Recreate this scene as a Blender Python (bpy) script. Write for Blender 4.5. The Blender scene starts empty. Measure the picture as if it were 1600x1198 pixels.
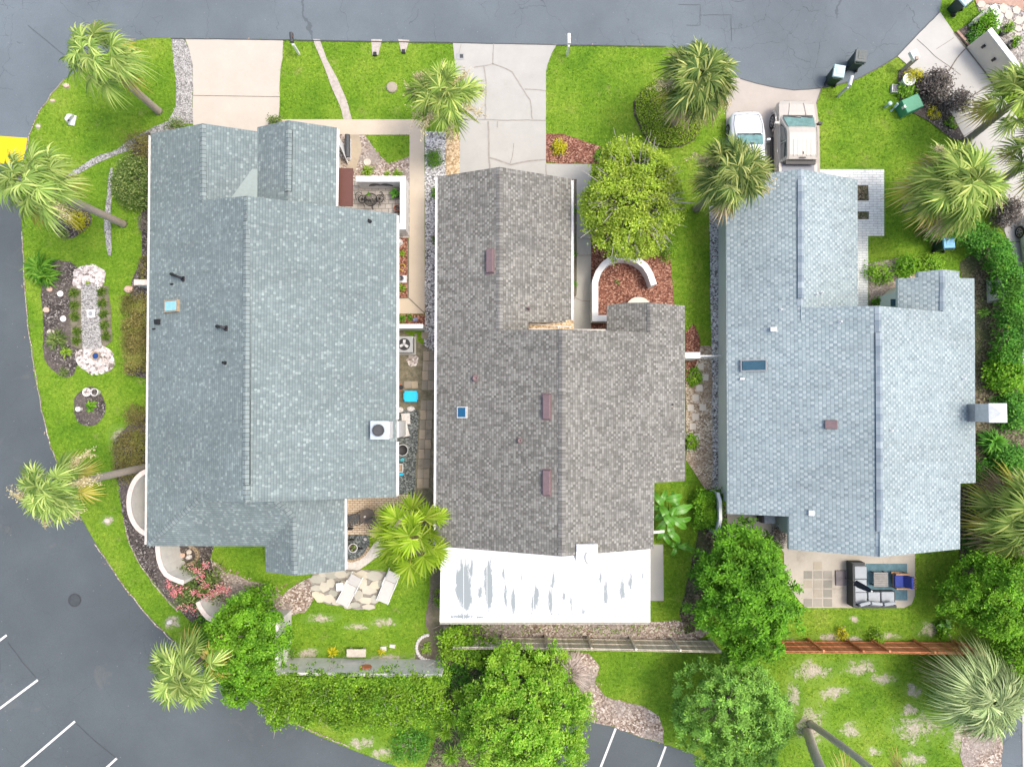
import bpy, math, random
import numpy as np
from mathutils import Vector, Matrix, noise as mnoise

scene = bpy.context.scene
COL = scene.collection
R = math.radians
CAM_H, FPX, CX, CY, NAD = 36.0, 1080.0, 800.0, 599.0, 640.0
TILT = math.atan((NAD - CY) / FPX)
RX = Matrix.Rotation(TILT, 3, 'X')
rng = np.random.default_rng(7)
random.seed(7)

# ------------------------------------------------------------------ measuring: photo pixel -> point at a known height
def ray(px, py):
    return RX @ Vector(((px - CX) / FPX, -(py - CY) / FPX, -1.0))

def P(px, py, z=0.0):
    d = ray(px, py)
    t = (z - CAM_H) / d.z
    return Vector((d.x * t, d.y * t, z))

def on_plane(px, py, pl):                     # pl = (a,b,c): z = a x + b y + c
    a, b, c = pl
    d = ray(px, py)
    t = (c - CAM_H) / (d.z - a * d.x - b * d.y)
    return Vector((d.x * t, d.y * t, CAM_H + d.z * t))

def m_at(px_len, z=0.0):
    return px_len / FPX * (CAM_H - z)

# ------------------------------------------------------------------ node materials
def new_mat(name):
    m = bpy.data.materials.new(name)
    m.use_nodes = True
    nt = m.node_tree
    return m, nt, nt.nodes['Principled BSDF']

def nd(nt, t, **kw):
    n = nt.nodes.new(t)
    for k, v in kw.items():
        if k.startswith('i_'):
            key = k[2:]
            key = int(key) if key.isdigit() else key.replace('_', ' ')
            n.inputs[key].default_value = v
        else:
            setattr(n, k, v)
    return n

def ramp(nt, stops, interp='LINEAR'):
    n = nt.nodes.new('ShaderNodeValToRGB')
    cr = n.color_ramp
    cr.interpolation = interp
    while len(cr.elements) < len(stops):
        cr.elements.new(0.5)
    for e, (p, c) in zip(cr.elements, stops):
        e.position = p
        e.color = (*c, 1) if len(c) == 3 else c
    return n

def math_n(nt, op, a, b=None, c=None):
    n = nt.nodes.new('ShaderNodeMath')
    n.operation = op
    for i, v in enumerate((a, b, c)):
        if v is None: continue
        if isinstance(v, (int, float)): n.inputs[i].default_value = v
        else: nt.links.new(v, n.inputs[i])
    return n.outputs[0]

def mixc(nt, fac, a, b, blend='MIX'):
    n = nt.nodes.new('ShaderNodeMix')
    n.data_type = 'RGBA'
    n.blend_type = blend
    for sock, v in ((n.inputs[0], fac), (n.inputs[6], a), (n.inputs[7], b)):
        if isinstance(v, (int, float)): sock.default_value = v
        elif isinstance(v, tuple): sock.default_value = (*v, 1) if len(v) == 3 else v
        else: nt.links.new(v, sock)
    return n.outputs[2]

def noise_n(nt, scale, detail=4, rough=0.6, coord=None, dist=0.0):
    n = nd(nt, 'ShaderNodeTexNoise', i_Scale=scale, i_Detail=detail, i_Roughness=rough, i_Distortion=dist)
    if coord is not None: nt.links.new(coord, n.inputs['Vector'])
    return n.outputs['Fac']

def pos(nt):
    return nt.nodes.new('ShaderNodeNewGeometry').outputs['Position']

def bump(nt, bsdf, h, strength=0.5, dist=0.02):
    b = nd(nt, 'ShaderNodeBump', i_Strength=strength, i_Distance=dist)
    nt.links.new(h, b.inputs['Height'])
    nt.links.new(b.outputs[0], bsdf.inputs['Normal'])

def plain(name, c, rough=0.6, metal=0.0, var=0.12, scale=6.0, bs=0.0, bscale=40.0, spec=None, coat=0.0):
    """one colour with weathering noise"""
    m, nt, b = new_mat(name)
    p = pos(nt)
    f = noise_n(nt, scale, 5, 0.65, p)
    lo = tuple(max(0, x * (1 - var)) for x in c)
    hi = tuple(min(1, x * (1 + var)) for x in c)
    r = ramp(nt, [(0.3, lo), (0.7, hi)])
    nt.links.new(f, r.inputs[0])
    nt.links.new(r.outputs[0], b.inputs['Base Color'])
    b.inputs['Roughness'].default_value = rough
    b.inputs['Metallic'].default_value = metal
    if spec is not None: b.inputs['Specular IOR Level'].default_value = spec
    if coat: b.inputs['Coat Weight'].default_value = coat
    if bs: bump(nt, b, noise_n(nt, bscale, 4, 0.6, p), bs, 0.01)
    return m

def speckle(name, stops, scale=18.0, big=0.6, bigc=None, rough=0.9, bs=0.6, vor=True, bdist=0.03):
    """gravel, mulch, litter: cells of different colour, plus large soft variation"""
    m, nt, b = new_mat(name)
    p = pos(nt)
    if vor:
        v = nd(nt, 'ShaderNodeTexVoronoi', i_Scale=scale)
        nt.links.new(p, v.inputs['Vector'])
        sep = nd(nt, 'ShaderNodeSeparateColor')
        nt.links.new(v.outputs['Color'], sep.inputs[0])
        f = sep.outputs[0]
        h = v.outputs['Distance']
    else:
        f = noise_n(nt, scale, 6, 0.75, p)
        h = f
    r = ramp(nt, stops)
    nt.links.new(f, r.inputs[0])
    col = r.outputs[0]
    if bigc:
        g = noise_n(nt, big, 5, 0.6, p)
        rr = ramp(nt, [(0.42, (0, 0, 0)), (0.62, (1, 1, 1))])
        nt.links.new(g, rr.inputs[0])
        col = mixc(nt, math_n(nt, 'MULTIPLY', rr.outputs[0], 0.75), col, bigc)
    nt.links.new(col, b.inputs['Base Color'])
    b.inputs['Roughness'].default_value = rough
    b.inputs['Specular IOR Level'].default_value = 0.2
    bump(nt, b, h, bs, bdist)
    return m

# ------------------------------------------------------------------ mesh building
LOC = {}

class MB:
    def __init__(s):
        s.v, s.f, s.mi = [], [], []
    def add(s, verts, faces, mi=0):
        o = len(s.v)
        s.v += [tuple(x) for x in verts]
        for f in faces:
            s.f.append(tuple(i + o for i in f)); s.mi.append(mi)
        return s
    def box(s, c, size, rz=0.0, mi=0, top=1.0, M=None):
        """box centred on c in plan and height; top scales the upper face"""
        x, y, z = size[0] / 2, size[1] / 2, size[2] / 2
        vs = [(-x, -y, -z), (x, -y, -z), (x, y, -z), (-x, y, -z), (-x * top, -y * top, z), (x * top, -y * top, z), (x * top, y * top, z), (-x * top, y * top, z)]
        ca, sa = math.cos(rz), math.sin(rz)
        out = []
        for a, b_, c_ in vs:
            q = Vector((a, b_, c_))
            if M is not None: q = M @ q
            out.append((c[0] + q.x * ca - q.y * sa, c[1] + q.x * sa + q.y * ca, c[2] + q.z))
        return s.add(out, [(0, 3, 2, 1), (4, 5, 6, 7), (0, 1, 5, 4), (1, 2, 6, 5), (2, 3, 7, 6), (3, 0, 4, 7)], mi)
    def tube(s, pts, rad, n=8, mi=0, caps=True):
        pts = [Vector(p) for p in pts]
        if isinstance(rad, (int, float)): rad = [rad] * len(pts)
        rings = []
        for i, p in enumerate(pts):
            d = (pts[min(i + 1, len(pts) - 1)] - pts[max(i - 1, 0)])
            if d.length < 1e-7: d = Vector((0, 0, 1))
            d.normalize()
            u = d.cross(Vector((0, 0, 1)) if abs(d.z) < 0.95 else Vector((0, 1, 0))).normalized()
            w = d.cross(u)
            rings.append([p + (u * math.cos(2 * math.pi * k / n) + w * math.sin(2 * math.pi * k / n)) * rad[i] for k in range(n)])
        vs = [q for r_ in rings for q in r_]
        fs = []
        for i in range(len(pts) - 1):
            for k in range(n):
                a, b_ = i * n + k, i * n + (k + 1) % n
                fs.append((a, b_, b_ + n, a + n))
        if caps:
            fs.append(tuple(range(n))[::-1])
            fs.append(tuple((len(pts) - 1) * n + k for k in range(n)))
        return s.add(vs, fs, mi)
    def lathe(s, base, prof, n=20, mi=0, M=None):
        vs, fs = [], []
        for r_, z in prof:
            for k in range(n):
                a = 2 * math.pi * k / n
                q = Vector((r_ * math.cos(a), r_ * math.sin(a), z))
                if M is not None: q = M @ q
                vs.append((base[0] + q.x, base[1] + q.y, base[2] + q.z))
        for i in range(len(prof) - 1):
            for k in range(n):
                a, b_ = i * n + k, i * n + (k + 1) % n
                fs.append((a, b_, b_ + n, a + n))
        fs.append(tuple(range(n))[::-1])
        fs.append(tuple((len(prof) - 1) * n + k for k in range(n)))
        return s.add(vs, fs, mi)
    def prism(s, poly, h, mi=0, dz=None):
        """poly: points; extruded up by h (or down if negative)"""
        n = len(poly)
        lo = [Vector(p) for p in poly]
        hi = [p + Vector((0, 0, h)) for p in lo]
        fs = [tuple(range(n))[::-1], tuple(range(n, 2 * n))]
        for i in range(n):
            j = (i + 1) % n
            fs.append((i, j, j + n, i + n))
        return s.add(lo + hi, fs, mi)
    def loft(s, secs, mi=0, closed=True, caps=True):
        n = len(secs[0])
        vs = [q for r_ in secs for q in r_]
        fs = []
        for i in range(len(secs) - 1):
            for k in range(n if closed else n - 1):
                a, b_ = i * n + k, i * n + (k + 1) % n
                fs.append((a, b_, b_ + n, a + n))
        if caps and closed:
            fs.append(tuple(range(n))[::-1]); fs.append(tuple((len(secs) - 1) * n + k for k in range(n)))
        return s.add(vs, fs, mi)
    def ball(s, c, r_, n=10, m=7, mi=0, sc=(1, 1, 1)):
        prof = [(max(1e-3, r_ * math.sin(math.pi * i / m)), -r_ * math.cos(math.pi * i / m)) for i in range(m + 1)]
        M = Matrix.Diagonal(sc)
        return s.lathe(c, prof, n, mi, M)
    def xform(s, M):
        s.v = [tuple(M @ Vector(q)) for q in s.v]
        return s
    def build(s, name, mats, parent=None, smooth=False, bevel=0.0, loc=None, uvs=None, solid=0.0):
        off = LOC.get(parent, Vector((0, 0, 0))) if parent else (Vector(loc) if loc is not None else Vector((0, 0, 0)))
        me = bpy.data.meshes.new(name)
        me.from_pydata([(a - off.x, b_ - off.y, c - off.z) for a, b_, c in s.v], [], s.f)
        if not isinstance(mats, (list, tuple)): mats = [mats]
        for m in mats: me.materials.append(m)
        if len(mats) > 1: me.polygons.foreach_set('material_index', s.mi)
        if uvs is not None:
            uv = me.uv_layers.new(name='UVMap')
            flat = [c for q in uvs for c in q]
            uv.data.foreach_set('uv', flat)
        if smooth: me.polygons.foreach_set('use_smooth', [True] * len(me.polygons))
        me.update()
        return link(name, me, parent, off if not parent else None, bevel, solid)

def link(name, me, parent=None, loc=None, bevel=0.0, solid=0.0):
    o = bpy.data.objects.new(name, me)
    COL.objects.link(o)
    if parent:
        o.parent = parent
        LOC[o] = LOC.get(parent, Vector((0, 0, 0)))
    elif loc is not None:
        o.location = loc
        LOC[o] = Vector(loc)
    if solid:
        md = o.modifiers.new('Solid', 'SOLIDIFY'); md.thickness = solid; md.offset = 1
    if bevel:
        md = o.modifiers.new('Bevel', 'BEVEL'); md.width = bevel; md.segments = 2; md.limit_method = 'ANGLE'
    return o

def np_mesh(name, V, F, mats, parent=None, loc=None, mi=None, smooth=False):
    off = LOC.get(parent, Vector((0, 0, 0))) if parent else (Vector(loc) if loc is not None else Vector((0, 0, 0)))
    me = bpy.data.meshes.new(name)
    V = np.asarray(V, dtype=np.float64) - np.array(off)
    F = np.asarray(F, dtype=np.int32)
    n, k = F.shape
    me.vertices.add(len(V)); me.vertices.foreach_set('co', V.astype(np.float32).ravel())
    me.loops.add(n * k); me.loops.foreach_set('vertex_index', F.ravel())
    me.polygons.add(n)
    me.polygons.foreach_set('loop_start', np.arange(0, n * k, k, dtype=np.int32))
    me.polygons.foreach_set('loop_total', np.full(n, k, dtype=np.int32))
    if not isinstance(mats, (list, tuple)): mats = [mats]
    for m in mats: me.materials.append(m)
    if mi is not None: me.polygons.foreach_set('material_index', np.asarray(mi, dtype=np.int32))
    if smooth: me.polygons.foreach_set('use_smooth', np.ones(n, dtype=bool))
    me.update(calc_edges=True)
    me.validate()
    return link(name, me, parent, off if not parent else None)

def tag(o, label=None, cat=None, group=None, kind=None):
    if label: o['label'] = label
    if cat: o['category'] = cat
    if group: o['group'] = group
    if kind: o['kind'] = kind
    return o

def thing(name, label, cat, loc, group=None):
    o = bpy.data.objects.new(name, None)
    COL.objects.link(o)
    o.empty_display_size = 0.3
    o.location = loc
    LOC[o] = Vector(loc)
    return tag(o, label, cat, group)

def one(name, mb, mats, label, cat, loc, group=None, **kw):
    return tag(mb.build(name, mats, loc=loc, **kw), label, cat, group)

# ------------------------------------------------------------------ ground sheets
NSH = [0]
EXCL = []            # plan polygons where no lawn grass grows

def roughen(pts, amp, step=0.35, seed=0.0):
    out = []
    n = len(pts)
    for i in range(n):
        a, b_ = pts[i], pts[(i + 1) % n]
        k = max(1, int((b_ - a).length / step))
        for j in range(k):
            q = a.lerp(b_, j / k)
            d = mnoise.noise_vector(q * 1.3 + Vector((seed, 3.1, 7.7))) + 0.6 * mnoise.noise_vector(q * 4.0 + Vector((1.7, seed, 2.2)))
            out.append(q + Vector((d.x, d.y, 0)) * amp)
    return out

def smooth_poly(pts, it=2):
    for _ in range(it):
        out = []
        n = len(pts)
        for i in range(n):
            a, b_ = pts[i], pts[(i + 1) % n]
            out += [a.lerp(b_, 0.25), a.lerp(b_, 0.75)]
        pts = out
    return pts

def sheet(name, pts, lvl, mat, amp=0.0, sm=0, excl=True, kind='structure', label=None, px=True, cat=None):
    w = [P(*q) for q in pts] if px else pts
    if sm: w = smooth_poly(w, sm)
    if amp: w = roughen(w, amp, 0.3, lvl)
    if excl: EXCL.append(np.array([(q.x, q.y) for q in w]))
    NSH[0] += 1
    z = 0.012 * lvl + 0.0001 * NSH[0]          # every sheet lies on its own level
    mb = MB()
    mb.add([(q.x, q.y, z) for q in w], [tuple(range(len(w)))])
    o = mb.build(name, mat)
    if o.data.polygons[0].normal.z < 0:
        o.data.flip_normals()
    return tag(o, label, cat, kind=kind)

def blob(px, py, rx, ry, n=14, rot=0.0, jit=0.15):
    out = []
    for k in range(n):
        a = 2 * math.pi * k / n
        f = 1 + random.uniform(-jit, jit)
        x, y = rx * math.cos(a) * f, ry * math.sin(a) * f
        out.append((px + x * math.cos(rot) - y * math.sin(rot), py + x * math.sin(rot) + y * math.cos(rot)))
    return out

def in_poly(pt, poly):
    x, y = pt[:, 0], pt[:, 1]
    ins = np.zeros(len(pt), bool)
    n = len(poly)
    bx0, by0 = poly.min(0); bx1, by1 = poly.max(0)
    sel = np.where((x >= bx0) & (x <= bx1) & (y >= by0) & (y <= by1))[0]
    if len(sel) == 0: return ins
    xs, ys = x[sel], y[sel]
    r_ = np.zeros(len(sel), bool)
    j = n - 1
    for i in range(n):
        xi, yi = poly[i]; xj, yj = poly[j]
        if yi != yj:
            c = ((yi > ys) != (yj > ys)) & (xs < (xj - xi) * (ys - yi) / (yj - yi) + xi)
            r_ ^= c
        j = i
    ins[sel] = r_
    return ins

def ribbon(mb, pts, w, z):
    """a thin flat strip along points (w: width or widths)"""
    pts = [Vector((q[0], q[1], z)) for q in pts]
    L, Rr = [], []
    for i, q in enumerate(pts):
        d = pts[min(i + 1, len(pts) - 1)] - pts[max(i - 1, 0)]
        d.normalize()
        s = Vector((-d.y, d.x, 0))
        ww = w[i] if isinstance(w, (list, tuple)) else w
        L.append(q + s * ww / 2); Rr.append(q - s * ww / 2)
    n = len(pts)
    mb.add(L + Rr, [(i + n, i + 1 + n, i + 1, i) for i in range(n - 1)])

def wiggle(px_pts, amp=0.05, step=0.25):
    w = [P(*q) for q in px_pts]
    out = []
    for a, b_ in zip(w, w[1:]):
        k = max(1, int((b_ - a).length / step))
        for j in range(k):
            q = a.lerp(b_, j / k)
            d = mnoise.noise_vector(q * 2.1)
            out.append(q + Vector((d.x, d.y, 0)) * amp)
    out.append(w[-1])
    return out
# ------------------------------------------------------------------ world, light, camera
SUN_EL, SUN_AZ_OFF = R(66), R(8)
world = bpy.data.worlds.new('World')
scene.world = world
world.use_nodes = True
wn = world.node_tree
sky = wn.nodes.new('ShaderNodeTexSky')
sky.sky_type = 'NISHITA'
sky.sun_disc = False
sky.sun_elevation = SUN_EL
sky.sun_rotation = R(90) - SUN_AZ_OFF
sky.dust_density = 5.0
sky.air_density = 1.0
sky.ozone_density = 1.0
bg = wn.nodes['Background']
wn.links.new(sky.outputs[0], bg.inputs[0])
bg.inputs[1].default_value = 0.15

sd = bpy.data.lights.new('sun', 'SUN')
sd.energy = 0.82
sd.angle = R(15)
sd.color = (1.0, 0.955, 0.88)
so = bpy.data.objects.new('sun', sd)
COL.objects.link(so)
so.rotation_euler = (0, math.pi / 2 - SUN_EL, SUN_AZ_OFF)

cam = bpy.data.cameras.new('camera')
cam.sensor_width = 36.0
cam.lens = 36.0 * FPX / 1600.0
cam.clip_end = 2000
co = bpy.data.objects.new('camera', cam)
COL.objects.link(co)
co.location = (0, 0, CAM_H)
co.rotation_euler = (TILT, 0, 0)
scene.camera = co
vs = scene.view_settings
vs.view_transform = 'Standard'
vs.look = 'None'
vs.exposure = 0.98
vs.gamma = 1.0
vs.use_curve_mapping = False

# ------------------------------------------------------------------ materials
def shingle(name, stops, row=0.135, tab=0.21, line=0.28, regular=0.0, alt=0.4, big=0.25, stain=None, turn=False):
    """laminated shingles: courses along the eave, tabs of random tone, a butt edge with painted shadow at each course"""
    m, nt, b = new_mat(name)
    uv = nt.nodes.new('ShaderNodeUVMap')
    sp = nd(nt, 'ShaderNodeSeparateXYZ')
    nt.links.new(uv.outputs[0], sp.inputs[0])
    U, V = (sp.outputs[1], sp.outputs[0]) if turn else (sp.outputs[0], sp.outputs[1])
    ur = math_n(nt, 'DIVIDE', U, row)
    r_i = math_n(nt, 'FLOOR', ur)
    fr = math_n(nt, 'FRACT', ur)
    w1 = nd(nt, 'ShaderNodeTexWhiteNoise', noise_dimensions='1D')
    nt.links.new(r_i, w1.inputs['W'])
    # tab boundary wobble so that tabs have unequal widths
    vv = math_n(nt, 'ADD', math_n(nt, 'DIVIDE', V, tab), math_n(nt, 'MULTIPLY', w1.outputs[0], 37.0) if not regular else math_n(nt, 'MODULO', math_n(nt, 'ADD', r_i, 1000.0), 2.0))
    if not regular:
        cmb0 = nd(nt, 'ShaderNodeCombineXYZ')
        nt.links.new(math_n(nt, 'MULTIPLY', vv, 0.8), cmb0.inputs[0]); nt.links.new(math_n(nt, 'MULTIPLY', r_i, 3.17), cmb0.inputs[1])
        wob = noise_n(nt, 1.0, 1, 0.5, cmb0.outputs[0])
        vv = math_n(nt, 'ADD', vv, math_n(nt, 'MULTIPLY', wob, 0.9))
    t_i = math_n(nt, 'FLOOR', vv)
    tf = math_n(nt, 'FRACT', vv)
    cmb = nd(nt, 'ShaderNodeCombineXYZ')
    nt.links.new(r_i, cmb.inputs[0]); nt.links.new(t_i, cmb.inputs[1])
    w2 = nd(nt, 'ShaderNodeTexWhiteNoise', noise_dimensions='2D')
    nt.links.new(cmb.outputs[0], w2.inputs['Vector'])
    f = w2.outputs['Value']
    if regular:
        alt_ = math_n(nt, 'MULTIPLY', math_n(nt, 'PINGPONG', t_i, 1.0), alt)
        f = math_n(nt, 'ADD', alt_, math_n(nt, 'MULTIPLY', f, 1.0 - alt))
    rp = ramp(nt, stops)
    nt.links.new(f, rp.inputs[0])
    col = rp.outputs[0]
    p = pos(nt)
    g = noise_n(nt, big, 5, 0.65, p)
    rr = ramp(nt, [(0.3, (0.86, 0.86, 0.86)), (0.7, (1.08, 1.08, 1.08))])
    nt.links.new(g, rr.inputs[0])
    col = mixc(nt, 1.0, col, rr.outputs[0], 'MULTIPLY')
    cs = nd(nt, 'ShaderNodeCombineXYZ')
    nt.links.new(math_n(nt, 'MULTIPLY', U, 0.3), cs.inputs[0]); nt.links.new(math_n(nt, 'MULTIPLY', V, 2.4), cs.inputs[1])
    sk = noise_n(nt, 1.0, 6, 0.7, cs.outputs[0], 0.3)
    rk = ramp(nt, [(0.25, (0.87, 0.86, 0.85)), (0.5, (1, 1, 1)), (0.8, (1.07, 1.07, 1.06))]); nt.links.new(sk, rk.inputs[0])
    col = mixc(nt, 1.0, col, rk.outputs[0], 'MULTIPLY')
    gr = noise_n(nt, 60, 2, 0.7, p)
    rg = ramp(nt, [(0.25, (0.86, 0.86, 0.86)), (0.75, (1.1, 1.1, 1.1))])
    nt.links.new(gr, rg.inputs[0])
    col = mixc(nt, 1.0, col, rg.outputs[0], 'MULTIPLY')
    if stain:
        sx = noise_n(nt, 0.55, 4, 0.6, p)
        rs = ramp(nt, [(0.55, (0, 0, 0)), (0.72, (1, 1, 1))])
        nt.links.new(sx, rs.inputs[0])
        col = mixc(nt, math_n(nt, 'MULTIPLY', rs.outputs[0], 0.55), col, stain)
    # course line (shadow under the butt, painted into the colour) and tab cut-outs
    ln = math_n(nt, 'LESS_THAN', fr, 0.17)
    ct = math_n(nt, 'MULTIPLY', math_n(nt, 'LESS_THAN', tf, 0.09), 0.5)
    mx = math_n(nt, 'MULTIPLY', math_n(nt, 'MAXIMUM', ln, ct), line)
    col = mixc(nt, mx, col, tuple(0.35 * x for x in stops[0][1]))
    nt.links.new(col, b.inputs['Base Color'])
    b.inputs['Roughness'].default_value = 0.85
    b.inputs['Specular IOR Level'].default_value = 0.25
    h = math_n(nt, 'ADD', math_n(nt, 'SUBTRACT', 1.0, fr), math_n(nt, 'MULTIPLY', f, 0.4))
    bump(nt, b, h, 0.55, 0.012)
    return m

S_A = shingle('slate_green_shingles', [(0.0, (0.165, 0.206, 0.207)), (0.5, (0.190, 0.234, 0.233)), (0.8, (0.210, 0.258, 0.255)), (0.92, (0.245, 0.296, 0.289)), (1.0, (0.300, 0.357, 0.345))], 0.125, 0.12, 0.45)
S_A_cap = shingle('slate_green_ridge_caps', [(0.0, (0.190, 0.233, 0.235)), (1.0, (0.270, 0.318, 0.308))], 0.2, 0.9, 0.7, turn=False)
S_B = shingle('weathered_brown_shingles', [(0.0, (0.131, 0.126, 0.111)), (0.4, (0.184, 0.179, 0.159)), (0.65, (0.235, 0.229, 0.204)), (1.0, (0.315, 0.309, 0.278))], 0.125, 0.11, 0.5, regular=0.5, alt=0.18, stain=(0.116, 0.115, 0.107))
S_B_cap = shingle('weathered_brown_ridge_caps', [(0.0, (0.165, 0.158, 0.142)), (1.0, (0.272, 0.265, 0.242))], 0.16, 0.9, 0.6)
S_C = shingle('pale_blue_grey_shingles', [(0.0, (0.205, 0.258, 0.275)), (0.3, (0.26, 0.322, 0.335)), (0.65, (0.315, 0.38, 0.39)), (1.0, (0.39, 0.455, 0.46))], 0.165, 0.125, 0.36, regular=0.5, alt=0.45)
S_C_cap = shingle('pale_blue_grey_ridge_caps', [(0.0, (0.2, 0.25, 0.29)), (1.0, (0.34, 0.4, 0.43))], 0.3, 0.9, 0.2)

MT = {}
MT['white'] = plain('white_paint', (0.78, 0.78, 0.76), 0.5, var=0.05)
MT['fascia_a'] = plain('white_fascia', (0.72, 0.7, 0.66), 0.55, var=0.08)
MT['fascia_c'] = plain('pale_teal_fascia', (0.42, 0.47, 0.46), 0.55, var=0.08)
MT['fascia_b'] = plain('grey_drip_edge', (0.35, 0.33, 0.3), 0.55, var=0.08)
MT['stucco_white'] = plain('white_stucco', (0.66, 0.66, 0.65), 0.85, var=0.08, bs=0.3)
MT['stucco_beige'] = plain('beige_stucco', (0.66, 0.61, 0.52), 0.85, var=0.07, scale=1.5, bs=0.3)
MT['stucco_grey'] = plain('pale_grey_stucco', (0.7, 0.68, 0.65), 0.85, var=0.1, scale=2.0, bs=0.3)
MT['stucco_teal'] = plain('pale_teal_stucco', (0.55, 0.62, 0.61), 0.85, var=0.05, scale=2, bs=0.3)
MT['pinkcap'] = plain('weathered_wall_cap', (0.62, 0.53, 0.47), 0.85, var=0.14, scale=7)
MT['black'] = plain('black_plastic', (0.016, 0.016, 0.018), 0.45, var=0.2)
MT['dark'] = plain('dark_grey_metal', (0.05, 0.053, 0.056), 0.5, var=0.2)
MT['iron'] = plain('black_wrought_iron', (0.02, 0.02, 0.02), 0.5, 0.4)
MT['steel'] = plain('galvanised_steel', (0.68, 0.69, 0.69), 0.4, 0.2, var=0.12)
MT['grey'] = plain('grey_metal', (0.33, 0.34, 0.34), 0.5, 0.2)
MT['ltgrey'] = plain('light_grey_metal', (0.52, 0.53, 0.52), 0.5, 0.1)
MT['mauve'] = plain('brown_mauve_metal', (0.2, 0.135, 0.135), 0.5, 0.1)
MT['brownroof'] = plain('dark_red_brown_metal_roof', (0.115, 0.042, 0.03), 0.5, var=0.1)
MT['skyblue'] = plain('sky_blue_dome', (0.28, 0.56, 0.66), 0.15, var=0.1, spec=0.6)
MT['deepblue'] = plain('deep_blue_dome', (0.012, 0.1, 0.2), 0.12, var=0.1, spec=0.6)
MT['slateglass'] = plain('slate_blue_glazing', (0.04, 0.1, 0.14), 0.12, var=0.15, spec=0.6)
MT['tan'] = plain('tan_wood', (0.36, 0.27, 0.17), 0.7, var=0.2)
MT['terracotta'] = plain('terracotta', (0.38, 0.15, 0.09), 0.8, var=0.2)
MT['rubber'] = plain('tyre_rubber', (0.018, 0.018, 0.018), 0.8)
MT['alloy'] = plain('alloy_rim', (0.42, 0.42, 0.43), 0.35, 0.8)
MT['glass_car'] = plain('tinted_car_glass', (0.03, 0.05, 0.05), 0.05, var=0.1, spec=0.8)
MT['glass_teal'] = plain('green_tinted_windscreen', (0.14, 0.27, 0.26), 0.06, var=0.35, scale=3, spec=0.8)
MT['glass_win'] = plain('window_glass', (0.04, 0.055, 0.06), 0.05, var=0.1, spec=0.8)
MT['carwhite'] = plain('white_car_paint', (0.7, 0.73, 0.75), 0.28, var=0.03, coat=0.5)
MT['carbeige'] = plain('champagne_truck_paint', (0.45, 0.415, 0.365), 0.35, var=0.04, coat=0.4)
MT['cargrey'] = plain('pale_grey_car_paint', (0.55, 0.57, 0.59), 0.3, var=0.04, coat=0.5)
MT['bark_palm'] = speckle('palm_trunk_bark', [(0.2, (0.27, 0.22, 0.17)), (0.5, (0.4, 0.34, 0.28)), (0.8, (0.52, 0.46, 0.39))], 14, rough=0.95, bs=0.7, vor=False)
MT['bark_pale'] = speckle('pale_palm_bark', [(0.2, (0.36, 0.32, 0.26)), (0.5, (0.52, 0.47, 0.39)), (0.8, (0.66, 0.6, 0.52))], 12, rough=0.95, bs=0.7, vor=False)
MT['bark_grey'] = speckle('grey_palm_bark', [(0.2, (0.17, 0.145, 0.12)), (0.5, (0.28, 0.25, 0.21)), (0.8, (0.42, 0.38, 0.33))], 16, rough=0.95, bs=0.8, vor=False)
MT['bark'] = speckle('tree_bark', [(0.2, (0.16, 0.13, 0.1)), (0.8, (0.36, 0.32, 0.27))], 12, rough=0.95, bs=0.6, vor=False)
MT['twig'] = plain('pale_grey_twigs', (0.4, 0.37, 0.33), 0.9, var=0.2)
MT['conc_beige'] = None
MT['navy'] = plain('navy_canvas', (0.015, 0.025, 0.06), 0.85, var=0.2)
MT['cushion'] = plain('light_grey_cushion', (0.36, 0.39, 0.41), 0.9, var=0.06, bs=0.2)
MT['wicker'] = plain('dark_wicker', (0.06, 0.065, 0.066), 0.8, var=0.3, scale=40, bs=0.5)
MT['bluecush'] = plain('royal_blue_cushion', (0.03, 0.05, 0.25), 0.85, var=0.12)
MT['teak'] = plain('teak_wood', (0.36, 0.2, 0.1), 0.6, var=0.25)
MT['mesh_grey'] = plain('pale_sling_fabric', (0.52, 0.5, 0.46), 0.8, var=0.05)
MT['cyan'] = plain('cyan_plastic', (0.0, 0.5, 0.78), 0.45, var=0.05)
MT['teal'] = plain('teal_glaze', (0.06, 0.33, 0.38), 0.35, var=0.3)
MT['stone'] = speckle('pale_stone', [(0.2, (0.42, 0.36, 0.29)), (0.8, (0.66, 0.6, 0.52))], 9, rough=0.9, vor=False)
MT['pink_stone'] = speckle('pink_stone', [(0.2, (0.5, 0.33, 0.24)), (0.8, (0.7, 0.52, 0.42))], 9, rough=0.9, vor=False)
MT['shellrock'] = speckle('white_shell_rock', [(0.2, (0.4, 0.37, 0.34)), (0.8, (0.78, 0.75, 0.72))], 12, rough=0.9, vor=False)
MT['disc_white'] = plain('white_plastic', (0.82, 0.8, 0.76), 0.5, var=0.04)
MT['bin_green'] = plain('dark_green_plastic', (0.012, 0.035, 0.03), 0.5, var=0.2)
MT['bin_blue'] = plain('blue_plastic', (0.05, 0.22, 0.42), 0.5, var=0.12)
MT['lid_teal'] = plain('pale_teal_plastic_lid', (0.4, 0.55, 0.55), 0.5, var=0.08)
MT['lid_dark'] = plain('faded_black_lid', (0.1, 0.115, 0.11), 0.55, var=0.2)
MT['utility'] = plain('utility_green_paint', (0.06, 0.27, 0.15), 0.5, var=0.1)
MT['yellowpaint'] = None
MT['orange'] = plain('orange_clay', (0.55, 0.17, 0.07), 0.8, var=0.15)

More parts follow.
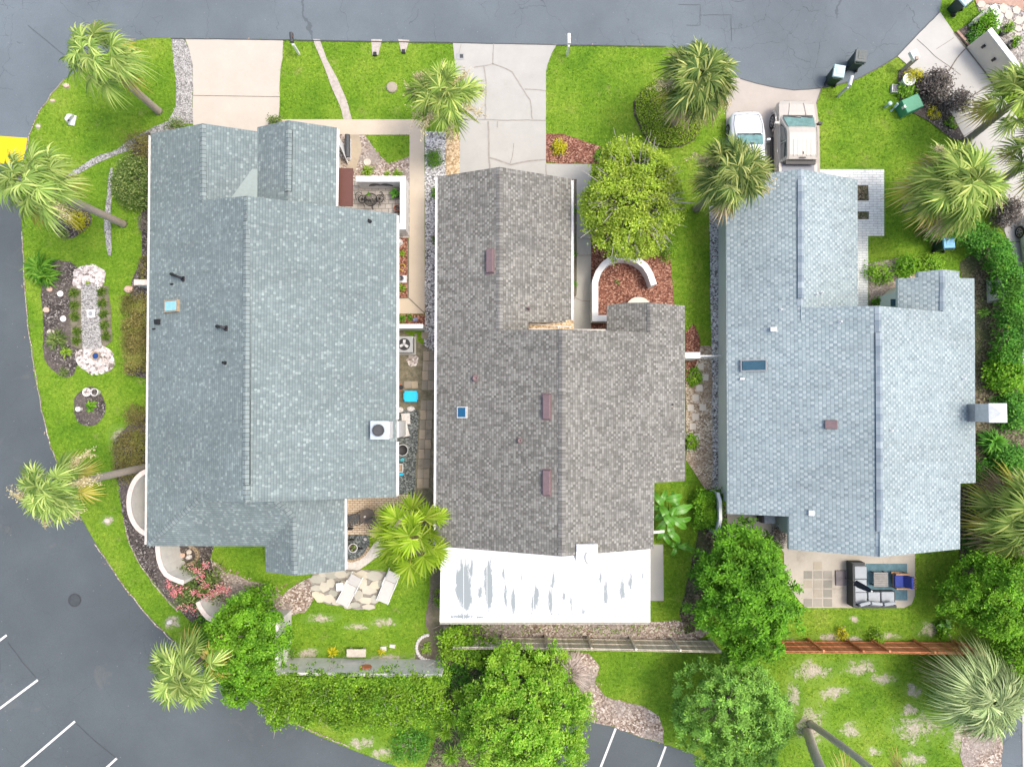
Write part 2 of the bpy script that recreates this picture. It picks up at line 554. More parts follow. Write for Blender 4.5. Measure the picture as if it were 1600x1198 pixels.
def fence_wood(name, a, b_, axis=0, w=0.14):
    """boards of the same wood: tone differs board by board, grain along the board"""
    m, nt, bs = new_mat(name)
    p = pos(nt)
    sp = nd(nt, 'ShaderNodeSeparateXYZ'); nt.links.new(p, sp.inputs[0])
    k = math_n(nt, 'FLOOR', math_n(nt, 'DIVIDE', sp.outputs[axis], w))
    wn_ = nd(nt, 'ShaderNodeTexWhiteNoise', noise_dimensions='1D'); nt.links.new(k, wn_.inputs['W'])
    g = noise_n(nt, 7, 5, 0.7, p)
    f = math_n(nt, 'ADD', math_n(nt, 'MULTIPLY', wn_.outputs[0], 0.6), math_n(nt, 'MULTIPLY', g, 0.45))
    r_ = ramp(nt, [(0.15, a), (0.9, b_)]); nt.links.new(f, r_.inputs[0])
    nt.links.new(r_.outputs[0], bs.inputs['Base Color'])
    bs.inputs['Roughness'].default_value = 0.85
    bump(nt, bs, g, 0.3, 0.01)
    return m
MT['fence_grey'] = fence_wood('weathered_fence_wood', (0.46, 0.4, 0.31), (0.72, 0.65, 0.53))
MT['fence_red'] = fence_wood('red_cedar_fence_wood', (0.42, 0.14, 0.055), (0.68, 0.29, 0.135))

# asphalt with sealed cracks
def asphalt(name, c, crack=0.0, seam=0.0):
    m, nt, b = new_mat(name)
    p = pos(nt)
    g = noise_n(nt, 0.16, 5, 0.6, p)
    r1 = ramp(nt, [(0.28, tuple(x * 0.8 for x in c)), (0.5, c), (0.72, tuple(x * 1.22 for x in c))])
    nt.links.new(g, r1.inputs[0])
    col = r1.outputs[0]
    fine = noise_n(nt, 45, 3, 0.8, p)
    r2 = ramp(nt, [(0.3, (0.78, 0.78, 0.78)), (0.7, (1.2, 1.2, 1.2))])
    nt.links.new(fine, r2.inputs[0])
    col = mixc(nt, 1.0, col, r2.outputs[0], 'MULTIPLY')
    # worn dusty patches and small pale specks
    d = noise_n(nt, 0.42, 6, 0.7, p, 0.8)
    r3 = ramp(nt, [(0.62, (0, 0, 0)), (0.8, (1, 1, 1))])
    nt.links.new(d, r3.inputs[0])
    col = mixc(nt, math_n(nt, 'MULTIPLY', r3.outputs[0], 0.35), col, (0.2, 0.19, 0.165))
    s = nd(nt, 'ShaderNodeTexVoronoi', i_Scale=2.2); nt.links.new(p, s.inputs['Vector'])
    col = mixc(nt, math_n(nt, 'MULTIPLY', math_n(nt, 'LESS_THAN', s.outputs['Distance'], 0.05), 0.5), col, (0.3, 0.29, 0.27))
    if crack:
        wob = nd(nt, 'ShaderNodeTexNoise', i_Scale=1.3, i_Detail=4.0); nt.links.new(p, wob.inputs['Vector'])
        ad = nd(nt, 'ShaderNodeVectorMath', operation='MULTIPLY_ADD')
        nt.links.new(wob.outputs['Color'], ad.inputs[0]); ad.inputs[1].default_value = (0.9, 0.9, 0); nt.links.new(p, ad.inputs[2])
        for sc, wd, th in ((0.3, 0.0028, 0.44), (0.8, 0.0065, 0.55)):
            v = nd(nt, 'ShaderNodeTexVoronoi', feature='DISTANCE_TO_EDGE', i_Scale=sc)
            nt.links.new(ad.outputs[0], v.inputs['Vector'])
            k = math_n(nt, 'LESS_THAN', v.outputs['Distance'], wd)
            msk = noise_n(nt, 0.3 if sc < 0.5 else 0.22, 3, 0.5, p)
            k = math_n(nt, 'MULTIPLY', k, math_n(nt, 'GREATER_THAN', msk, th))
            col = mixc(nt, math_n(nt, 'MULTIPLY', k, crack), col, (0.035, 0.038, 0.042))
    nt.links.new(col, b.inputs['Base Color'])
    b.inputs['Roughness'].default_value = 0.75
    b.inputs['Specular IOR Level'].default_value = 0.35
    bump(nt, b, fine, 0.35, 0.008)
    return m
MT['road'] = asphalt('street_asphalt', (0.122, 0.148, 0.164), 0.4)
MT['lot'] = asphalt('parking_lot_sealcoat', (0.08, 0.095, 0.102), 0.2)

def concrete(name, c, var=0.1, stain=(0.2, 0.18, 0.15), amt=0.35, sc=0.9, each=False):
    m, nt, b = new_mat(name)
    p = pos(nt)
    g = noise_n(nt, 0.7, 6, 0.7, p)
    r1 = ramp(nt, [(0.3, tuple(x * (1 - var) for x in c)), (0.7, tuple(min(1, x * (1 + var * 0.7)) for x in c))])
    nt.links.new(g, r1.inputs[0])
    d = noise_n(nt, sc, 7, 0.75, p, 0.5)
    r3 = ramp(nt, [(0.56, (0, 0, 0)), (0.78, (1, 1, 1))]); nt.links.new(d, r3.inputs[0])
    col = mixc(nt, math_n(nt, 'MULTIPLY', r3.outputs[0], amt), r1.outputs[0], stain)
    f = noise_n(nt, 50, 3, 0.7, p)
    r2 = ramp(nt, [(0.3, (0.92, 0.92, 0.92)), (0.7, (1.06, 1.06, 1.06))]); nt.links.new(f, r2.inputs[0])
    col = mixc(nt, 1.0, col, r2.outputs[0], 'MULTIPLY')
    if each:                                  # every stone its own tone
        oi = nt.nodes.new('ShaderNodeObjectInfo')
        ro = ramp(nt, [(0, (0.72, 0.76, 0.76)), (0.5, (1, 1, 1)), (1, (1.18, 1.12, 1.02))]); nt.links.new(oi.outputs['Random'], ro.inputs[0])
        col = mixc(nt, 1.0, col, ro.outputs[0], 'MULTIPLY')
    nt.links.new(col, b.inputs['Base Color'])
    b.inputs['Roughness'].default_value = 0.85
    b.inputs['Specular IOR Level'].default_value = 0.3
    bump(nt, b, f, 0.2, 0.006)
    return m
MT['conc_beige'] = concrete('beige_concrete', (0.485, 0.437, 0.372), 0.07, (0.4, 0.33, 0.25), 0.3)
MT['conc_walk'] = concrete('tan_walkway_concrete', (0.52, 0.445, 0.345), 0.08, (0.38, 0.32, 0.25), 0.35)
MT['conc_grey'] = concrete('grey_concrete', (0.41, 0.402, 0.37), 0.08, (0.3, 0.28, 0.24), 0.35)
MT['conc_pink'] = concrete('pinkish_concrete', (0.415, 0.375, 0.33), 0.08, (0.5, 0.36, 0.25), 0.35)
MT['conc_pale'] = concrete('pale_grey_concrete', (0.46, 0.45, 0.42), 0.06, (0.36, 0.34, 0.3), 0.3)
MT['conc_patio'] = concrete('stained_patio_concrete', (0.45, 0.41, 0.345), 0.16, (0.24, 0.21, 0.165), 0.7, 0.9)
MT['paver'] = concrete('mossy_paver', (0.33, 0.29, 0.23), 0.2, (0.12, 0.1, 0.07), 0.75, 2.2, each=True)
MT['flag'] = concrete('flagstone', (0.48, 0.45, 0.37), 0.16, (0.36, 0.4, 0.36), 0.5, 1.6, each=True)
MT['step'] = concrete('stepping_stone', (0.66, 0.61, 0.53), 0.1, (0.3, 0.26, 0.2), 0.3, 3.0)
MT['yellowpaint'] = plain('yellow_road_paint', (0.72, 0.5, 0.0), 0.6, var=0.06, scale=4)
MT['whitepaint'] = plain('white_road_paint', (0.66, 0.66, 0.64), 0.6, var=0.09, scale=9)
MT['crackfill'] = plain('crack_filler', (0.22, 0.2, 0.17), 0.8, var=0.2)
MT['joint'] = plain('dirty_joint', (0.17, 0.15, 0.12), 0.9, var=0.25)
MT['joint_soft'] = plain('filled_crack', (0.3, 0.28, 0.25), 0.9, var=0.15)

def bricks(name, c1, c2, mortar, sc, w=0.5, h=0.25, ms=0.012, rot=0.0, off=0.5):
    m, nt, b = new_mat(name)
    p = pos(nt)
    mp = nd(nt, 'ShaderNodeMapping'); nt.links.new(p, mp.inputs[0]); mp.inputs['Rotation'].default_value = (0, 0, rot)
    k = nd(nt, 'ShaderNodeTexBrick', offset=off)
    for nm, v in (('Color1', (*c1, 1)), ('Color2', (*c2, 1)), ('Mortar', (*mortar, 1)), ('Scale', sc), ('Mortar Size', ms), ('Brick Width', w), ('Row Height', h)):
        k.inputs[nm].default_value = v
    nt.links.new(mp.outputs[0], k.inputs['Vector'])
    g = noise_n(nt, 3, 5, 0.7, p)
    r2 = ramp(nt, [(0.3, (0.82, 0.82, 0.82)), (0.7, (1.1, 1.1, 1.1))]); nt.links.new(g, r2.inputs[0])
    col = mixc(nt, 1.0, k.outputs[0], r2.outputs[0], 'MULTIPLY')
    nt.links.new(col, b.inputs['Base Color'])
    b.inputs['Roughness'].default_value = 0.85
    bump(nt, b, math_n(nt, 'SUBTRACT', 1.0, k.outputs[1]), 0.5, 0.01)
    return m
MT['brick_white'] = bricks('white_painted_brick', (0.72, 0.73, 0.71), (0.66, 0.68, 0.66), (0.42, 0.45, 0.44), 1.0, 0.4, 0.13, 0.014)
MT['brick_buff'] = bricks('buff_brick_pavers', (0.58, 0.46, 0.32), (0.66, 0.55, 0.42), (0.26, 0.18, 0.12), 1.0, 0.25, 0.115, 0.013)
MT['paver_grey'] = bricks('grey_court_pavers', (0.44, 0.41, 0.37), (0.35, 0.32, 0.29), (0.19, 0.18, 0.15), 1.0, 0.36, 0.24, 0.016)
MT['brick_red'] = bricks('red_brick_band', (0.4, 0.24, 0.17), (0.48, 0.31, 0.23), (0.36, 0.3, 0.25), 1.0, 0.22, 0.11, 0.01)

MT['mulch_red'] = speckle('red_brown_mulch', [(0.0, (0.09, 0.035, 0.024)), (0.45, (0.2, 0.085, 0.058)), (0.8, (0.33, 0.16, 0.11)), (1.0, (0.48, 0.3, 0.22))], 15)
MT['mulch_dark'] = speckle('dark_mulch', [(0.0, (0.025, 0.021, 0.019)), (0.6, (0.08, 0.069, 0.062)), (0.9, (0.16, 0.142, 0.125)), (1.0, (0.36, 0.33, 0.3))], 16, bigc=(0.13, 0.108, 0.095))
MT['gravel_grey'] = speckle('grey_white_gravel', [(0.0, (0.09, 0.085, 0.08)), (0.3, (0.3, 0.29, 0.28)), (0.7, (0.5, 0.49, 0.47)), (1.0, (0.74, 0.73, 0.71))], 14)
MT['gravel_path'] = speckle('slate_gravel', [(0.0, (0.14, 0.135, 0.125)), (0.5, (0.3, 0.29, 0.275)), (1.0, (0.46, 0.45, 0.43))], 17)
MT['gravel_tan'] = speckle('tan_river_gravel', [(0.0, (0.16, 0.115, 0.08)), (0.4, (0.4, 0.32, 0.23)), (0.75, (0.58, 0.49, 0.37)), (1.0, (0.75, 0.69, 0.6))], 15, big=0.5, bigc=(0.3, 0.225, 0.155))
MT['gravel_gold'] = speckle('golden_gravel', [(0.0, (0.3, 0.2, 0.1)), (0.5, (0.52, 0.38, 0.22)), (1.0, (0.72, 0.58, 0.4))], 14)
MT['slate_dark'] = speckle('dark_slate_chips', [(0.0, (0.045, 0.052, 0.05)), (0.6, (0.12, 0.135, 0.13)), (1.0, (0.26, 0.28, 0.27))], 15)
MT['shells'] = speckle('white_shell_gravel', [(0.0, (0.16, 0.13, 0.11)), (0.35, (0.42, 0.37, 0.34)), (1.0, (0.72, 0.68, 0.64))], 9)
MT['dirt'] = speckle('packed_dirt', [(0.25, (0.085, 0.07, 0.055)), (0.5, (0.16, 0.135, 0.105)), (0.75, (0.26, 0.225, 0.18))], 5, vor=False, bigc=(0.11, 0.11, 0.06))
MT['dirt_mossy'] = speckle('mossy_dirt', [(0.25, (0.08, 0.072, 0.045)), (0.5, (0.17, 0.155, 0.105)), (0.75, (0.3, 0.265, 0.2))], 4, vor=False)
MT['litter'] = speckle('leaf_litter', [(0.0, (0.126, 0.088, 0.066)), (0.4, (0.284, 0.215, 0.169)), (0.8, (0.441, 0.369, 0.302)), (1.0, (0.609, 0.561, 0.502))], 14, bigc=(0.273, 0.242, 0.217))
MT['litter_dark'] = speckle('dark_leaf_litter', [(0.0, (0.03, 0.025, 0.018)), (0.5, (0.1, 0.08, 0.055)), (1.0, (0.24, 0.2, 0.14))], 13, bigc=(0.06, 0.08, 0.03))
MT['inset'] = concrete('worn_grey_paver', (0.345, 0.32, 0.27), 0.14, (0.2, 0.18, 0.145), 0.6, 2.0, each=True)
MT['court'] = speckle('grey_brown_chippings', [(0.0, (0.14, 0.125, 0.11)), (0.5, (0.3, 0.275, 0.25)), (1.0, (0.5, 0.47, 0.44))], 13)
MT['joint_bed'] = speckle('mossy_joint_bed', [(0.25, (0.16, 0.15, 0.125)), (0.75, (0.36, 0.335, 0.29))], 6, vor=False)
MT['sand'] = speckle('pale_sand', [(0.3, (0.42, 0.38, 0.33)), (0.7, (0.66, 0.62, 0.56))], 6, vor=False)
MT['path_dirt'] = speckle('worn_path', [(0.3, (0.33, 0.29, 0.25)), (0.7, (0.52, 0.47, 0.42))], 7, vor=False)

# lawn turf: base sheet and blades use the same broad colour patches
def turf(name, gain=1.0, blade=False):
    m, nt, b = new_mat(name)
    p = pos(nt)
    g1 = noise_n(nt, 0.35, 6, 0.7, p)
    r1 = ramp(nt, [(0.3, tuple(gain * q for q in (0.08, 0.182, 0.011))), (0.47, tuple(gain * q for q in (0.126, 0.242, 0.015))), (0.62, tuple(gain * q for q in (0.178, 0.284, 0.025))), (0.78, tuple(gain * q for q in (0.245, 0.3, 0.055)))])
    nt.links.new(g1, r1.inputs[0])
    col = r1.outputs[0]
    g2 = noise_n(nt, 6.0, 6, 0.85, p)
    r2 = ramp(nt, [(0.3, (0.42, 0.5, 0.4)), (0.5, (1.0, 1.0, 1.0)), (0.7, (1.6, 1.42, 1.7))])
    nt.links.new(g2, r2.inputs[0])
    col = mixc(nt, 1.0, col, r2.outputs[0], 'MULTIPLY')
    g3 = noise_n(nt, 1.1, 6, 0.75, p)
    r3 = ramp(nt, [(0.58, (0, 0, 0)), (0.75, (1, 1, 1))]); nt.links.new(g3, r3.inputs[0])
    col = mixc(nt, math_n(nt, 'MULTIPLY', r3.outputs[0], 0.5), col, (0.31 * gain, 0.265 * gain, 0.12 * gain))
    if blade:
        geo = nt.nodes.new('ShaderNodeNewGeometry')
        r4 = ramp(nt, [(0, (0.5, 0.55, 0.45)), (0.55, (1.0, 1.0, 1.0)), (1, (1.75, 1.5, 1.9))])
        nt.links.new(geo.outputs['Random Per Island'], r4.inputs[0])
        col = mixc(nt, 1.0, col, r4.outputs[0], 'MULTIPLY')
    nt.links.new(col, b.inputs['Base Color'])
    b.inputs['Roughness'].default_value = 0.8
    b.inputs['Specular IOR Level'].default_value = 0.15
    if not blade: bump(nt, b, g2, 0.8, 0.05)
    return m
MT['turf'] = turf('lawn_turf')
MT['blade'] = turf('grass_blades', 1.12, True)

def leafmat(name, stops, trans=0.25, patch=None, patch_scale=0.9, rough=0.65, spec=0.12):
    """each leaf its own tone; patches of new growth"""
    m, nt, b = new_mat(name)
    geo = nt.nodes.new('ShaderNodeNewGeometry')
    r_ = ramp(nt, stops)
    nt.links.new(geo.outputs['Random Per Island'], r_.inputs[0])
    col = r_.outputs[0]
    if patch:
        g = noise_n(nt, patch_scale, 3, 0.6, geo.outputs['Position'])
        rr = ramp(nt, [(0.45, (0, 0, 0)), (0.65, (1, 1, 1))]); nt.links.new(g, rr.inputs[0])
        col = mixc(nt, math_n(nt, 'MULTIPLY', rr.outputs[0], 0.7), col, patch)
    at = nd(nt, 'ShaderNodeAttribute', attribute_name='tone')        # frond by frond, clump by clump: older or newer growth
    tn = math_n(nt, 'ADD', 1.08, at.outputs['Fac'])
    hv = nd(nt, 'ShaderNodeHueSaturation'); nt.links.new(col, hv.inputs['Color']); nt.links.new(tn, hv.inputs['Value'])
    col = hv.outputs[0]
    nt.links.new(col, b.inputs['Base Color'])
    b.inputs['Roughness'].default_value = rough
    b.inputs['Specular IOR Level'].default_value = spec
    tr = nd(nt, 'ShaderNodeBsdfTranslucent')
    nt.links.new(mixc(nt, 1.0, col, (1.0, 1.0, 0.6), 'MULTIPLY'), tr.inputs[0])
    mx = nd(nt, 'ShaderNodeMixShader', i_0=trans)
    nt.links.new(b.outputs[0], mx.inputs[1]); nt.links.new(tr.outputs[0], mx.inputs[2])
    nt.links.new(mx.outputs[0], nt.nodes['Material Output'].inputs[0])
    return m
LF = {}
def g3(a, b_, c): return [(0.0, a), (0.55, b_), (1.0, c)]
LF['palm'] = leafmat('palm_fronds', g3((0.098, 0.174, 0.034), (0.232, 0.333, 0.065), (0.483, 0.544, 0.155)), 0.2)
LF['palm_pale'] = leafmat('pale_palm_fronds', g3((0.112, 0.200, 0.044), (0.249, 0.362, 0.080), (0.472, 0.562, 0.175)), 0.2)
LF['palm_dark'] = leafmat('dark_palm_fronds', g3((0.043, 0.088, 0.023), (0.144, 0.208, 0.045), (0.442, 0.462, 0.153)), 0.2)
LF['palm_yellow'] = leafmat('yellow_green_fan_fronds', g3((0.143, 0.254, 0.013), (0.251, 0.381, 0.023), (0.376, 0.465, 0.071)), 0.25)
LF['palm_silver'] = leafmat('silvery_palm_fronds', g3((0.164, 0.234, 0.092), (0.314, 0.410, 0.172), (0.537, 0.615, 0.302)), 0.15)
LF['old'] = leafmat('yellowing_fronds', g3((0.3, 0.27, 0.04), (0.42, 0.38, 0.08), (0.5, 0.38, 0.16)), 0.2)
LF['dry'] = leafmat('dry_fronds', g3((0.24, 0.17, 0.09), (0.38, 0.29, 0.17), (0.52, 0.42, 0.28)), 0.15)
LF['stalk'] = leafmat('cream_palm_blossom', g3((0.4, 0.34, 0.17), (0.58, 0.5, 0.3), (0.72, 0.66, 0.47)), 0.2)
LF['lime'] = leafmat('lime_leaves', g3((0.166, 0.252, 0.022), (0.308, 0.428, 0.036), (0.474, 0.578, 0.109)), 0.25, (0.201, 0.314, 0.027), 1.1)
LF['deep'] = leafmat('deep_green_leaves', g3((0.036, 0.122, 0.011), (0.087, 0.243, 0.015), (0.189, 0.405, 0.032)), 0.25, (0.145, 0.340, 0.020), 0.9)
LF['bright'] = leafmat('bright_green_leaves', g3((0.049, 0.162, 0.012), (0.121, 0.298, 0.017), (0.242, 0.447, 0.044)), 0.25, (0.185, 0.373, 0.022), 0.9)
LF['sage'] = leafmat('sage_green_leaves', g3((0.074, 0.181, 0.031), (0.167, 0.343, 0.051), (0.315, 0.545, 0.092)), 0.2, (0.223, 0.445, 0.071), 1.2)
LF['spring'] = leafmat('spring_green_leaves', g3((0.068, 0.207, 0.012), (0.170, 0.374, 0.023), (0.340, 0.517, 0.078)), 0.25, (0.272, 0.426, 0.040), 1.2)
LF['hedge'] = leafmat('hedge_leaves', g3((0.047, 0.130, 0.011), (0.133, 0.289, 0.020), (0.293, 0.476, 0.047)), 0.22, (0.226, 0.375, 0.026), 0.9)
LF['dark'] = leafmat('dark_hedge_leaves', g3((0.027, 0.112, 0.018), (0.075, 0.234, 0.030), (0.169, 0.385, 0.053)), 0.2, (0.112, 0.304, 0.030), 1.0)
LF['bronze'] = leafmat('bronze_green_leaves', g3((0.092, 0.076, 0.029), (0.175, 0.160, 0.050), (0.313, 0.277, 0.086)), 0.2, (0.184, 0.218, 0.043), 1.3)
LF['olive'] = leafmat('olive_leaves', g3((0.053, 0.105, 0.018), (0.128, 0.195, 0.045), (0.300, 0.360, 0.120)), 0.2)
LF['purple'] = leafmat('dark_purple_leaves', g3((0.06, 0.047, 0.042), (0.13, 0.11, 0.095), (0.27, 0.245, 0.21)), 0.1)
LF['yellow'] = leafmat('golden_leaves', g3((0.3, 0.33, 0.01), (0.48, 0.46, 0.015), (0.62, 0.56, 0.05)), 0.25)
LF['grassy'] = leafmat('strap_leaves', g3((0.070, 0.154, 0.011), (0.168, 0.308, 0.021), (0.378, 0.504, 0.070)), 0.2)
LF['fern'] = leafmat('fern_fronds', g3((0.04, 0.14, 0.012), (0.1, 0.25, 0.02), (0.2, 0.36, 0.05)), 0.25)
LF['cover'] = leafmat('groundcover_leaves', g3((0.080, 0.151, 0.016), (0.203, 0.324, 0.029), (0.383, 0.506, 0.058)), 0.2)
LF['tuft'] = leafmat('dark_tuft_blades', g3((0.03, 0.075, 0.008), (0.085, 0.15, 0.018), (0.2, 0.27, 0.05)), 0.15)
LF['deadtwig'] = leafmat('dead_pinkish_twigs', g3((0.3, 0.235, 0.2), (0.45, 0.37, 0.33), (0.62, 0.54, 0.49)), 0.0, rough=0.9)
LF['pink'] = leafmat('pink_blossom', g3((0.5, 0.12, 0.14), (0.65, 0.25, 0.26), (0.72, 0.42, 0.4)), 0.2)
LF['banana'] = leafmat('broad_glossy_leaves', g3((0.042, 0.166, 0.011), (0.104, 0.298, 0.027), (0.208, 0.442, 0.073)), 0.25, rough=0.35, spec=0.5)
LF['chip_red'] = leafmat('mulch_chips', g3((0.08, 0.03, 0.02), (0.22, 0.1, 0.07), (0.45, 0.27, 0.2)), 0.0, rough=0.9)
LF['chip_dark'] = leafmat('dark_mulch_chips', g3((0.015, 0.013, 0.012), (0.06, 0.05, 0.045), (0.2, 0.18, 0.16)), 0.0, rough=0.9)
LF['pebble'] = leafmat('grey_pebbles', g3((0.1, 0.095, 0.09), (0.4, 0.39, 0.38), (0.72, 0.71, 0.7)), 0.0, rough=0.85)
LF['pebble_tan'] = leafmat('tan_pebbles', g3((0.12, 0.085, 0.06), (0.35, 0.28, 0.2), (0.65, 0.58, 0.48)), 0.0, rough=0.85)
LF['shell'] = leafmat('white_shells', g3((0.2, 0.16, 0.14), (0.55, 0.5, 0.46), (0.78, 0.74, 0.7)), 0.0, rough=0.8)
LF['deadleaf'] = leafmat('fallen_leaves', g3((0.14, 0.08, 0.05), (0.28, 0.2, 0.14), (0.5, 0.42, 0.34)), 0.0, rough=0.9)

def sparse_mat():
    m, nt, bs = new_mat('sandy_sparse_lawn')
    p = pos(nt)
    at = nd(nt, 'ShaderNodeAttribute', attribute_name='bare')
    g = noise_n(nt, 1.9, 9, 0.82, p, 0.6)
    f = math_n(nt, 'ADD', math_n(nt, 'MULTIPLY', at.outputs["Fac"], 1.05), math_n(nt, "MULTIPLY", math_n(nt, "SUBTRACT", g, 0.55), 4.0))
    r_ = ramp(nt, [(0.36, (0, 0, 0)), (0.62, (0.65, 0.65, 0.65)), (1.0, (1, 1, 1))]); nt.links.new(f, r_.inputs[0])
    s = noise_n(nt, 9, 5, 0.75, p)
    rs = ramp(nt, [(0.3, (0.27, 0.22, 0.15)), (0.6, (0.48, 0.42, 0.36)), (0.75, (0.6, 0.55, 0.5))]); nt.links.new(s, rs.inputs[0])
    g1 = noise_n(nt, 0.35, 6, 0.7, p)
    rg = ramp(nt, [(0.3, (0.08, 0.182, 0.011)), (0.47, (0.126, 0.242, 0.015)), (0.62, (0.178, 0.284, 0.025)), (0.78, (0.245, 0.3, 0.055))]); nt.links.new(g1, rg.inputs[0])
    nt.links.new(mixc(nt, r_.outputs[0], rg.outputs[0], rs.outputs[0]), bs.inputs['Base Color'])
    bs.inputs['Roughness'].default_value = 0.95
    bump(nt, bs, s, 0.5, 0.02)
    return m
MT['sparse'] = sparse_mat()
# ------------------------------------------------------------------ setting: ground, roads, paving
big = MB()
S_ = 600
big.add([(-S_, -S_, 0), (S_, -S_, 0), (S_, S_, 0), (-S_, S_, 0)], [(0, 1, 2, 3)])
tag(big.build('ground', MT['turf']), kind='structure')

sheet('street', [(-400, -300), (1478, -300), (1471, 0), (1468, 19), (1440, 47), (1401, 88), (1385, 99), (1365, 110), (1340, 123), (1312, 132), (1284, 138), (1262, 140), (1240, 141), (1210, 137), (1180, 130),
                 (1156, 123), (1120, 98), (1085, 80), (1040, 73), (868, 71), (700, 67), (500, 63), (268, 60), (236, 60), (218, 62), (185, 73), (140, 98), (100, 125), (80, 148), (60, 175), (47.5, 208), (42, 236), (36, 258), (-400, 256)], 1, MT['road'], excl=True)
sheet('parking_lot', [(-400, 256), (36, 258), (33, 290), (32.5, 325), (35, 363), (36, 408), (39, 460), (46, 525), (54, 588), (64, 633), (80, 700), (100, 752), (123, 802), (150, 849), (185, 903), (227, 957), (272, 1000), (330, 1050), (386, 1091), (401, 1102),
                      (461, 1131), (499, 1150), (546, 1169), (620, 1197), (760, 1260), (760, 1600), (-400, 1600)], 1, MT['lot'])
sheet('parking_bay', [(840, 1112), (880, 1112), (920, 1125), (962, 1136), (1000, 1151), (1035, 1161), (1080, 1176), (1125, 1203), (1230, 1270), (800, 1270), (810, 1180)], 1, MT['lot'])
sheet('side_road', [(1566, 1155), (1572, 1104), (1585, 1085), (1680, 1060), (1680, 1300), (1562, 1300)], 1, MT['road'])
sheet('litter_bed', [(1506, 1128), (1530, 1126), (1566, 1150), (1563, 1270), (1524, 1270), (1500, 1180)], 2, MT['litter'], 0.08)
sheet('kerb', [(1596, 1050), (1603, 1050), (1603, 1300), (1598, 1300)], 3, MT['conc_pale'], excl=False)
sheet('road_marking', [(-60, 213), (0, 213), (43, 216), (41, 233), (35, 256), (0, 256), (-60, 255)], 2, MT['yellowpaint'], excl=False)
mb = MB()
for a, b_ in (((-25, 1019), (11, 991.5)), ((-40, 1136), (59.5, 1061.5)), ((-10, 1235), (117.6, 1126)), ((140, 1223), (183, 1183.5)), ((922, 1240), (962, 1137)), ((1012, 1240), (1040, 1165))):
    ribbon(mb, [P(*a), P(*b_)], 0.11, 0.026)
tag(mb.build('parking_marking', MT['whitepaint']), kind='structure')
mb = MB()
for pts in ([(13, 1003), (35, 1033), (57, 1058)], [(118, 1128), (150, 1158), (183, 1184)], [(44, 40), (80, 70), (130, 110)],
            [(1060, 8), (1094, 8), (1094, 40), (1072, 40)], [(1094, 24), (1142, 24), (1143, 64)]):
    ribbon(mb, wiggle(pts, 0.03), 0.022, 0.026)
for pts in ([(268, 61), (443, 63.5), (700, 67.5), (868, 71), (1040, 73.5)], [(1156, 123.5), (1180, 130.5), (1210, 137.5), (1240, 141.5), (1262, 140.5), (1284, 138), (1312, 132), (1340, 123.5), (1365, 110.5), (1385, 99.5), (1401, 88.5), (1440, 47.5), (1468, 19.5)]):
    ribbon(mb, wiggle(pts, 0.02), 0.05, 0.047)
tag(mb.build('road_seam', MT['dark']), kind='structure')

sheet('driveway', [(290, 60.5), (443, 62.5), (442, 92), (438, 110), (436, 187), (437, 240), (302, 240), (302, 102), (297, 80)], 3, MT['conc_beige'], 0.03)
sheet('walkway', [(437, 187), (550, 187), (663, 187), (664, 490), (618, 490), (618, 466), (639, 466), (640, 211), (528, 211), (480, 230), (437, 230)], 2, MT['conc_walk'])
sheet('footpath', [(490, 62), (500, 62), (511, 93), (528, 125), (541, 155), (550, 187), (537, 187), (532, 168), (519, 138), (504, 98), (493, 73)], 3, MT['path_dirt'], 0.03)
sheet('gravel_strip', [(268, 60), (288, 62), (297, 80), (302, 102), (302, 194), (262, 192), (276, 168), (276, 140), (272, 100)], 2, MT['gravel_path'], 0.06)
sheet('gravel_path', [(100, 278), (122, 262), (150, 243), (180, 236), (198, 222), (222, 208), (262, 190), (285, 180), (296, 194), (230, 222), (204, 234), (180, 243), (150, 255), (128, 268), (112, 280)], 2, MT['gravel_path'], 0.06, 1)
sheet('gravel_path', [(164, 330), (168, 300), (173, 262), (178, 262), (174, 320), (173, 360), (175, 400), (167, 398), (164, 365)], 2, MT['gravel_path'], 0.06, 1)
for tx in ((580, 62, 597, 62, 591, 87, 582, 87), (622, 62, 640, 63, 634, 82, 627, 82)):
    sheet('drain_outlet_apron', [tx[0:2], tx[2:4], tx[4:6], tx[6:8]], 2, MT['path_dirt'], 0.02)
sheet('driveway', [(707.5, 68), (870, 70), (862, 84), (855, 103), (853, 113), (853, 310), (717, 310), (718, 208), (711, 100)], 3, MT['conc_grey'])
sheet('walkway', [(853, 256), (924, 257), (923, 472), (945, 515), (945, 545), (896, 545), (896, 464), (901, 455), (901, 300), (853, 300)], 2, MT['conc_grey'])
mb = MB()
for pts, w in (([(771, 69), (770, 101)], 0.05), ([(740, 106), (770, 101), (790, 108), (800, 113), (818, 142), (828, 158), (832, 187)], 0.06), ([(820, 141), (836, 140), (853, 143)], 0.05), ([(718, 187), (853, 189)], 0.05), ([(756, 104), (760, 130), (758, 187)], 0.06),
               ([(763, 190), (764, 240), (766, 275)], 0.09), ([(766, 247), (783, 252), (798, 258), (825, 252), (853, 250)], 0.08), ([(803, 225), (800, 245), (797, 256)], 0.04), ([(853, 257), (853, 300)], 0.05), ([(777, 190), (777, 200)], 0.06),
               ([(902, 333), (923, 333)], 0.04), ([(902, 372), (923, 374)], 0.03), ([(902, 400), (923, 399)], 0.05), ([(896, 464), (908, 470), (922, 471)], 0.06), ([(740, 127), (757, 128)], 0.04), ([(720, 70), (717, 85)], 0.03)):
    ribbon(mb, wiggle(pts, 0.05), w, 0.05)
tag(mb.build('driveway_crack', MT['joint_soft']), kind='structure')
mb = MB()
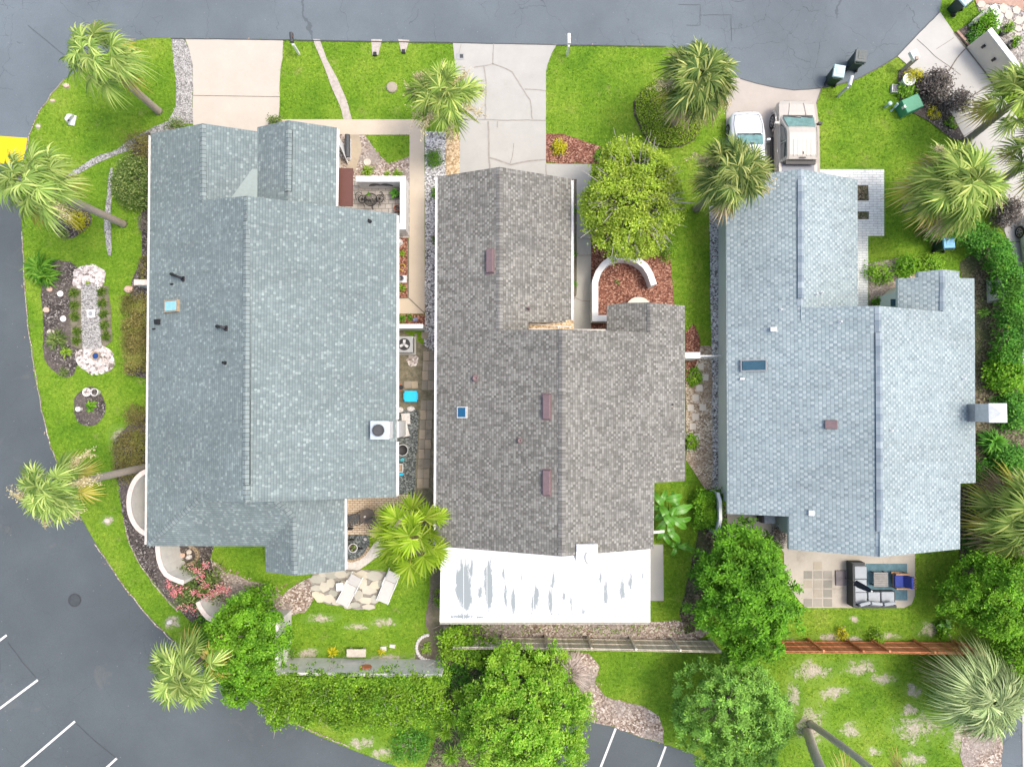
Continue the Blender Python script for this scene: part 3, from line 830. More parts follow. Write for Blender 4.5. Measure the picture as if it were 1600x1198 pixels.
for pts, w in (([(302, 150), (438, 152)], 0.03), ([(1134, 226), (1230, 226)], 0.05), ([(639, 466), (664, 490)], 0.05), ([(618, 466), (638, 466), (638, 375)], 0.07), ([(1283, 138), (1275, 163)], 0.05)):
    ribbon(mb, [P(*q) for q in pts], w, 0.05)
tag(mb.build('pavement_joint', MT['joint']), kind='structure')
sheet('driveway', [(1133, 120), (1156, 123), (1180, 130), (1210, 137), (1240, 141), (1262, 140), (1284, 138), (1275, 163), (1280, 200), (1282, 330), (1133, 330), (1134, 208), (1135, 150)], 3, MT['conc_pink'])
sheet('driveway', [(1401, 88), (1440, 47), (1468, 19), (1490, 52), (1540, 118), (1600, 200), (1680, 260), (1680, 620), (1600, 620), (1592, 470), (1586, 410), (1572, 370), (1545, 300), (1520, 240), (1508, 218), (1483, 175), (1463, 150), (1437, 119)], 3, MT['conc_pale'])
mb = MB()
for pts, w in (([(1432, 62), (1460, 88), (1500, 118)], 0.025), ([(1508, 77), (1494, 92), (1482, 112)], 0.06), ([(1490, 52), (1540, 116), (1560, 150)], 0.08), ([(1515, 152), (1548, 133)], 0.06), ([(1490, 60), (1462, 78)], 0.02), ([(1578, 378), (1600, 378)], 0.05), ([(1588, 424), (1604, 424)], 0.05), ([(1504, 214), (1560, 180)], 0.02)):
    ribbon(mb, wiggle(pts, 0.03), w, 0.05)
tag(mb.build('pavement_joint', MT['joint']), kind='structure')

# beds, mulch, gravel
sheet('mulch_bed', [(853, 209), (880, 209), (905, 218), (935, 228), (952, 238), (948, 256), (853, 255)], 2, MT['mulch_red'], 0.06)
sheet('mulch_bed', [(923, 335), (1000, 335), (1046, 380), (1050, 430), (1053, 470), (1062, 500), (1062, 520), (923, 520)], 2, MT['mulch_red'], 0.06)
sheet('mulch_bed', [(1071, 520), (1084, 505), (1094, 530), (1092, 560), (1071, 600)], 3, MT['mulch_red'], 0.06)
sheet('gravel_strip', [(664, 205), (719, 208), (717, 285), (684, 285), (684, 560), (662, 560), (664, 490)], 2, MT['gravel_grey'], 0.03)
sheet('gravel_strip', [(697, 208), (719, 207), (718, 300), (697, 300)], 3, MT['gravel_gold'], 0.03)
sheet('planting_strip', [(892, 280), (901, 280), (901, 460), (896, 470), (892, 470)], 2, MT['dirt'], 0.02)
sheet('side_yard', [(616, 508), (686, 555), (690, 880), (640, 870), (616, 800)], 2, MT['dirt_mossy'], 0.03)
sheet('slate_gravel', [(616, 640), (655, 640), (652, 700), (648, 770), (640, 790), (612, 790)], 3, MT['slate_dark'], 0.05)
sheet('shell_patch', blob(645, 563, 10, 10), 4, MT['shells'], 0.05)
sheet('mulch_bed', [(614, 370), (638, 370), (638, 465), (614, 465)], 3, MT['mulch_red'], 0.0)
sheet('mulch_bed', [(614, 491), (664, 491), (664, 510), (614, 510)], 3, MT['mulch_red'], 0.0)
sheet('courtyard_paving', [(526, 282), (640, 282), (640, 372), (526, 372)], 3, MT['paver_grey'])
sheet('entry_bed', [(526, 210), (570, 212), (590, 240), (608, 256), (622, 252), (640, 246), (640, 284), (526, 284)], 2, MT['litter'], 0.05)
sheet('entry_path', [(547, 211), (561, 211), (566, 232), (556, 268), (541, 268), (543, 240)], 4, MT['paver'], 0.02)
sheet('brick_patio', [(536, 772), (640, 772), (644, 800), (640, 838), (590, 842), (576, 835), (536, 835)], 3, MT['brick_buff'])
sheet('gravel_bed', [(536, 835), (576, 836), (577, 850), (572, 862), (562, 870), (548, 874), (536, 872)], 4, MT['slate_dark'], 0.03)
sheet('dirt_path', [(540, 872), (565, 872), (578, 858), (590, 842), (640, 838), (636, 850), (600, 862), (575, 880), (555, 895), (540, 895)], 2, MT['sand'], 0.05)
sheet('dirt_bed', [(330, 872), (352, 893), (380, 903), (418, 914), (440, 930), (455, 918), (476, 905), (494, 900), (490, 935), (478, 955), (455, 962), (420, 958), (350, 940), (310, 930), (290, 900)], 2, MT['litter'], 0.08)
sheet('mulch_bed', [(232, 640), (205, 660), (176, 690), (180, 730), (187, 760), (191, 800), (196, 822), (204, 851), (222, 884), (240, 909), (258, 931), (292, 966), (322, 985), (345, 958), (330, 872), (335, 850), (300, 840), (232, 840)], 2, MT['mulch_dark'], 0.05)
sheet('mulch_bed', [(235, 205), (215, 215), (205, 240), (222, 330), (222, 400), (206, 440), (200, 585), (232, 592), (240, 400)], 2, MT['mulch_dark'], 0.06)
sheet('mulch_bed', [(88, 320), (108, 309), (140, 327), (146, 348), (127, 365), (110, 375), (84, 366), (80, 345)], 2, MT['mulch_dark'], 0.05, 1)
sheet('mulch_bed', [(75, 404), (122, 412), (135, 450), (132, 530), (124, 562), (113, 594), (84, 582), (66, 555), (70, 500), (62, 450)], 2, MT['mulch_dark'], 0.05, 1)
sheet('gravel_path', [(127, 445), (153, 445), (158, 500), (160, 545), (130, 545), (128, 500)], 4, MT['gravel_path'], 0.05)
sheet('tuft_bed', [(110, 448), (128, 442), (155, 444), (171, 448), (177, 530), (160, 545), (128, 545), (112, 540)], 3, MT['dirt_mossy'], 0.07)
sheet('shell_bed', blob(140, 434, 27, 22), 3, MT['shells'], 0.05, 1)
sheet('shell_bed', blob(149, 562, 33, 23), 3, MT['shells'], 0.05, 1)
sheet('mulch_bed', blob(140, 635, 25, 32, jit=0.06), 2, MT['mulch_dark'], 0.05, 1)
sheet('garden_bed', [(676, 885), (692, 885), (692, 1000), (690, 1032), (648, 1032), (650, 1010), (660, 998), (672, 990), (664, 975)], 2, MT['dirt'], 0.06)
sheet('patio_slab', [(1000, 850), (1036, 850), (1037, 938), (1000, 938)], 3, MT['conc_grey'])
sheet('litter_strip', [(690, 970), (1100, 970), (1110, 985), (1090, 998), (700, 998)], 2, MT['litter'], 0.1)
sheet('litter_bed', [(838, 1015), (918, 1020), (936, 1040), (930, 1065), (946, 1088), (975, 1096), (1006, 1102), (1028, 1118), (1037, 1140), (1036, 1161), (1000, 1151), (962, 1136), (920, 1125), (870, 1100), (830, 1080)], 2, MT['litter'], 0.08)
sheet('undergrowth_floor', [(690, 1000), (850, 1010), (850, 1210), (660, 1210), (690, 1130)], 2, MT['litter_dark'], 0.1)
sheet('gravel_bed', [(1072, 540), (1122, 540), (1122, 760), (1104, 765), (1092, 748), (1072, 718)], 2, MT['gravel_tan'], 0.06)
sheet('gravel_strip', [(1108, 322), (1136, 322), (1136, 765), (1113, 765), (1112, 560), (1109, 420)], 3, MT['gravel_grey'], 0.05)
sheet('litter_bed', [(1088, 775), (1122, 765), (1136, 800), (1128, 860), (1085, 985), (1070, 990), (1062, 960), (1080, 880), (1092, 830)], 2, MT['litter_dark'], 0.1)
sheet('rear_patio', [(1136, 800), (1236, 800), (1236, 850), (1429, 850), (1429, 930), (1424, 943), (1412, 949), (1262, 949), (1250, 940), (1226, 908), (1224, 862), (1205, 838), (1136, 838)], 2, MT['conc_patio'])
sheet('front_walk', [(1270, 265), (1381, 265), (1381, 369), (1356, 369), (1356, 490), (1330, 490), (1330, 300), (1270, 300)], 2, MT['brick_white'])
for q in ([(1336, 290), (1356, 290), (1357, 314), (1336, 314)], [(1336, 331), (1357, 331), (1357, 343), (1336, 343)]):
    sheet('planting_pocket', q, 3, MT['litter_dark'], excl=False)
sheet('mulch_bed', [(1357, 412), (1400, 403), (1430, 415), (1430, 500), (1357, 500)], 2, MT['litter'], 0.06)
sheet('mulch_bed', [(1500, 410), (1545, 380), (1570, 440), (1580, 560), (1600, 640), (1600, 900), (1500, 900), (1490, 760), (1520, 760)], 2, MT['litter_dark'], 0.1)
sheet('mulch_bed', [(1404, 111), (1401, 143), (1410, 171), (1431, 180), (1453, 192), (1474, 208), (1492, 221), (1508, 218), (1483, 175), (1463, 150), (1437, 119), (1418, 104)], 4, MT['mulch_dark'], 0.03)
sheet('flagstone_base', [(1525, -30), (1640, -30), (1640, 130), (1586, 100), (1545, 48), (1530, 20), (1524, 6)], 2, MT['court'])
sheet('brick_band', [(1515, -30), (1660, -30), (1660, 60), (1600, 20), (1580, 10), (1556, 6), (1524, 6)], 4, MT['brick_red'], excl=False)
sheet('mulch_bed', [(1490, 52), (1515, 37), (1550, 8), (1563, 30), (1545, 50), (1511, 74)], 4, MT['mulch_dark'])
for bx in ((1268, 1135, 30, 36), (1430, 1132, 36, 34), (1420, 1108, 16, 12), (1270, 1048, 34, 18), (1345, 1043, 30, 14), (1428, 1078, 16, 12), (1300, 1082, 26, 12), (1425, 1188, 22, 16), (1365, 1172, 14, 8), (1300, 994, 26, 9), (1335, 998, 14, 5), (1390, 994, 20, 8), (1452, 985, 24, 14), (1335, 967, 8, 6), (1240, 1003, 16, 8), (1500, 1150, 20, 26), (1330, 1140, 20, 14), (1240, 1090, 14, 30), (1380, 1060, 24, 10),
           (168, 813, 11, 8), (83, 158, 7, 5), (60, 198, 5, 6), (104, 135, 7, 7), (505, 966, 26, 8), (560, 978, 22, 7), (600, 972, 24, 8), (565, 1160, 24, 12), (600, 1176, 22, 12), (640, 1026, 22, 6), (183, 686, 15, 20), (267, 972, 15, 11), (605, 1026, 34, 6), (480, 1020, 24, 7), (1050, 985, 22, 11)):
    x, y, rx_, ry_ = bx
    n_ = 18
    mb = MB(); vals = []
    cw_ = P(x, y); NSH[0] += 1; zz_ = 0.004 + 0.0001 * (NSH[0] - 60)
    mb.v.append((cw_.x, cw_.y, zz_)); vals.append(1.0)
    for k_, fr_ in enumerate((0.45, 0.8, 1.25)):
        for q in range(n_):
            a_ = 2 * math.pi * q / n_
            f_ = fr_ * (1 + 0.35 * mnoise.noise(Vector((x + math.cos(a_) * 1.3, y + math.sin(a_) * 1.3, 0.5))))
            w_ = P(x + rx_ * f_ * math.cos(a_), y + ry_ * f_ * math.sin(a_))
            mb.v.append((w_.x, w_.y, zz_)); vals.append((0.8, 0.55, 0.0)[k_])
    for q in range(n_):
        mb.f.append((0, 1 + (q + 1) % n_, 1 + q))
        for k_ in (0, 1):
            a_, b_ = 1 + k_ * n_ + q, 1 + k_ * n_ + (q + 1) % n_
            mb.f.append((a_, b_, b_ + n_, a_ + n_))
    mb.mi = [0] * len(mb.f)
    o_ = mb.build('bare_sand', MT['sparse'])
    at_ = o_.data.attributes.new('bare', 'FLOAT', 'POINT'); at_.data.foreach_set('value', vals)
    if o_.data.polygons[0].normal.z < 0: o_.data.flip_normals()
    tag(o_, kind='structure')
    EXCL.append(np.array([tuple(P(x + rx_ * 0.3 * math.cos(q), y + ry_ * 0.3 * math.sin(q)))[:2] for q in [k * 0.524 for k in range(12)]]))
mb = MB()
for pts in ([(192, 812), (196, 824), (203, 851), (221, 885), (239, 910), (257, 932), (278, 955)], [(148, 849), (186, 905), (227, 958), (272, 1002)], [(401, 1100), (461, 1128), (500, 1147), (546, 1166)], [(35, 363), (38, 440), (46, 525), (64, 633), (80, 700), (123, 802)], [(60, 176), (82, 147), (100, 124)], [(41, 235), (47, 208), (61, 176)]):
    ribbon(mb, wiggle(pts, 0.07, 0.15), 0.055, 0.027)
tag(mb.build('lawn_edge', MT['litter']), kind='structure')

sheet('terrace_bed', [(488, 896), (500, 891), (540, 889), (604, 892), (600, 915), (592, 930), (584, 948), (566, 952), (530, 946), (494, 938), (486, 922)], 2, MT['joint_bed'], 0.06)
# ------------------------------------------------------------------ houses
def shifted(pl, dz): return (pl[0], pl[1], pl[2] + dz)

class Roof:
    """closed roof slab made of planar faces; rims take the fascia material"""
    def __init__(s): s.polys = []
    def face(s, pix, pl=None):
        pts = [on_plane(x, y, pl) if pl else P(x, y, z) for x, y, *zz in pix for z in [zz[0] if zz else None]]
        s.polys.append(pts); return pts
    def build(s, name, parent, mats, thick=0.2):
        keys, V = {}, []
        def idx(q):
            k = (round(q.x, 2), round(q.y, 2), round(q.z, 2))
            if k not in keys: keys[k] = len(V); V.append(q.copy())
            return keys[k]
        tops = []
        for pl in s.polys:
            ids = [idx(q) for q in pl]
            nrm = Vector((0, 0, 0))
            for i in range(len(pl)):
                a, b_ = pl[i], pl[(i + 1) % len(pl)]
                nrm += a.cross(b_)
            if nrm.z < 0: ids = ids[::-1]; nrm = -nrm
            tops.append((ids, nrm.normalized()))
        n = len(V)
        allv = V + [q - Vector((0, 0, thick)) for q in V]
        edges = {}
        for ids, _ in tops:
            for i in range(len(ids)):
                a, b_ = ids[i], ids[(i + 1) % len(ids)]
                edges[(a, b_)] = 1
        mb = MB(); uvs = []
        F, MI = [], []
        for ids, nr in tops:
            F.append(tuple(ids)); MI.append(0)
            h = Vector((0, 0, 1)).cross(nr)
            h = h.normalized() if h.length > 1e-4 else Vector((0, 1, 0))
            sl = nr.cross(h)
            uvs += [(V[i].dot(sl), V[i].dot(h)) for i in ids]
        for ids, nr in tops:
            F.append(tuple(i + n for i in ids[::-1])); MI.append(1); uvs += [(0, 0)] * len(ids)
        for (a, b_) in edges:
            if (b_, a) not in edges:
                F.append((a, a + n, b_ + n, b_)); MI.append(1); uvs += [(0, 0)] * 4
        mb.v = [tuple(q) for q in allv]; mb.f = F; mb.mi = MI
        return mb.build(name, mats, parent, uvs=uvs)

def ridge_cap(name, parent, a, b_, slopeL, slopeR, mat, half=0.15, lift=0.03, side=None):
    """folded strip over a ridge from a to b_"""
    d = (b_ - a).normalized()
    s = Vector((-d.y, d.x, 0)).normalized()
    up = Vector((0, 0, lift))
    L = s * half; Rr = -s * half
    def pt(p, v, sl): return p + v - Vector((0, 0, half * sl)) + up
    ln = (b_ - a).length
    vs = [pt(a, L, slopeL), a + up + Vector((0, 0, 0.01)), pt(a, Rr, slopeR), pt(b_, L, slopeL), b_ + up + Vector((0, 0, 0.01)), pt(b_, Rr, slopeR)]
    low = [q - Vector((0, 0, lift + 0.06)) for q in vs]
    mb = MB()
    mb.v = [tuple(q) for q in vs + low]
    mb.f = [(0, 3, 4, 1), (1, 4, 5, 2), (0, 6, 9, 3), (2, 5, 11, 8), (0, 1, 7, 6), (1, 2, 8, 7), (3, 9, 10, 4), (4, 10, 11, 5)]
    mb.mi = [0, 0, 1, 1, 1, 1, 1, 1]
    uvs = []
    for f in mb.f:
        for i in f:
            k = i % 6
            uvs.append((ln if k >= 3 else 0.0, (k % 3) * half))
    return mb.build(name, [mat, side or mat], parent, uvs=uvs)

def offset_poly(pts, d):
    """inset a plan polygon by d"""
    area = sum(pts[i].x * pts[(i + 1) % len(pts)].y - pts[(i + 1) % len(pts)].x * pts[i].y for i in range(len(pts)))
    if area < 0: pts = pts[::-1]
    out = []
    n = len(pts)
    for i in range(n):
        a, b_, c = pts[i - 1], pts[i], pts[(i + 1) % n]
        d1 = (b_ - a); d1.z = 0; d1.normalize(); d2 = (c - b_); d2.z = 0; d2.normalize()
        n1 = Vector((-d1.y, d1.x, 0)); n2 = Vector((-d2.y, d2.x, 0))
        m = (n1 + n2); m.normalize()
        k = d / max(0.3, m.dot(n1))
        out.append(b_ + m * k)
    return out

def walls(parent, mat, pix, z=2.5, inset=0.4, gables=()):
    pts = [P(x, y, 2.7) for x, y in pix]
    for p in pts: p.z = 0
    EXCL.append(np.array([(q.x, q.y) for q in pts]))
    w = offset_poly(pts, inset)
    mb = MB()
    mb.prism([Vector((q.x, q.y, -0.05)) for q in w], z + 0.05)
    for tri in gables:                      # (left foot, peak, right foot, inward y)
        a, pk, c, dy = tri
        f = 0.72
        q = [Vector((a.x + (pk.x - a.x) * (1 - f) * 0.4, a.y, z - 0.02)), Vector((c.x + (pk.x - c.x) * (1 - f) * 0.4, a.y, z - 0.02)), Vector((pk.x, a.y, pk.z - 0.28))]
        q = [v + Vector((0, dy, 0)) for v in q]
        n = len(q); off = Vector((0, 0.12 if dy > 0 else -0.12, 0))
        mb.add(q + [v + off for v in q], [(0, 1, 2), (5, 4, 3), (0, 3, 4, 1), (1, 4, 5, 2), (2, 5, 3, 0)])
    return mb.build('wall', mat, parent)

def gutter(parent, a, b_, mat, out, name='gutter'):
    """an open trough along an eave"""
    d = (b_ - a).normalized()
    o = Vector(out).normalized()
    mb = MB()
    prof = [(0.0, 0.0), (0.0, -0.11), (0.09, -0.11), (0.115, 0.0), (0.1, 0.0), (0.08, -0.09), (0.015, -0.09), (0.015, 0.0)]
    secs = [[p + o * x + Vector((0, 0, z)) for x, z in prof] for p in (a, b_)]
    mb.loft(secs)
    return mb.build(name, mat, parent)

def pipe_vent(parent, base, r_=0.05, h=0.3, mat='dark', name='vent_pipe', flash='dark'):
    mb = MB()
    mb.lathe(base, [(r_ * 1.7, -0.04), (r_ * 1.6, 0.03), (r_ * 1.1, 0.07), (r_, 0.1), (r_, h), (r_ * 0.7, h), (r_ * 0.7, h - 0.08)], 12)
    return mb.build(name, MT[mat], parent, smooth=False)

def slope_frame(pl):
    nrm = Vector((-pl[0], -pl[1], 1)).normalized()
    h = Vector((0, 0, 1)).cross(nrm).normalized()
    s = nrm.cross(h)
    M = Matrix((s, h, nrm)).transposed()
    return M

def on_roof_box(parent, px, py, pl, size, name, mat, top=1.0, lift=0.0, bevel=0.0):
    c = on_plane(px, py, pl); M = slope_frame(pl)
    mb = MB()
    mb.box(c + M @ Vector((0, 0, size[2] / 2 - 0.02 + lift)), size, M=M, top=top)
    return mb.build(name, MT[mat], parent, bevel=bevel)

def skylight(parent, px, py, pl, w, l, frame, pane, fw=0.055):
    c = on_plane(px, py, pl); M = slope_frame(pl)
    mb = MB()
    for dx, dy, sx, sy in ((0, l / 2, w + fw, fw), (0, -l / 2, w + fw, fw), (w / 2, 0, fw, l - fw), (-w / 2, 0, fw, l - fw)):
        mb.box(c + M @ Vector((dx, dy, 0.06)), (sx, sy, 0.17), M=M)
    o = mb.build('skylight', MT[frame], parent)
    g = MB()
    g.box(c + M @ Vector((0, 0, 0.07)), (w - fw, l - fw, 0.16), M=M, top=0.95)
    g.build('pane', MT[pane], o)
    return o

def window(parent, x0, x1, z0, z1, y, face):
    """glazed opening on a wall; face 's'/'n' at constant y, 'e'/'w' at constant x (x0..x1 run along the wall)"""
    mb, g = MB(), MB()
    cx, cz, w, h = (x0 + x1) / 2, (z0 + z1) / 2, x1 - x0, z1 - z0
    def put(m, c, s):
        if face in 'ns': m.box((c[0], y, c[1]), (s[0], s[2], s[1]))
        else: m.box((y, c[0], c[1]), (s[2], s[0], s[1]))
    for c, s in (((cx, z0), (w + 0.12, 0.06, 0.1)), ((cx, z1), (w + 0.12, 0.06, 0.1)), ((x0, cz), (0.06, h - 0.07, 0.1)), ((x1, cz), (0.06, h - 0.07, 0.1)), ((cx, cz), (0.05, h - 0.07, 0.08))):
        put(mb, c, s)
    f = mb.build('window', MT['white'], parent)
    put(g, (cx, cz), (w - 0.04, h - 0.04, 0.05)); g.build('pane', MT['glass_win'], f)
    return f

def garage_door(parent, x0, x1, y, mat):
    mb = MB()
    for k in range(4):
        for j in range(4):
            w = (x1 - x0) / 4
            mb.box((x0 + w * (j + 0.5), y, 0.28 + 0.53 * k), (w - 0.05, 0.06, 0.48), top=0.98)
    mb.box(((x0 + x1) / 2, y - 0.03, 1.08), (x1 - x0, 0.05, 2.12))
    return mb.build('garage_door', mat, parent)

def west_east(pxW, pxR, pxE, py, ze=2.7, s=0.483):
    xw = P(pxW, py, ze).x
    W = (s, 0.0, ze - s * xw)
    rdg = on_plane(pxR, py, W)
    xe = P(pxE, py, ze).x
    se = (rdg.z - ze) / (rdg.x - xe)
    E = (se, 0.0, ze - se * xe)
    return W, E, rdg, xw, xe

# ---- left house: slate-green roof
WA, EA, rA, xwA, xeA = west_east(231.5, 385, 620, 560)
HA = thing('house', 'large house with green-grey shingle roof at the street corner, hipped at its rear left', 'house', ((xwA + xeA) / 2, 1.0, 0))
rf = Roof()
rf.face([(235.5, 209), (316.5, 193), (316.5, 313), (386, 306), (384, 785), (310, 779.5), (229, 853)], WA)
rf.face([(386, 306), (620, 334), (619.5, 776), (384, 785)], EA)
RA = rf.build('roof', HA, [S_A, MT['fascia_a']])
r1 = on_plane(316.5, 250, WA)
G1 = (-0.44, 0.0, r1.z + 0.44 * r1.x)
rf = Roof(); rf.face([(316.5, 193), (409, 206.5), (409, 330), (316.5, 330)], shifted(G1, -0.012)); rf.build('front_roof', HA, [S_A, MT['fascia_a']])
zg = 4.05
rg = P(451, 240, zg)
G2W = (0.47, 0.0, zg - 0.47 * rg.x); G2E = (-0.47, 0.0, zg + 0.47 * rg.x)
rf = Roof()
rf.face([(402, 199), (451, 188), (451, 340), (401, 340)], G2W)
rf.face([(451, 188), (526.5, 199.5), (524.5, 340), (451, 340)], G2E)
rf.build('front_roof', HA, [S_A, MT['fascia_a']])
mb = MB()
c = [on_plane(x, y, shifted(G1, 0.03)) for x, y in ((394, 264), (402, 264), (402, 322), (352, 322))]
mb.prism(c, -0.03)
mb.build('roof_cricket', plain('pale_teal_membrane', (0.25, 0.3, 0.285), 0.8, var=0.08), HA)
# rear hip and lean-to
rf = Roof()
Ye = P(300, 853, 2.7).y
hz = on_plane(310, 779.5, WA)
sS = (hz.z - 2.7) / (hz.y - Ye)
SP = (0.0, sS, 2.7 - sS * Ye)
a0 = on_plane(229, 853, SP)
j = on_plane(458, 808, SP)
rf.polys.append([on_plane(229, 853, WA), on_plane(310, 779.5, WA), on_plane(385, 772, SP), on_plane(430, 776, SP), j, on_plane(414, 853, SP)])
rp = P(460, 899, j.z)
rf.polys.append([j, on_plane(414, 853, SP), P(415, 893, 2.72), rp])
ex = P(538.5, 830, 2.72)
rf.polys.append([on_plane(430, 776, SP), P(520, 770, 3.05), P(538.5, 776, 2.75), P(539, 891, 2.72), rp, j])
rf.build('rear_roof', HA, [S_A, MT['fascia_a']])
hipA, hipB = on_plane(231, 850.5, WA), on_plane(309, 780.5, WA)
ridge_cap('hip_cap', HA, hipA, hipB, 0.3, 0.3, S_A_cap, 0.14, 0.035)
ridge_cap('hip_cap', HA, on_plane(431, 781, SP), j, 0.2, 0.2, S_A_cap, 0.14, 0.035)
ridge_cap('ridge_cap', HA, rp + Vector((0, 0.05, 0)), j, 0.36, 0.4, S_A_cap, 0.14, 0.03)
ridge_cap('ridge_cap', HA, on_plane(316.5, 194, WA), on_plane(316.5, 315, WA), -0.44 + 0.88, 0.483, S_A_cap, 0.15, 0.03)
q0, q1 = on_plane(385.7, 307, WA), on_plane(384.3, 783.5, WA)
ridge_cap('ridge_cap', HA, q0, q0.lerp(q1, 0.08), 0.46, 0.48, S_A_cap, 0.15, 0.03)
ridge_cap('ridge_vent', HA, q0.lerp(q1, 0.082), q0.lerp(q1, 0.945), 0.46, 0.48, S_A_cap, 0.15, 0.075, MT['black'])
ridge_cap('ridge_cap', HA, q0.lerp(q1, 0.947), q1, 0.46, 0.48, S_A_cap, 0.15, 0.03)
q0, q1 = on_plane(453, 190, G2W), on_plane(452.5, 312, G2W)
q0, q1 = Vector((rg.x, q0.y, zg)), Vector((rg.x, q1.y, zg))
ridge_cap('ridge_vent', HA, q0.lerp(q1, 0.1), q0.lerp(q1, 0.89), 0.47, 0.47, S_A_cap, 0.15, 0.075, MT['black'])
walls(HA, MT['stucco_beige'], [(235, 212), (405, 208), (405, 203), (525, 203), (525, 338), (619, 338), (619, 774), (537, 778), (537, 888), (416, 888), (416, 852), (230, 852)], inset=0.42)
EXCL.pop()
walls_excl = [P(x, y, 2.7) for x, y in [(260, 235), (520, 225), (525, 345), (612, 345), (612, 780), (530, 870), (430, 870), (425, 835), (250, 835)]]
EXCL.append(np.array([(q.x, q.y) for q in walls_excl]))
for pk, a, c, yy in ((on_plane(385, 313, WA), xwA, xeA, 0), (on_plane(385, 776, WA), xwA, xeA, 0)):
    mb = MB()
    q = [Vector((xwA + 1.0, pk.y, 2.5)), Vector((xeA - 1.0, pk.y, 2.5)), Vector((pk.x, pk.y, pk.z - 0.3))]
    o = Vector((0, -0.35 if pk.y > 0 else 0.35, 0))
    q = [v + o for v in q]
    mb.add(q + [v + o * 0.4 for v in q], [(0, 1, 2), (5, 4, 3), (0, 3, 4, 1), (1, 4, 5, 2), (2, 5, 3, 0)])
    mb.build('gable_wall', MT['stucco_beige'], HA)
ga = [on_plane(620, 336, EA), on_plane(619.5, 655, EA), on_plane(619.5, 690, EA), on_plane(619.5, 775, EA)]
for a, b_ in ((ga[0], ga[1]), (ga[2], ga[3])):
    gutter(HA, a - Vector((0, 0, 0.03)), b_ - Vector((0, 0, 0.03)), MT['white'], (1, 0, 0))
gutter(HA, on_plane(235.3, 211, WA) - Vector((0, 0, 0.03)), on_plane(229.2, 851, WA) - Vector((0, 0, 0.03)), MT['fascia_a'], (-1, 0, 0))
a, b_ = on_plane(526.5, 201, G2E), on_plane(524.5, 321, G2E)
gutter(HA, a - Vector((0, 0, 0.03)), b_ - Vector((0, 0, 0.03)), MT['white'], (1, 0, 0))
gutter(HA, P(538.5, 779, 2.72), P(539, 889, 2.69), MT['white'], (1, 0, 0))
# chimney
mb = MB()
cx, cy = P(593, 672, 3.75).x, P(593, 672, 3.75).y
cw = m_at(29, 3.75)
mb.box((cx + 0.05, cy, 1.8), (cw * 0.92, cw * 0.94, 3.7)); mb.box((cx + 0.42, cy, 1.2), (0.5, cw * 0.9, 2.5))
ch = mb.build('chimney', MT['stucco_white'], HA)
mb = MB(); mb.box((cx, cy, 3.7), (cw, cw, 0.1)); mb.build('chimney_cap', plain('pale_blue_metal', (0.46, 0.52, 0.54), 0.5, 0.2, var=0.06), ch, bevel=0.01)
mb = MB(); mb.lathe((cx - 0.02, cy, 3.75), [(0.24, 0), (0.24, 0.16), (0.28, 0.17), (0.28, 0.22), (0.25, 0.22), (0.24, 0.14), (0.02, 0.14)], 22)
mb.build('flue', MT['dark'], ch)
skylight(HA, 270.5, 478.5, WA, 0.86, 0.52, 'tan', 'skyblue')
for px, py, w, l, h in ((269, 444, 0.2, 0.09, 0.08), (241, 514, 0.2, 0.08, 0.08), (248, 503, 0.27, 0.28, 0.2)):
    on_roof_box(HA, px, py, WA, (w, l, h), 'roof_vent', 'black', 0.8)
def gooseneck(parent, pa, pb, pl, mat='black'):
    a, b_ = on_plane(*pa, pl), on_plane(*pb, pl)
    mb = MB()
    up = Vector((0, 0, 1))
    mb.lathe(a, [(0.15, -0.05), (0.13, 0.03), (0.07, 0.05)], 12)
    mb.tube([a - up * 0.05, a + up * 0.3, a.lerp(b_, 0.3) + up * 0.38, b_ + up * 0.3, b_ + up * 0.2], [0.06, 0.06, 0.06, 0.075, 0.09], 9)
    return mb.build('roof_vent', MT[mat], parent)
gooseneck(HA, (287, 436), (272, 430), WA)
gooseneck(HA, (354, 513), (343, 511), WA)
pipe_vent(HA, on_plane(352, 567, WA), 0.055, 0.28, 'black')
pipe_vent(HA, on_plane(578, 346, EA), 0.055, 0.28, 'black')
# porch canopy, triangular entry wing wall, front doors
a = [P(x, y, 2.5) for x, y in ((526, 262.5), (551.5, 263), (551, 322), (525.5, 321))]
mb = MB(); mb.prism([q - Vector((0, 0, 0.08)) for q in a], 0.08); mb.build('porch_canopy', MT['brownroof'], HA)
xg = P(526, 260, 2.7).x
mb = MB()
b0 = P(545, 255, 0); 
mb.add([(xg - 0.3, b0.y + 0.95, 0), (xg - 0.3, b0.y + 0.95, 2.4), (b0.x, b0.y, 0.15), (b0.x, b0.y, 0), (xg - 0.3, b0.y + 0.83, 0), (xg - 0.3, b0.y + 0.83, 2.4), (b0.x, b0.y - 0.12, 0.15), (b0.x, b0.y - 0.12, 0)],
       [(0, 3, 2, 1), (4, 5, 6, 7), (1, 2, 6, 5), (2, 3, 7, 6), (0, 1, 5, 4), (0, 4, 7, 3)])
mb.build('wing_wall', MT['stucco_white'], HA)
yA = offset_poly([P(x, y, 2.7) for x, y in [(235, 212), (405, 208), (405, 330), (235, 330)]], 0.42)
garage_door(HA, P(265, 212, 1).x, P(382, 212, 1).x, P(300, 209.5, 2.7).y - 0.36, MT['stucco_beige'])
for a, b_ in ((430, 465), (480, 505)):
    window(HA, P(a, 203, 1.5).x, P(b_, 203, 1.5).x, 0.9, 2.1, P(460, 203, 2.7).y - 0.4, 'n')
for y0, y1 in ((700, 730), (560, 590), (400, 440)):
    window(HA, P(0, y1, 1.5).y, P(0, y0, 1.5).y, 0.9, 2.1, xeA - 0.4, 'e')
    window(HA, P(0, y1, 1.5).y, P(0, y0, 1.5).y, 0.9, 2.1, xwA + 0.42, 'w')

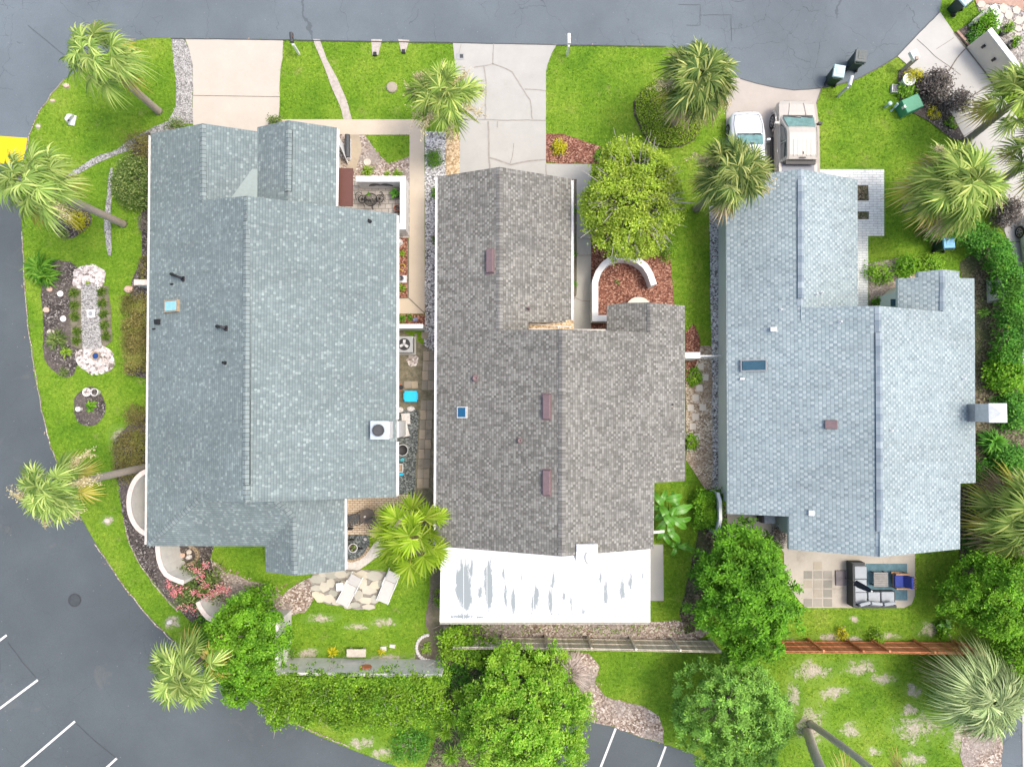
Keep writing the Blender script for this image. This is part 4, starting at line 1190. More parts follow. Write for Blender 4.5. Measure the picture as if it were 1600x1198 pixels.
# ---- middle house: weathered brown roof
WB, EB, rB, xwB, xeB = west_east(682.5, 878, 1070, 600)
HB = thing('house', 'middle house with weathered brown shingle roof and white patio roof behind', 'house', ((xwB + xeB) / 2, 1.0, 0))
rf = Roof()
rf.face([(684, 276), (780.5, 261), (780.5, 516), (878.5, 514), (878, 869), (681, 853)], WB)
rf.face([(878.5, 514), (1016, 519.5), (1016, 473), (1070, 477.5), (1070.5, 751), (1022.5, 754), (1021, 857), (878, 869)], EB)
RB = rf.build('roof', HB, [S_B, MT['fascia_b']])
r1 = on_plane(780.5, 380, WB)
GB = (-0.483, 0.0, r1.z + 0.483 * r1.x)
rf = Roof(); rf.face([(780.5, 261), (893, 279.5), (893, 503.5), (826, 503.5), (826, 530), (780.5, 530)], shifted(GB, -0.012)); rf.build('front_roof', HB, [S_B, MT['fascia_b']])
rs = on_plane(1016, 500, EB)
GBW = (0.46, 0.0, rs.z - 0.46 * rs.x)
rf = Roof(); rf.face([(949, 477), (975, 473), (1016, 472.5), (1016, 530), (948.5, 530)], shifted(GBW, -0.012)); rf.build('side_roof', HB, [S_B, MT['fascia_b']])
ridge_cap('ridge_cap', HB, on_plane(780.5, 262, WB), on_plane(780.5, 517, WB), 0.483, 0.483, S_B_cap, 0.16, 0.03)
ridge_cap('ridge_cap', HB, on_plane(878.5, 515, WB), on_plane(878, 867, WB), 0.46, 0.483, S_B_cap, 0.16, 0.03)
ridge_cap('ridge_cap', HB, on_plane(1016, 474, EB), on_plane(1016, 518, EB), 0.46, 0.46, S_B_cap, 0.14, 0.03)
mb = MB()
q = [P(x, y, 2.62) for x, y in ((822, 500), (897, 500), (897, 520), (822, 520))]
mb.prism([v - Vector((0, 0, 0.1)) for v in q], 0.1)
mb.build('valley_cricket', MT['gravel_gold'], HB)
mb = MB()
for (x0, y0), (x1, y1) in (((827, 506), (893, 511)), ((827, 514), (893, 515)), ((872, 510), (872, 514))):
    a, b_ = P(x0, y0, 2.66), P(x1, y1, 2.66)
    mb.tube([a, b_], 0.02, 6)
mb.build('valley_flashing', MT['white'], HB)
walls(HB, MT['stucco_beige'], [(685, 280), (892, 282), (892, 500), (950, 500), (950, 480), (1069, 480), (1069, 750), (1021, 753), (1021, 850), (683, 850)], inset=0.42)
for py_ in (526, 858):
    pk = on_plane(878, py_, WB)
    o = Vector((0, -0.2 if py_ < 600 else 0.2, 0))
    q = [Vector((xwB + 1.0, pk.y, 2.5)), Vector((xeB - 1.0, pk.y, 2.5)), Vector((pk.x, pk.y, pk.z - 0.3))]
    q = [v + o for v in q]
    mb = MB(); mb.add(q + [v + o * 0.6 for v in q], [(0, 1, 2), (5, 4, 3), (0, 3, 4, 1), (1, 4, 5, 2), (2, 5, 3, 0)])
    mb.build('gable_wall', MT['stucco_beige'], HB)
gutter(HB, on_plane(684, 277, WB) - Vector((0, 0, 0.02)), on_plane(681, 851, WB) - Vector((0, 0, 0.02)), MT['white'], (-1, 0, 0))
gutter(HB, on_plane(893, 281, GB) - Vector((0, 0, 0.02)), on_plane(893, 506, GB) - Vector((0, 0, 0.02)), MT['white'], (1, 0, 0))
garage_door(HB, P(712, 282, 1).x, P(838, 282, 1).x, P(760, 279, 2.7).y - 0.36, MT['white'])
for y0, y1 in ((700, 735), (600, 630)):
    window(HB, P(0, y1, 1.5).y, P(0, y0, 1.5).y, 0.9, 2.1, xeB - 0.4, 'e')
    window(HB, P(0, y1, 1.5).y, P(0, y0, 1.5).y, 0.9, 2.1, xwB + 0.42, 'w')
mb = MB()                                                     # rounded bay under the eave inside the curved wall
c = P(995, 476, 0)
mb.prism([Vector((c.x + 0.62 * math.cos(t), c.y - 0.2 + 0.52 * math.sin(t), 0)) for t in [math.pi * k / 14 for k in range(15)]], 0.55)
mb.build('bay_planter', MT['stucco_beige'], HB)
# white patio roof (ribbed aluminium panels, stained by standing water)
m, nt, b = new_mat('stained_white_aluminium')
p = pos(nt)
at = nd(nt, 'ShaderNodeAttribute', attribute_name='stain')
mp = nd(nt, 'ShaderNodeMapping'); nt.links.new(p, mp.inputs[0]); mp.inputs['Scale'].default_value = (7.0, 1.3, 1)
g = noise_n(nt, 1.6, 7, 0.8, mp.outputs[0], 0.4)
f = math_n(nt, 'ADD', at.outputs['Fac'], math_n(nt, 'MULTIPLY', math_n(nt, 'SUBTRACT', g, 0.53), 4.5))
rr = ramp(nt, [(0.4, (0, 0, 0)), (0.7, (0.45, 0.45, 0.45)), (1.5 / 1.5, (1, 1, 1))]); nt.links.new(f, rr.inputs[0])
c_ = mixc(nt, math_n(nt, 'MULTIPLY', rr.outputs[0], 0.85), (0.72, 0.73, 0.74), (0.16, 0.2, 0.205))
nt.links.new(c_, b.inputs['Base Color']); b.inputs['Roughness'].default_value = 0.5
MT['patio_roof'] = m
mb = MB()
q = [P(x, y, z) for x, y, z in ((689, 849, 2.42), (880, 849, 2.42), (1016, 849, 2.42), (1016, 971, 2.2), (687, 971, 2.2))]
mb.prism([v - Vector((0, 0, 0.08)) for v in q], 0.08)
PR = mb.build('patio_roof', MT['white'], HB)
mb = MB()
for k in range(1, 9):
    a = q[0].lerp(q[2], k / 9); b_ = q[4].lerp(q[3], k / 9)
    mb.box(((a.x + b_.x) / 2, (a.y + b_.y) / 2, (a.z + b_.z) / 2 + 0.008), (0.02, (a - b_).length, 0.016), M=Matrix.Rotation(math.atan2(a.z - b_.z, a.y - b_.y), 3, 'X'))
mb.build('panel_seam', plain('white_seam', (0.72, 0.73, 0.73), 0.5), PR)
gx, gy = 150, 60
mb = MB(); st = []
BL = [(726, 905, 10, 34, 0.75), (730, 938, 7, 18, 0.7), (717, 918, 6, 25, 0.6), (737, 888, 2, 14, 0.7), (763, 905, 7, 38, 0.75), (764, 930, 4, 20, 0.7), (750, 926, 3, 12, 0.7), (786, 895, 3, 12, 0.6), (790, 930, 3, 26, 0.7), (802, 938, 4, 24, 0.75), (838, 930, 5, 22, 0.75), (832, 945, 3, 14, 0.7), (860, 938, 4, 20, 0.75), (865, 905, 4, 16, 0.6), (881, 930, 3, 10, 0.7), (892, 942, 2.5, 18, 0.6), (946, 928, 3.5, 24, 0.75), (938, 905, 4, 16, 0.55), (972, 922, 5, 18, 0.7), (985, 908, 4, 14, 0.65), (1003, 900, 3, 12, 0.5), (912, 955, 3, 9, 0.6), (815, 900, 2.5, 16, 0.5), (720, 963, 20, 3, 0.7), (750, 964, 8, 2, 0.6)]
rs_ = np.random.default_rng(3)
for jj in range(gy + 1):
    for ii in range(gx + 1):
        fx, fy = 0.004 + 0.992 * ii / gx, 0.004 + 0.992 * jj / gy
        w = (q[0].lerp(q[2], fx)).lerp(q[4].lerp(q[3], fx), fy)
        mb.v.append((w.x, w.y, w.z + 0.0035))
        d_ = w - Vector((0, 0, CAM_H)); d_ = RX.inverted() @ d_
        px_, py_ = CX - FPX * d_.x / d_.z, CY + FPX * d_.y / d_.z
        v_ = 2.4 * sum(s_ * math.exp(-((px_ - x_) / a_) ** 2 - ((py_ - y_) / b2_) ** 2) for x_, y_, a_, b2_, s_ in BL)
        if abs(py_ - 959) < 1.3 and ii % 5 == 0 and rs_.random() < 0.8: v_ = 1.6
        st.append(v_)
for jj in range(gy):
    for ii in range(gx):
        k0 = jj * (gx + 1) + ii
        mb.f.append((k0 + gx + 1, k0 + gx + 2, k0 + 1, k0)); mb.mi.append(0)
sh_ = mb.build('roof_sheet', MT['patio_roof'], PR)
sh_.data.attributes.new('stain', 'FLOAT', 'POINT').data.foreach_set('value', st)
gutter(PR, q[4] - Vector((0, 0, 0.01)), q[3] - Vector((0, 0, 0.01)), plain('cream_gutter', (0.5, 0.48, 0.42), 0.5), (0, -1, 0))
for t in (0.01, 0.34, 0.67, 0.99):
    a = q[4].lerp(q[3], t)
    mb = MB(); mb.box((a.x, a.y + 0.19, 1.05), (0.09, 0.09, 2.1)); mb.build('patio_post', MT['white'], PR)
# screen walls of the patio
mb = MB()
mb.box(((q[4].x + q[3].x) / 2, q[4].y + 0.12, 0.45), (q[3].x - q[4].x - 0.2, 0.06, 0.9)); mb.build('patio_wall', MT['stucco_beige'], PR)
# chimney
cB = P(917, 866, 5.3)
mb = MB(); mb.box((cB.x, cB.y, 3.6), (0.86, 0.84, 3.3)); ch = mb.build('chimney', MT['stucco_white'], HB)
mb = MB(); mb.box((cB.x, cB.y, 5.29), (0.95, 0.9, 0.09)); mb.box((cB.x - 0.03, cB.y + 0.28, 5.37), (0.82, 0.3, 0.06)); mb.build('chimney_cap', MT['white'], ch, bevel=0.01)
mb = MB()
mb.tube([(cB.x + 0.08 + 0.16 * math.cos(t), cB.y - 0.12 + 0.27 * math.sin(t), 5.36) for t in [math.pi * (0.55 + 0.09 * k) for k in range(11)]], [0.01] + [0.035] * 9 + [0.01], 6)
mb.build('flue', MT['grey'], ch)
for px, py in ((767, 408.5), (855.5, 635.5), (855.5, 753.5)):
    c = on_plane(px, py, WB); M = slope_frame(WB)
    mb = MB(); mb.box(c + M @ Vector((-0.05, 0, 0.0)), (0.42, 1.22, 0.03), M=M); mb.box(c + M @ Vector((0.02, 0, 0.1)), (0.36, 1.15, 0.2), M=M, top=0.92)
    mb.build('roof_vent', MT['mauve'], HB, bevel=0.015)
skylight(HB, 723.5, 644, WB, 0.46, 0.5, 'ltgrey', 'deepblue')
pipe_vent(HB, on_plane(743, 591, WB), 0.11, 0.3, 'mauve')
pipe_vent(HB, on_plane(812, 688, WB), 0.08, 0.25, 'mauve')
pipe_vent(HB, on_plane(826, 482, GB), 0.05, 0.35, 'mauve')
pipe_vent(HB, on_plane(1051, 632, EB), 0.03, 0.15, 'dark')

# ---- right house: pale blue-grey roof
WC, EC, rC, xwC, xeC = west_east(1136, 1373, 1524, 620)
HC = thing('house', 'house with pale blue-grey shingle roof, chimney on its right side, cars parked in front', 'house', ((xwC + xeC) / 2, 1.0, 0))
rf = Roof()
rf.face([(1134, 280), (1251.5, 264), (1251.5, 480), (1373, 478), (1375, 870), (1232.5, 858), (1232.5, 806.5), (1136.5, 802.5)], WC)
rf.face([(1373, 478), (1473, 487), (1473, 421), (1499, 424), (1499, 434.5), (1522.5, 435), (1524.5, 754), (1500.5, 755), (1500, 857.5), (1375, 870)], EC)
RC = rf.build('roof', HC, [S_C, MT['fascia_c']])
r1 = on_plane(1251.5, 380, WC)
GC = (-0.483, 0.0, r1.z + 0.483 * r1.x)
rf = Roof(); rf.face([(1251.5, 264), (1340, 281), (1341, 500), (1251.5, 500)], shifted(GC, -0.012)); rf.build('front_roof', HC, [S_C, MT['fascia_c']])
rs = on_plane(1473, 450, EC)
GCW = (0.46, 0.0, rs.z - 0.46 * rs.x)
rf = Roof(); rf.face([(1403, 435), (1434.5, 434), (1434.5, 425), (1473, 421), (1473, 500), (1403, 500)], shifted(GCW, -0.012)); rf.build('side_roof', HC, [S_C, MT['fascia_c']])
def cap2(parent, a, b_, mat, f0, f1, sl=0.483, sr=0.46):
    if f0 > 0: ridge_cap('ridge_cap', parent, a, a.lerp(b_, f0 - 0.003), sr, sl, mat, 0.15, 0.02)
    ridge_cap('ridge_vent', parent, a.lerp(b_, f0), a.lerp(b_, f1), sr, sl, mat, 0.15, 0.075, MT['dark'])
    if f1 < 1: ridge_cap('ridge_cap', parent, a.lerp(b_, f1 + 0.003), b_, sr, sl, mat, 0.15, 0.02)
cap2(HC, on_plane(1251.5, 265, WC), on_plane(1251.5, 479, WC), S_C_cap, 0.07, 0.94, 0.483, 0.483)
cap2(HC, on_plane(1373, 479, WC), on_plane(1375, 868, WC), S_C_cap, 0.105, 0.905)
ridge_cap('ridge_cap', HC, on_plane(1473, 422, EC), on_plane(1473, 485, EC), 0.46, 0.46, S_C_cap, 0.12, 0.02)
walls(HC, MT['stucco_teal'], [(1137, 285), (1339, 285), (1339, 485), (1404, 485), (1404, 440), (1521, 440), (1523, 752), (1499, 754), (1499, 852), (1235, 852), (1235, 800), (1137, 800)], inset=0.34)
for py_ in (490, 857):
    pk = on_plane(1374, py_, WC)
    o = Vector((0, -0.2 if py_ < 600 else 0.2, 0))
    q = [Vector((xwC + (1.0 if py_ < 600 else 4.2), pk.y, 2.5)), Vector((xeC - 1.0, pk.y, 2.5)), Vector((pk.x, pk.y, pk.z - 0.3))]
    q = [v + o for v in q]
    mb = MB(); mb.add(q + [v + o * 0.6 for v in q], [(0, 1, 2), (5, 4, 3), (0, 3, 4, 1), (1, 4, 5, 2), (2, 5, 3, 0)])
    mb.build('gable_wall', MT['stucco_teal'], HC)
garage_door(HC, P(1165, 282, 1).x, P(1312, 282, 1).x, P(1250, 284, 2.7).y - 0.28, MT['white'])
for y0, y1 in ((520, 560), (690, 730)):
    window(HC, P(0, y1, 1.5).y, P(0, y0, 1.5).y, 0.9, 2.1, xeC - 0.33, 'e')
# beige bow bay at the entry
mb = MB()
c = P(1404, 475, 0)
mb.prism([Vector((c.x - 1.05 * math.sin(t), c.y - 0.25 + 1.15 * math.cos(t), 0)) for t in [math.pi / 2 * k / 10 for k in range(11)]] + [Vector((c.x + 0.1, c.y - 0.25, 0))], 1.9)
bay = mb.build('entry_bay', MT['stucco_beige'], HC)
mb = MB(); mb.box((P(1397, 473, 1.92).x, P(1397, 473, 1.92).y, 1.93), (0.34, 0.36, 0.05)); mb.build('pane', MT['slateglass'], bay)
# chimney
tC = P(1560, 645, 4.55)
xw0, yc, wd = P(1546.7, 645, 4.5).x, tC.y, 0.84
mb = MB(); mb.box((xw0 + 0.4, yc, 2.2), (0.78, wd, 4.5)); ch = mb.build('chimney', MT['ltgrey'], HC)
mb = MB(); x0, x1, y0, y1 = xw0 - 0.02, xw0 + 0.82, yc - 0.44, yc + 0.44
mb.add([(x0, y0, 4.45), (x1, y0, 4.45), (x1, y1, 4.45), (x0, y1, 4.45), ((x0 + x1) / 2, yc, 4.72)], [(0, 1, 4), (1, 2, 4), (2, 3, 4), (3, 0, 4), (3, 2, 1, 0)])
mb.build('chimney_cap', MT['steel'], ch)
mb = MB()
a = on_plane(1513, 632, EC); c2 = on_plane(1513, 657, EC)
mb.add([a + Vector((0, 0, 0.02)), Vector((xw0, yc + 0.42, EC[0] * xw0 + EC[2] + 0.5)), Vector((xw0, yc - 0.42, EC[0] * xw0 + EC[2] + 0.5)), c2 + Vector((0, 0, 0.02)), Vector((xw0, yc + 0.42, 2.6)), Vector((xw0, yc - 0.42, 2.6))],
       [(0, 3, 2, 1), (0, 1, 4), (3, 5, 2), (1, 2, 5, 4), (0, 4, 5, 3)])
mb.build('chimney_saddle', MT['grey'], ch)
skylight(HC, 1178, 571, WC, 1.12, 0.5, 'grey', 'slateglass')
for px, py, w, l, h in ((1209, 515, 0.26, 0.22, 0.24), (1160, 592, 0.2, 0.1, 0.16), (1268, 801, 0.24, 0.26, 0.16)):
    on_roof_box(HC, px, py, WC, (w, l, h), 'roof_vent', 'white', 0.9)
on_roof_box(HC, 1298.5, 663, WC, (0.55, 0.42, 0.16), 'roof_vent', 'mauve', 0.85)
for px, py, pl in ((1391, 672, EC), (1275, 460, GC), (1283, 458, GC), (1219, 484, WC), (1504, 592, EC), (1312, 503, WC)):
    pipe_vent(HC, on_plane(px, py, pl), 0.04, 0.22, 'white')
# ------------------------------------------------------------------ vegetation generators
def unit(n, r_):
    v = r_.normal(size=(n, 3)); return v / np.linalg.norm(v, axis=1, keepdims=True)

def leaf_arrays(C, N, L, W, r_, fold=0.18, axis=None):
    """one folded rhombus per leaf: centre C, normal N"""
    n = len(C)
    N = N / np.maximum(1e-6, np.linalg.norm(N, axis=1, keepdims=True))
    A = unit(n, r_) if axis is None else axis + 0.25 * unit(n, r_)
    A = A - N * (A * N).sum(1, keepdims=True)
    A /= np.maximum(1e-6, np.linalg.norm(A, axis=1, keepdims=True))
    B = np.cross(N, A)
    s = r_.uniform(0.7, 1.3, (n, 1))
    l, w = L * s / 2, W * s / 2
    V = np.stack([C - A * l, C + B * w + N * (fold * w), C + A * l - N * (0.2 * l), C - B * w + N * (fold * w)], 1).reshape(-1, 3)
    F = np.arange(4 * n).reshape(n, 4)
    return V, F

def tone(o, vals):
    o.data.attributes.new('tone', 'FLOAT', 'FACE').data.foreach_set('value', np.asarray(vals, dtype=np.float32))
    return o

def lumps(d, seed):
    return np.array([mnoise.noise(Vector((x * 1.7 + seed, y * 1.7, z * 1.7))) for x, y, z in d])

def mnoise_tone(C, seed, amp=0.55, sc=1.5):
    return np.clip([amp * mnoise.noise(Vector((x * sc + seed, y * sc, z * sc))) for x, y, z in C], -0.45, 0.5)

def crown_pts(c, r, nclump, per, clump, r_, zmin=-0.3, lump=0.25, fill=0.25, ros=False):
    """leaf positions in clumps over an uneven dome; some clumps sit deeper in the crown"""
    D = unit(nclump * 3, r_); D = D[D[:, 2] > zmin][:nclump]
    f = np.where(r_.random(len(D)) < fill, r_.uniform(0.45, 0.8, len(D)), r_.uniform(0.84, 1.0, len(D)))
    f = f * (1 + lump * lumps(D, r_.uniform(0, 50)))
    cc = np.array(c) + D * np.array(r) * f[:, None]
    k = r_.integers(int(per * 0.6), int(per * 1.4) + 1, len(D))
    idx = np.repeat(np.arange(len(D)), k)
    G = r_.normal(size=(len(idx), 3)) * np.array([clump, clump, clump * 0.6])
    C = cc[idx] + G
    if ros:                                  # leaves of a clump radiate from its centre like a rosette
        U = G / np.maximum(1e-6, np.linalg.norm(G, axis=1, keepdims=True))
        return C, 0.8 * np.array([0, 0, 1.0]) + 0.5 * D[idx] - 0.35 * U + 0.25 * unit(len(idx), r_), cc, U
    N = 0.55 * D[idx] + 0.9 * np.array([0, 0, 1.0]) + 0.7 * unit(len(idx), r_)
    return C, N, cc

def limbs(mb, base, tips, r0, r_, mid=0.5):
    base = Vector(base)
    for t in tips:
        t = Vector(t)
        m = base.lerp(t, mid) + Vector((r_.normal() * 0.15, r_.normal() * 0.15, 0.25))
        mb.tube([base, m, t], [r0, r0 * 0.6, r0 * 0.15], 5)

def tree(name, label, cat, px, py, rx, ry, z0, z1, leaf, nclump, per, clump, L, W, seed, group=None, twigs=0, bark='bark', lump=0.25, zmin=-0.3, off=(0, 0), fill=0.25, tr=0.12, ros=False):
    r_ = np.random.default_rng(seed)
    zc = z0 + (z1 - z0) * 0.35
    c = P(px, py, zc)
    a, b_ = m_at(rx, zc), m_at(ry, zc)
    base = Vector((c.x + off[0], c.y + off[1], 0))
    t = thing(name, label, cat, base, group)
    C, N, cc, *U = crown_pts(c, (a, b_, z1 - zc), nclump, per, clump, r_, zmin, lump, fill, ros)
    C[:, 2] = np.maximum(C[:, 2], max(0.05, z0 * 0.6))
    V, F = leaf_arrays(C, N, L, W, r_, axis=U[0] if U else None)
    kk = mnoise_tone(C, seed)
    tone(np_mesh('crown', V, F, LF[leaf], t), kk)
    mb = MB()
    top = Vector((c.x, c.y, zc - 0.15 * (z1 - zc)))
    fork = base.lerp(top, 0.55)
    mb.tube([base - Vector((0, 0, 0.05)), base + Vector((0, 0, 0.25)), fork], [tr * 1.5, tr * 1.05, tr * 0.8], 8)
    limbs(mb, fork, [cc[i] for i in r_.choice(len(cc), min(len(cc), 22), replace=False)], tr * 0.5, r_)
    mb.build('trunk', MT[bark], t, smooth=True)
    if twigs:
        mb = MB()
        for i in r_.choice(len(cc), twigs):
            tip = Vector(cc[i]); inn = Vector(c).lerp(tip, 0.55)
            for _ in range(3):
                q = tip + Vector(r_.normal(size=3)) * 0.34; q.z = tip.z + 0.12 + abs(r_.normal()) * 0.16
                mb.tube([inn, inn.lerp(q, 0.6) + Vector(r_.normal(size=3)) * 0.06, q], [0.026, 0.018, 0.008], 4, caps=False)
        mb.build('branch', MT['twig'], t)
    return t

def hedge(name, label, cat, pxpts, wpx, h, leaf, nleaf, L, W, seed, group=None, twigs=0, jag=0.12, top=1.0, stem='bark', ymax=None):
    """clipped or loose hedge along a line: leaves fill its top and sides"""
    r_ = np.random.default_rng(seed)
    w3 = [P(x, y, h * 0.8) for x, y in pxpts]
    seg = [(b_ - a).length for a, b_ in zip(w3, w3[1:])]
    tot = sum(seg); cum = np.cumsum([0] + seg)
    hw = m_at(wpx, h) / 2
    m = max(6, int(nleaf / 26))
    s = r_.uniform(-0.02, 1.02, m) * tot
    i = np.clip(np.searchsorted(cum, s, side='right') - 1, 0, len(seg) - 1)
    A = np.array([tuple(q) for q in w3])
    d = (A[i + 1] - A[i]) / np.array(seg)[i][:, None]
    p = A[i] + d * (s - cum[i])[:, None]
    side = np.stack([-d[:, 1], d[:, 0], np.zeros(m)], 1)
    u = r_.uniform(-1, 1, m)
    wob = 1 + 0.18 * np.array([mnoise.noise(Vector((x * 0.8 + seed, y * 0.8, 0))) for x, y in p[:, :2]])
    zt = h * (1 - 0.25 * np.abs(u) ** 3) * (1 + jag * 1.2 * np.array([mnoise.noise(Vector((x * 1.4, y * 1.4, seed))) for x, y in p[:, :2]]))
    lowm = r_.random(m) < 0.3
    zt = np.where(lowm, zt * r_.uniform(0.25, 0.9, m), zt)
    u = np.where(lowm & (r_.random(m) < 0.6), np.sign(u) * r_.uniform(0.85, 1.0, m), u)
    cc = p + side * (u * hw * wob)[:, None]; cc[:, 2] = zt
    idx = np.repeat(np.arange(m), 26)
    C = cc[idx] + r_.normal(size=(len(idx), 3)) * np.array([0.13, 0.13, jag * 0.5])
    C[:, 2] = np.maximum(0.04, C[:, 2])
    if ymax is not None:                     # the wall behind keeps the leaves on its own side
        over = (C[:, 1] > ymax) & (C[:, 2] < 2.06)
        C[:, 1] = np.where(over, ymax - 0.04 - np.abs(r_.normal(size=len(C))) * 0.25, C[:, 1])
        C[:, 1] = np.minimum(C[:, 1], ymax + 0.22)
    N = np.array([0, 0, 1.0]) + side[idx] * (u * 0.6)[idx][:, None] + 0.75 * unit(len(idx), r_)
    base = w3[len(w3) // 2].copy(); base.z = 0
    t = thing(name, label, cat, base, group)
    V, F = leaf_arrays(C, N, L, W, r_)
    tone(np_mesh('foliage', V, F, LF[leaf], t), mnoise_tone(C, seed))
    mb = MB()
    k = max(3, int(tot / 0.5))
    for q in np.linspace(0.03, 0.97, k):
        s_ = q * tot; j = min(len(seg) - 1, int(np.searchsorted(cum, s_, side='right') - 1))
        b0 = Vector(A[j] + (A[j + 1] - A[j]) * ((s_ - cum[j]) / seg[j])); b0.z = 0
        for _ in range(3):
            tip = b0 + Vector((r_.normal() * hw * 0.45, r_.normal() * hw * 0.45, h * 0.8))
            mb.tube([b0, b0.lerp(tip, 0.5) + Vector((r_.normal() * 0.08, r_.normal() * 0.08, 0)), tip], [0.03, 0.02, 0.006], 4, caps=False)
    for _ in range(twigs):
        q = Vector(cc[r_.integers(m)])
        e = q + Vector((r_.normal() * 0.25, r_.normal() * 0.25, 0.12))
        mb.tube([q - Vector((0, 0, 0.3)), q.lerp(e, 0.4), e], [0.02, 0.014, 0.005], 4, caps=False)
    mb.build('stem', MT['twig' if twigs else stem], t)
    return t

def shrub(name, label, cat, px, py, rx, ry, h, leaf, n, L, W, seed, group=None, lump=0.25):
    r_ = np.random.default_rng(seed)
    c = P(px, py, h * 0.45)
    a, b_ = m_at(rx, h), m_at(ry, h)
    base = Vector((c.x, c.y, 0))
    t = thing(name, label, cat, base, group)
    k = max(6, int(n * 1.8) // 24)
    C, N, cc = crown_pts((c.x, c.y, h * 0.35), (a * 0.92, b_ * 0.92, h * 0.65), k, 24, min(0.16, 0.3 * a), r_, -0.45, lump, 0.2)
    C[:, 2] = np.maximum(0.03, C[:, 2])
    V, F = leaf_arrays(C, N, L, W, r_)
    np_mesh('foliage', V, F, LF[leaf], t)
    mb = MB()
    limbs(mb, base, [cc[i] for i in r_.choice(len(cc), min(len(cc), 9), replace=False)], 0.025, r_)
    mb.build('stem', MT['bark'], t)
    return t

def strips(origins, dirs, lens, widths, droop, nseg=4, side=None):
    """tapering blades: each starts at an origin, runs along a direction, bends down; arrays in, one mesh out"""
    n = len(origins)
    O, D = np.asarray(origins, float), np.asarray(dirs, float)
    D = D / np.linalg.norm(D, axis=1, keepdims=True)
    if side is None:
        side = np.cross(D, np.array([0, 0, 1.0]))
        nn = np.linalg.norm(side, axis=1, keepdims=True)
        side = np.where(nn > 1e-3, side / np.maximum(nn, 1e-6), np.array([1.0, 0, 0]))
    lens, widths, droop = (np.broadcast_to(np.asarray(q, float), (n,)) for q in (lens, widths, droop))
    ts = np.linspace(0, 1, nseg + 1)
    rows = []
    for t in ts:
        p = O + D * (lens * t)[:, None]
        p[:, 2] -= droop * lens * t ** 2.2
        w = widths * (0.35 + 1.1 * t if t < 0.5 else 1.8 * (1 - t) + 0.03)
        rows += [p - side * w[:, None] / 2, p + side * w[:, None] / 2]
    V = np.stack(rows, 1).reshape(-1, 3)
    k = 2 * (nseg + 1)
    b0 = (np.arange(n) * k)[:, None]
    F = np.concatenate([b0 + np.array([[2 * s, 2 * s + 1, 2 * s + 3, 2 * s + 2]]) for s in range(nseg)], 1).reshape(-1, 4)
    return V, F

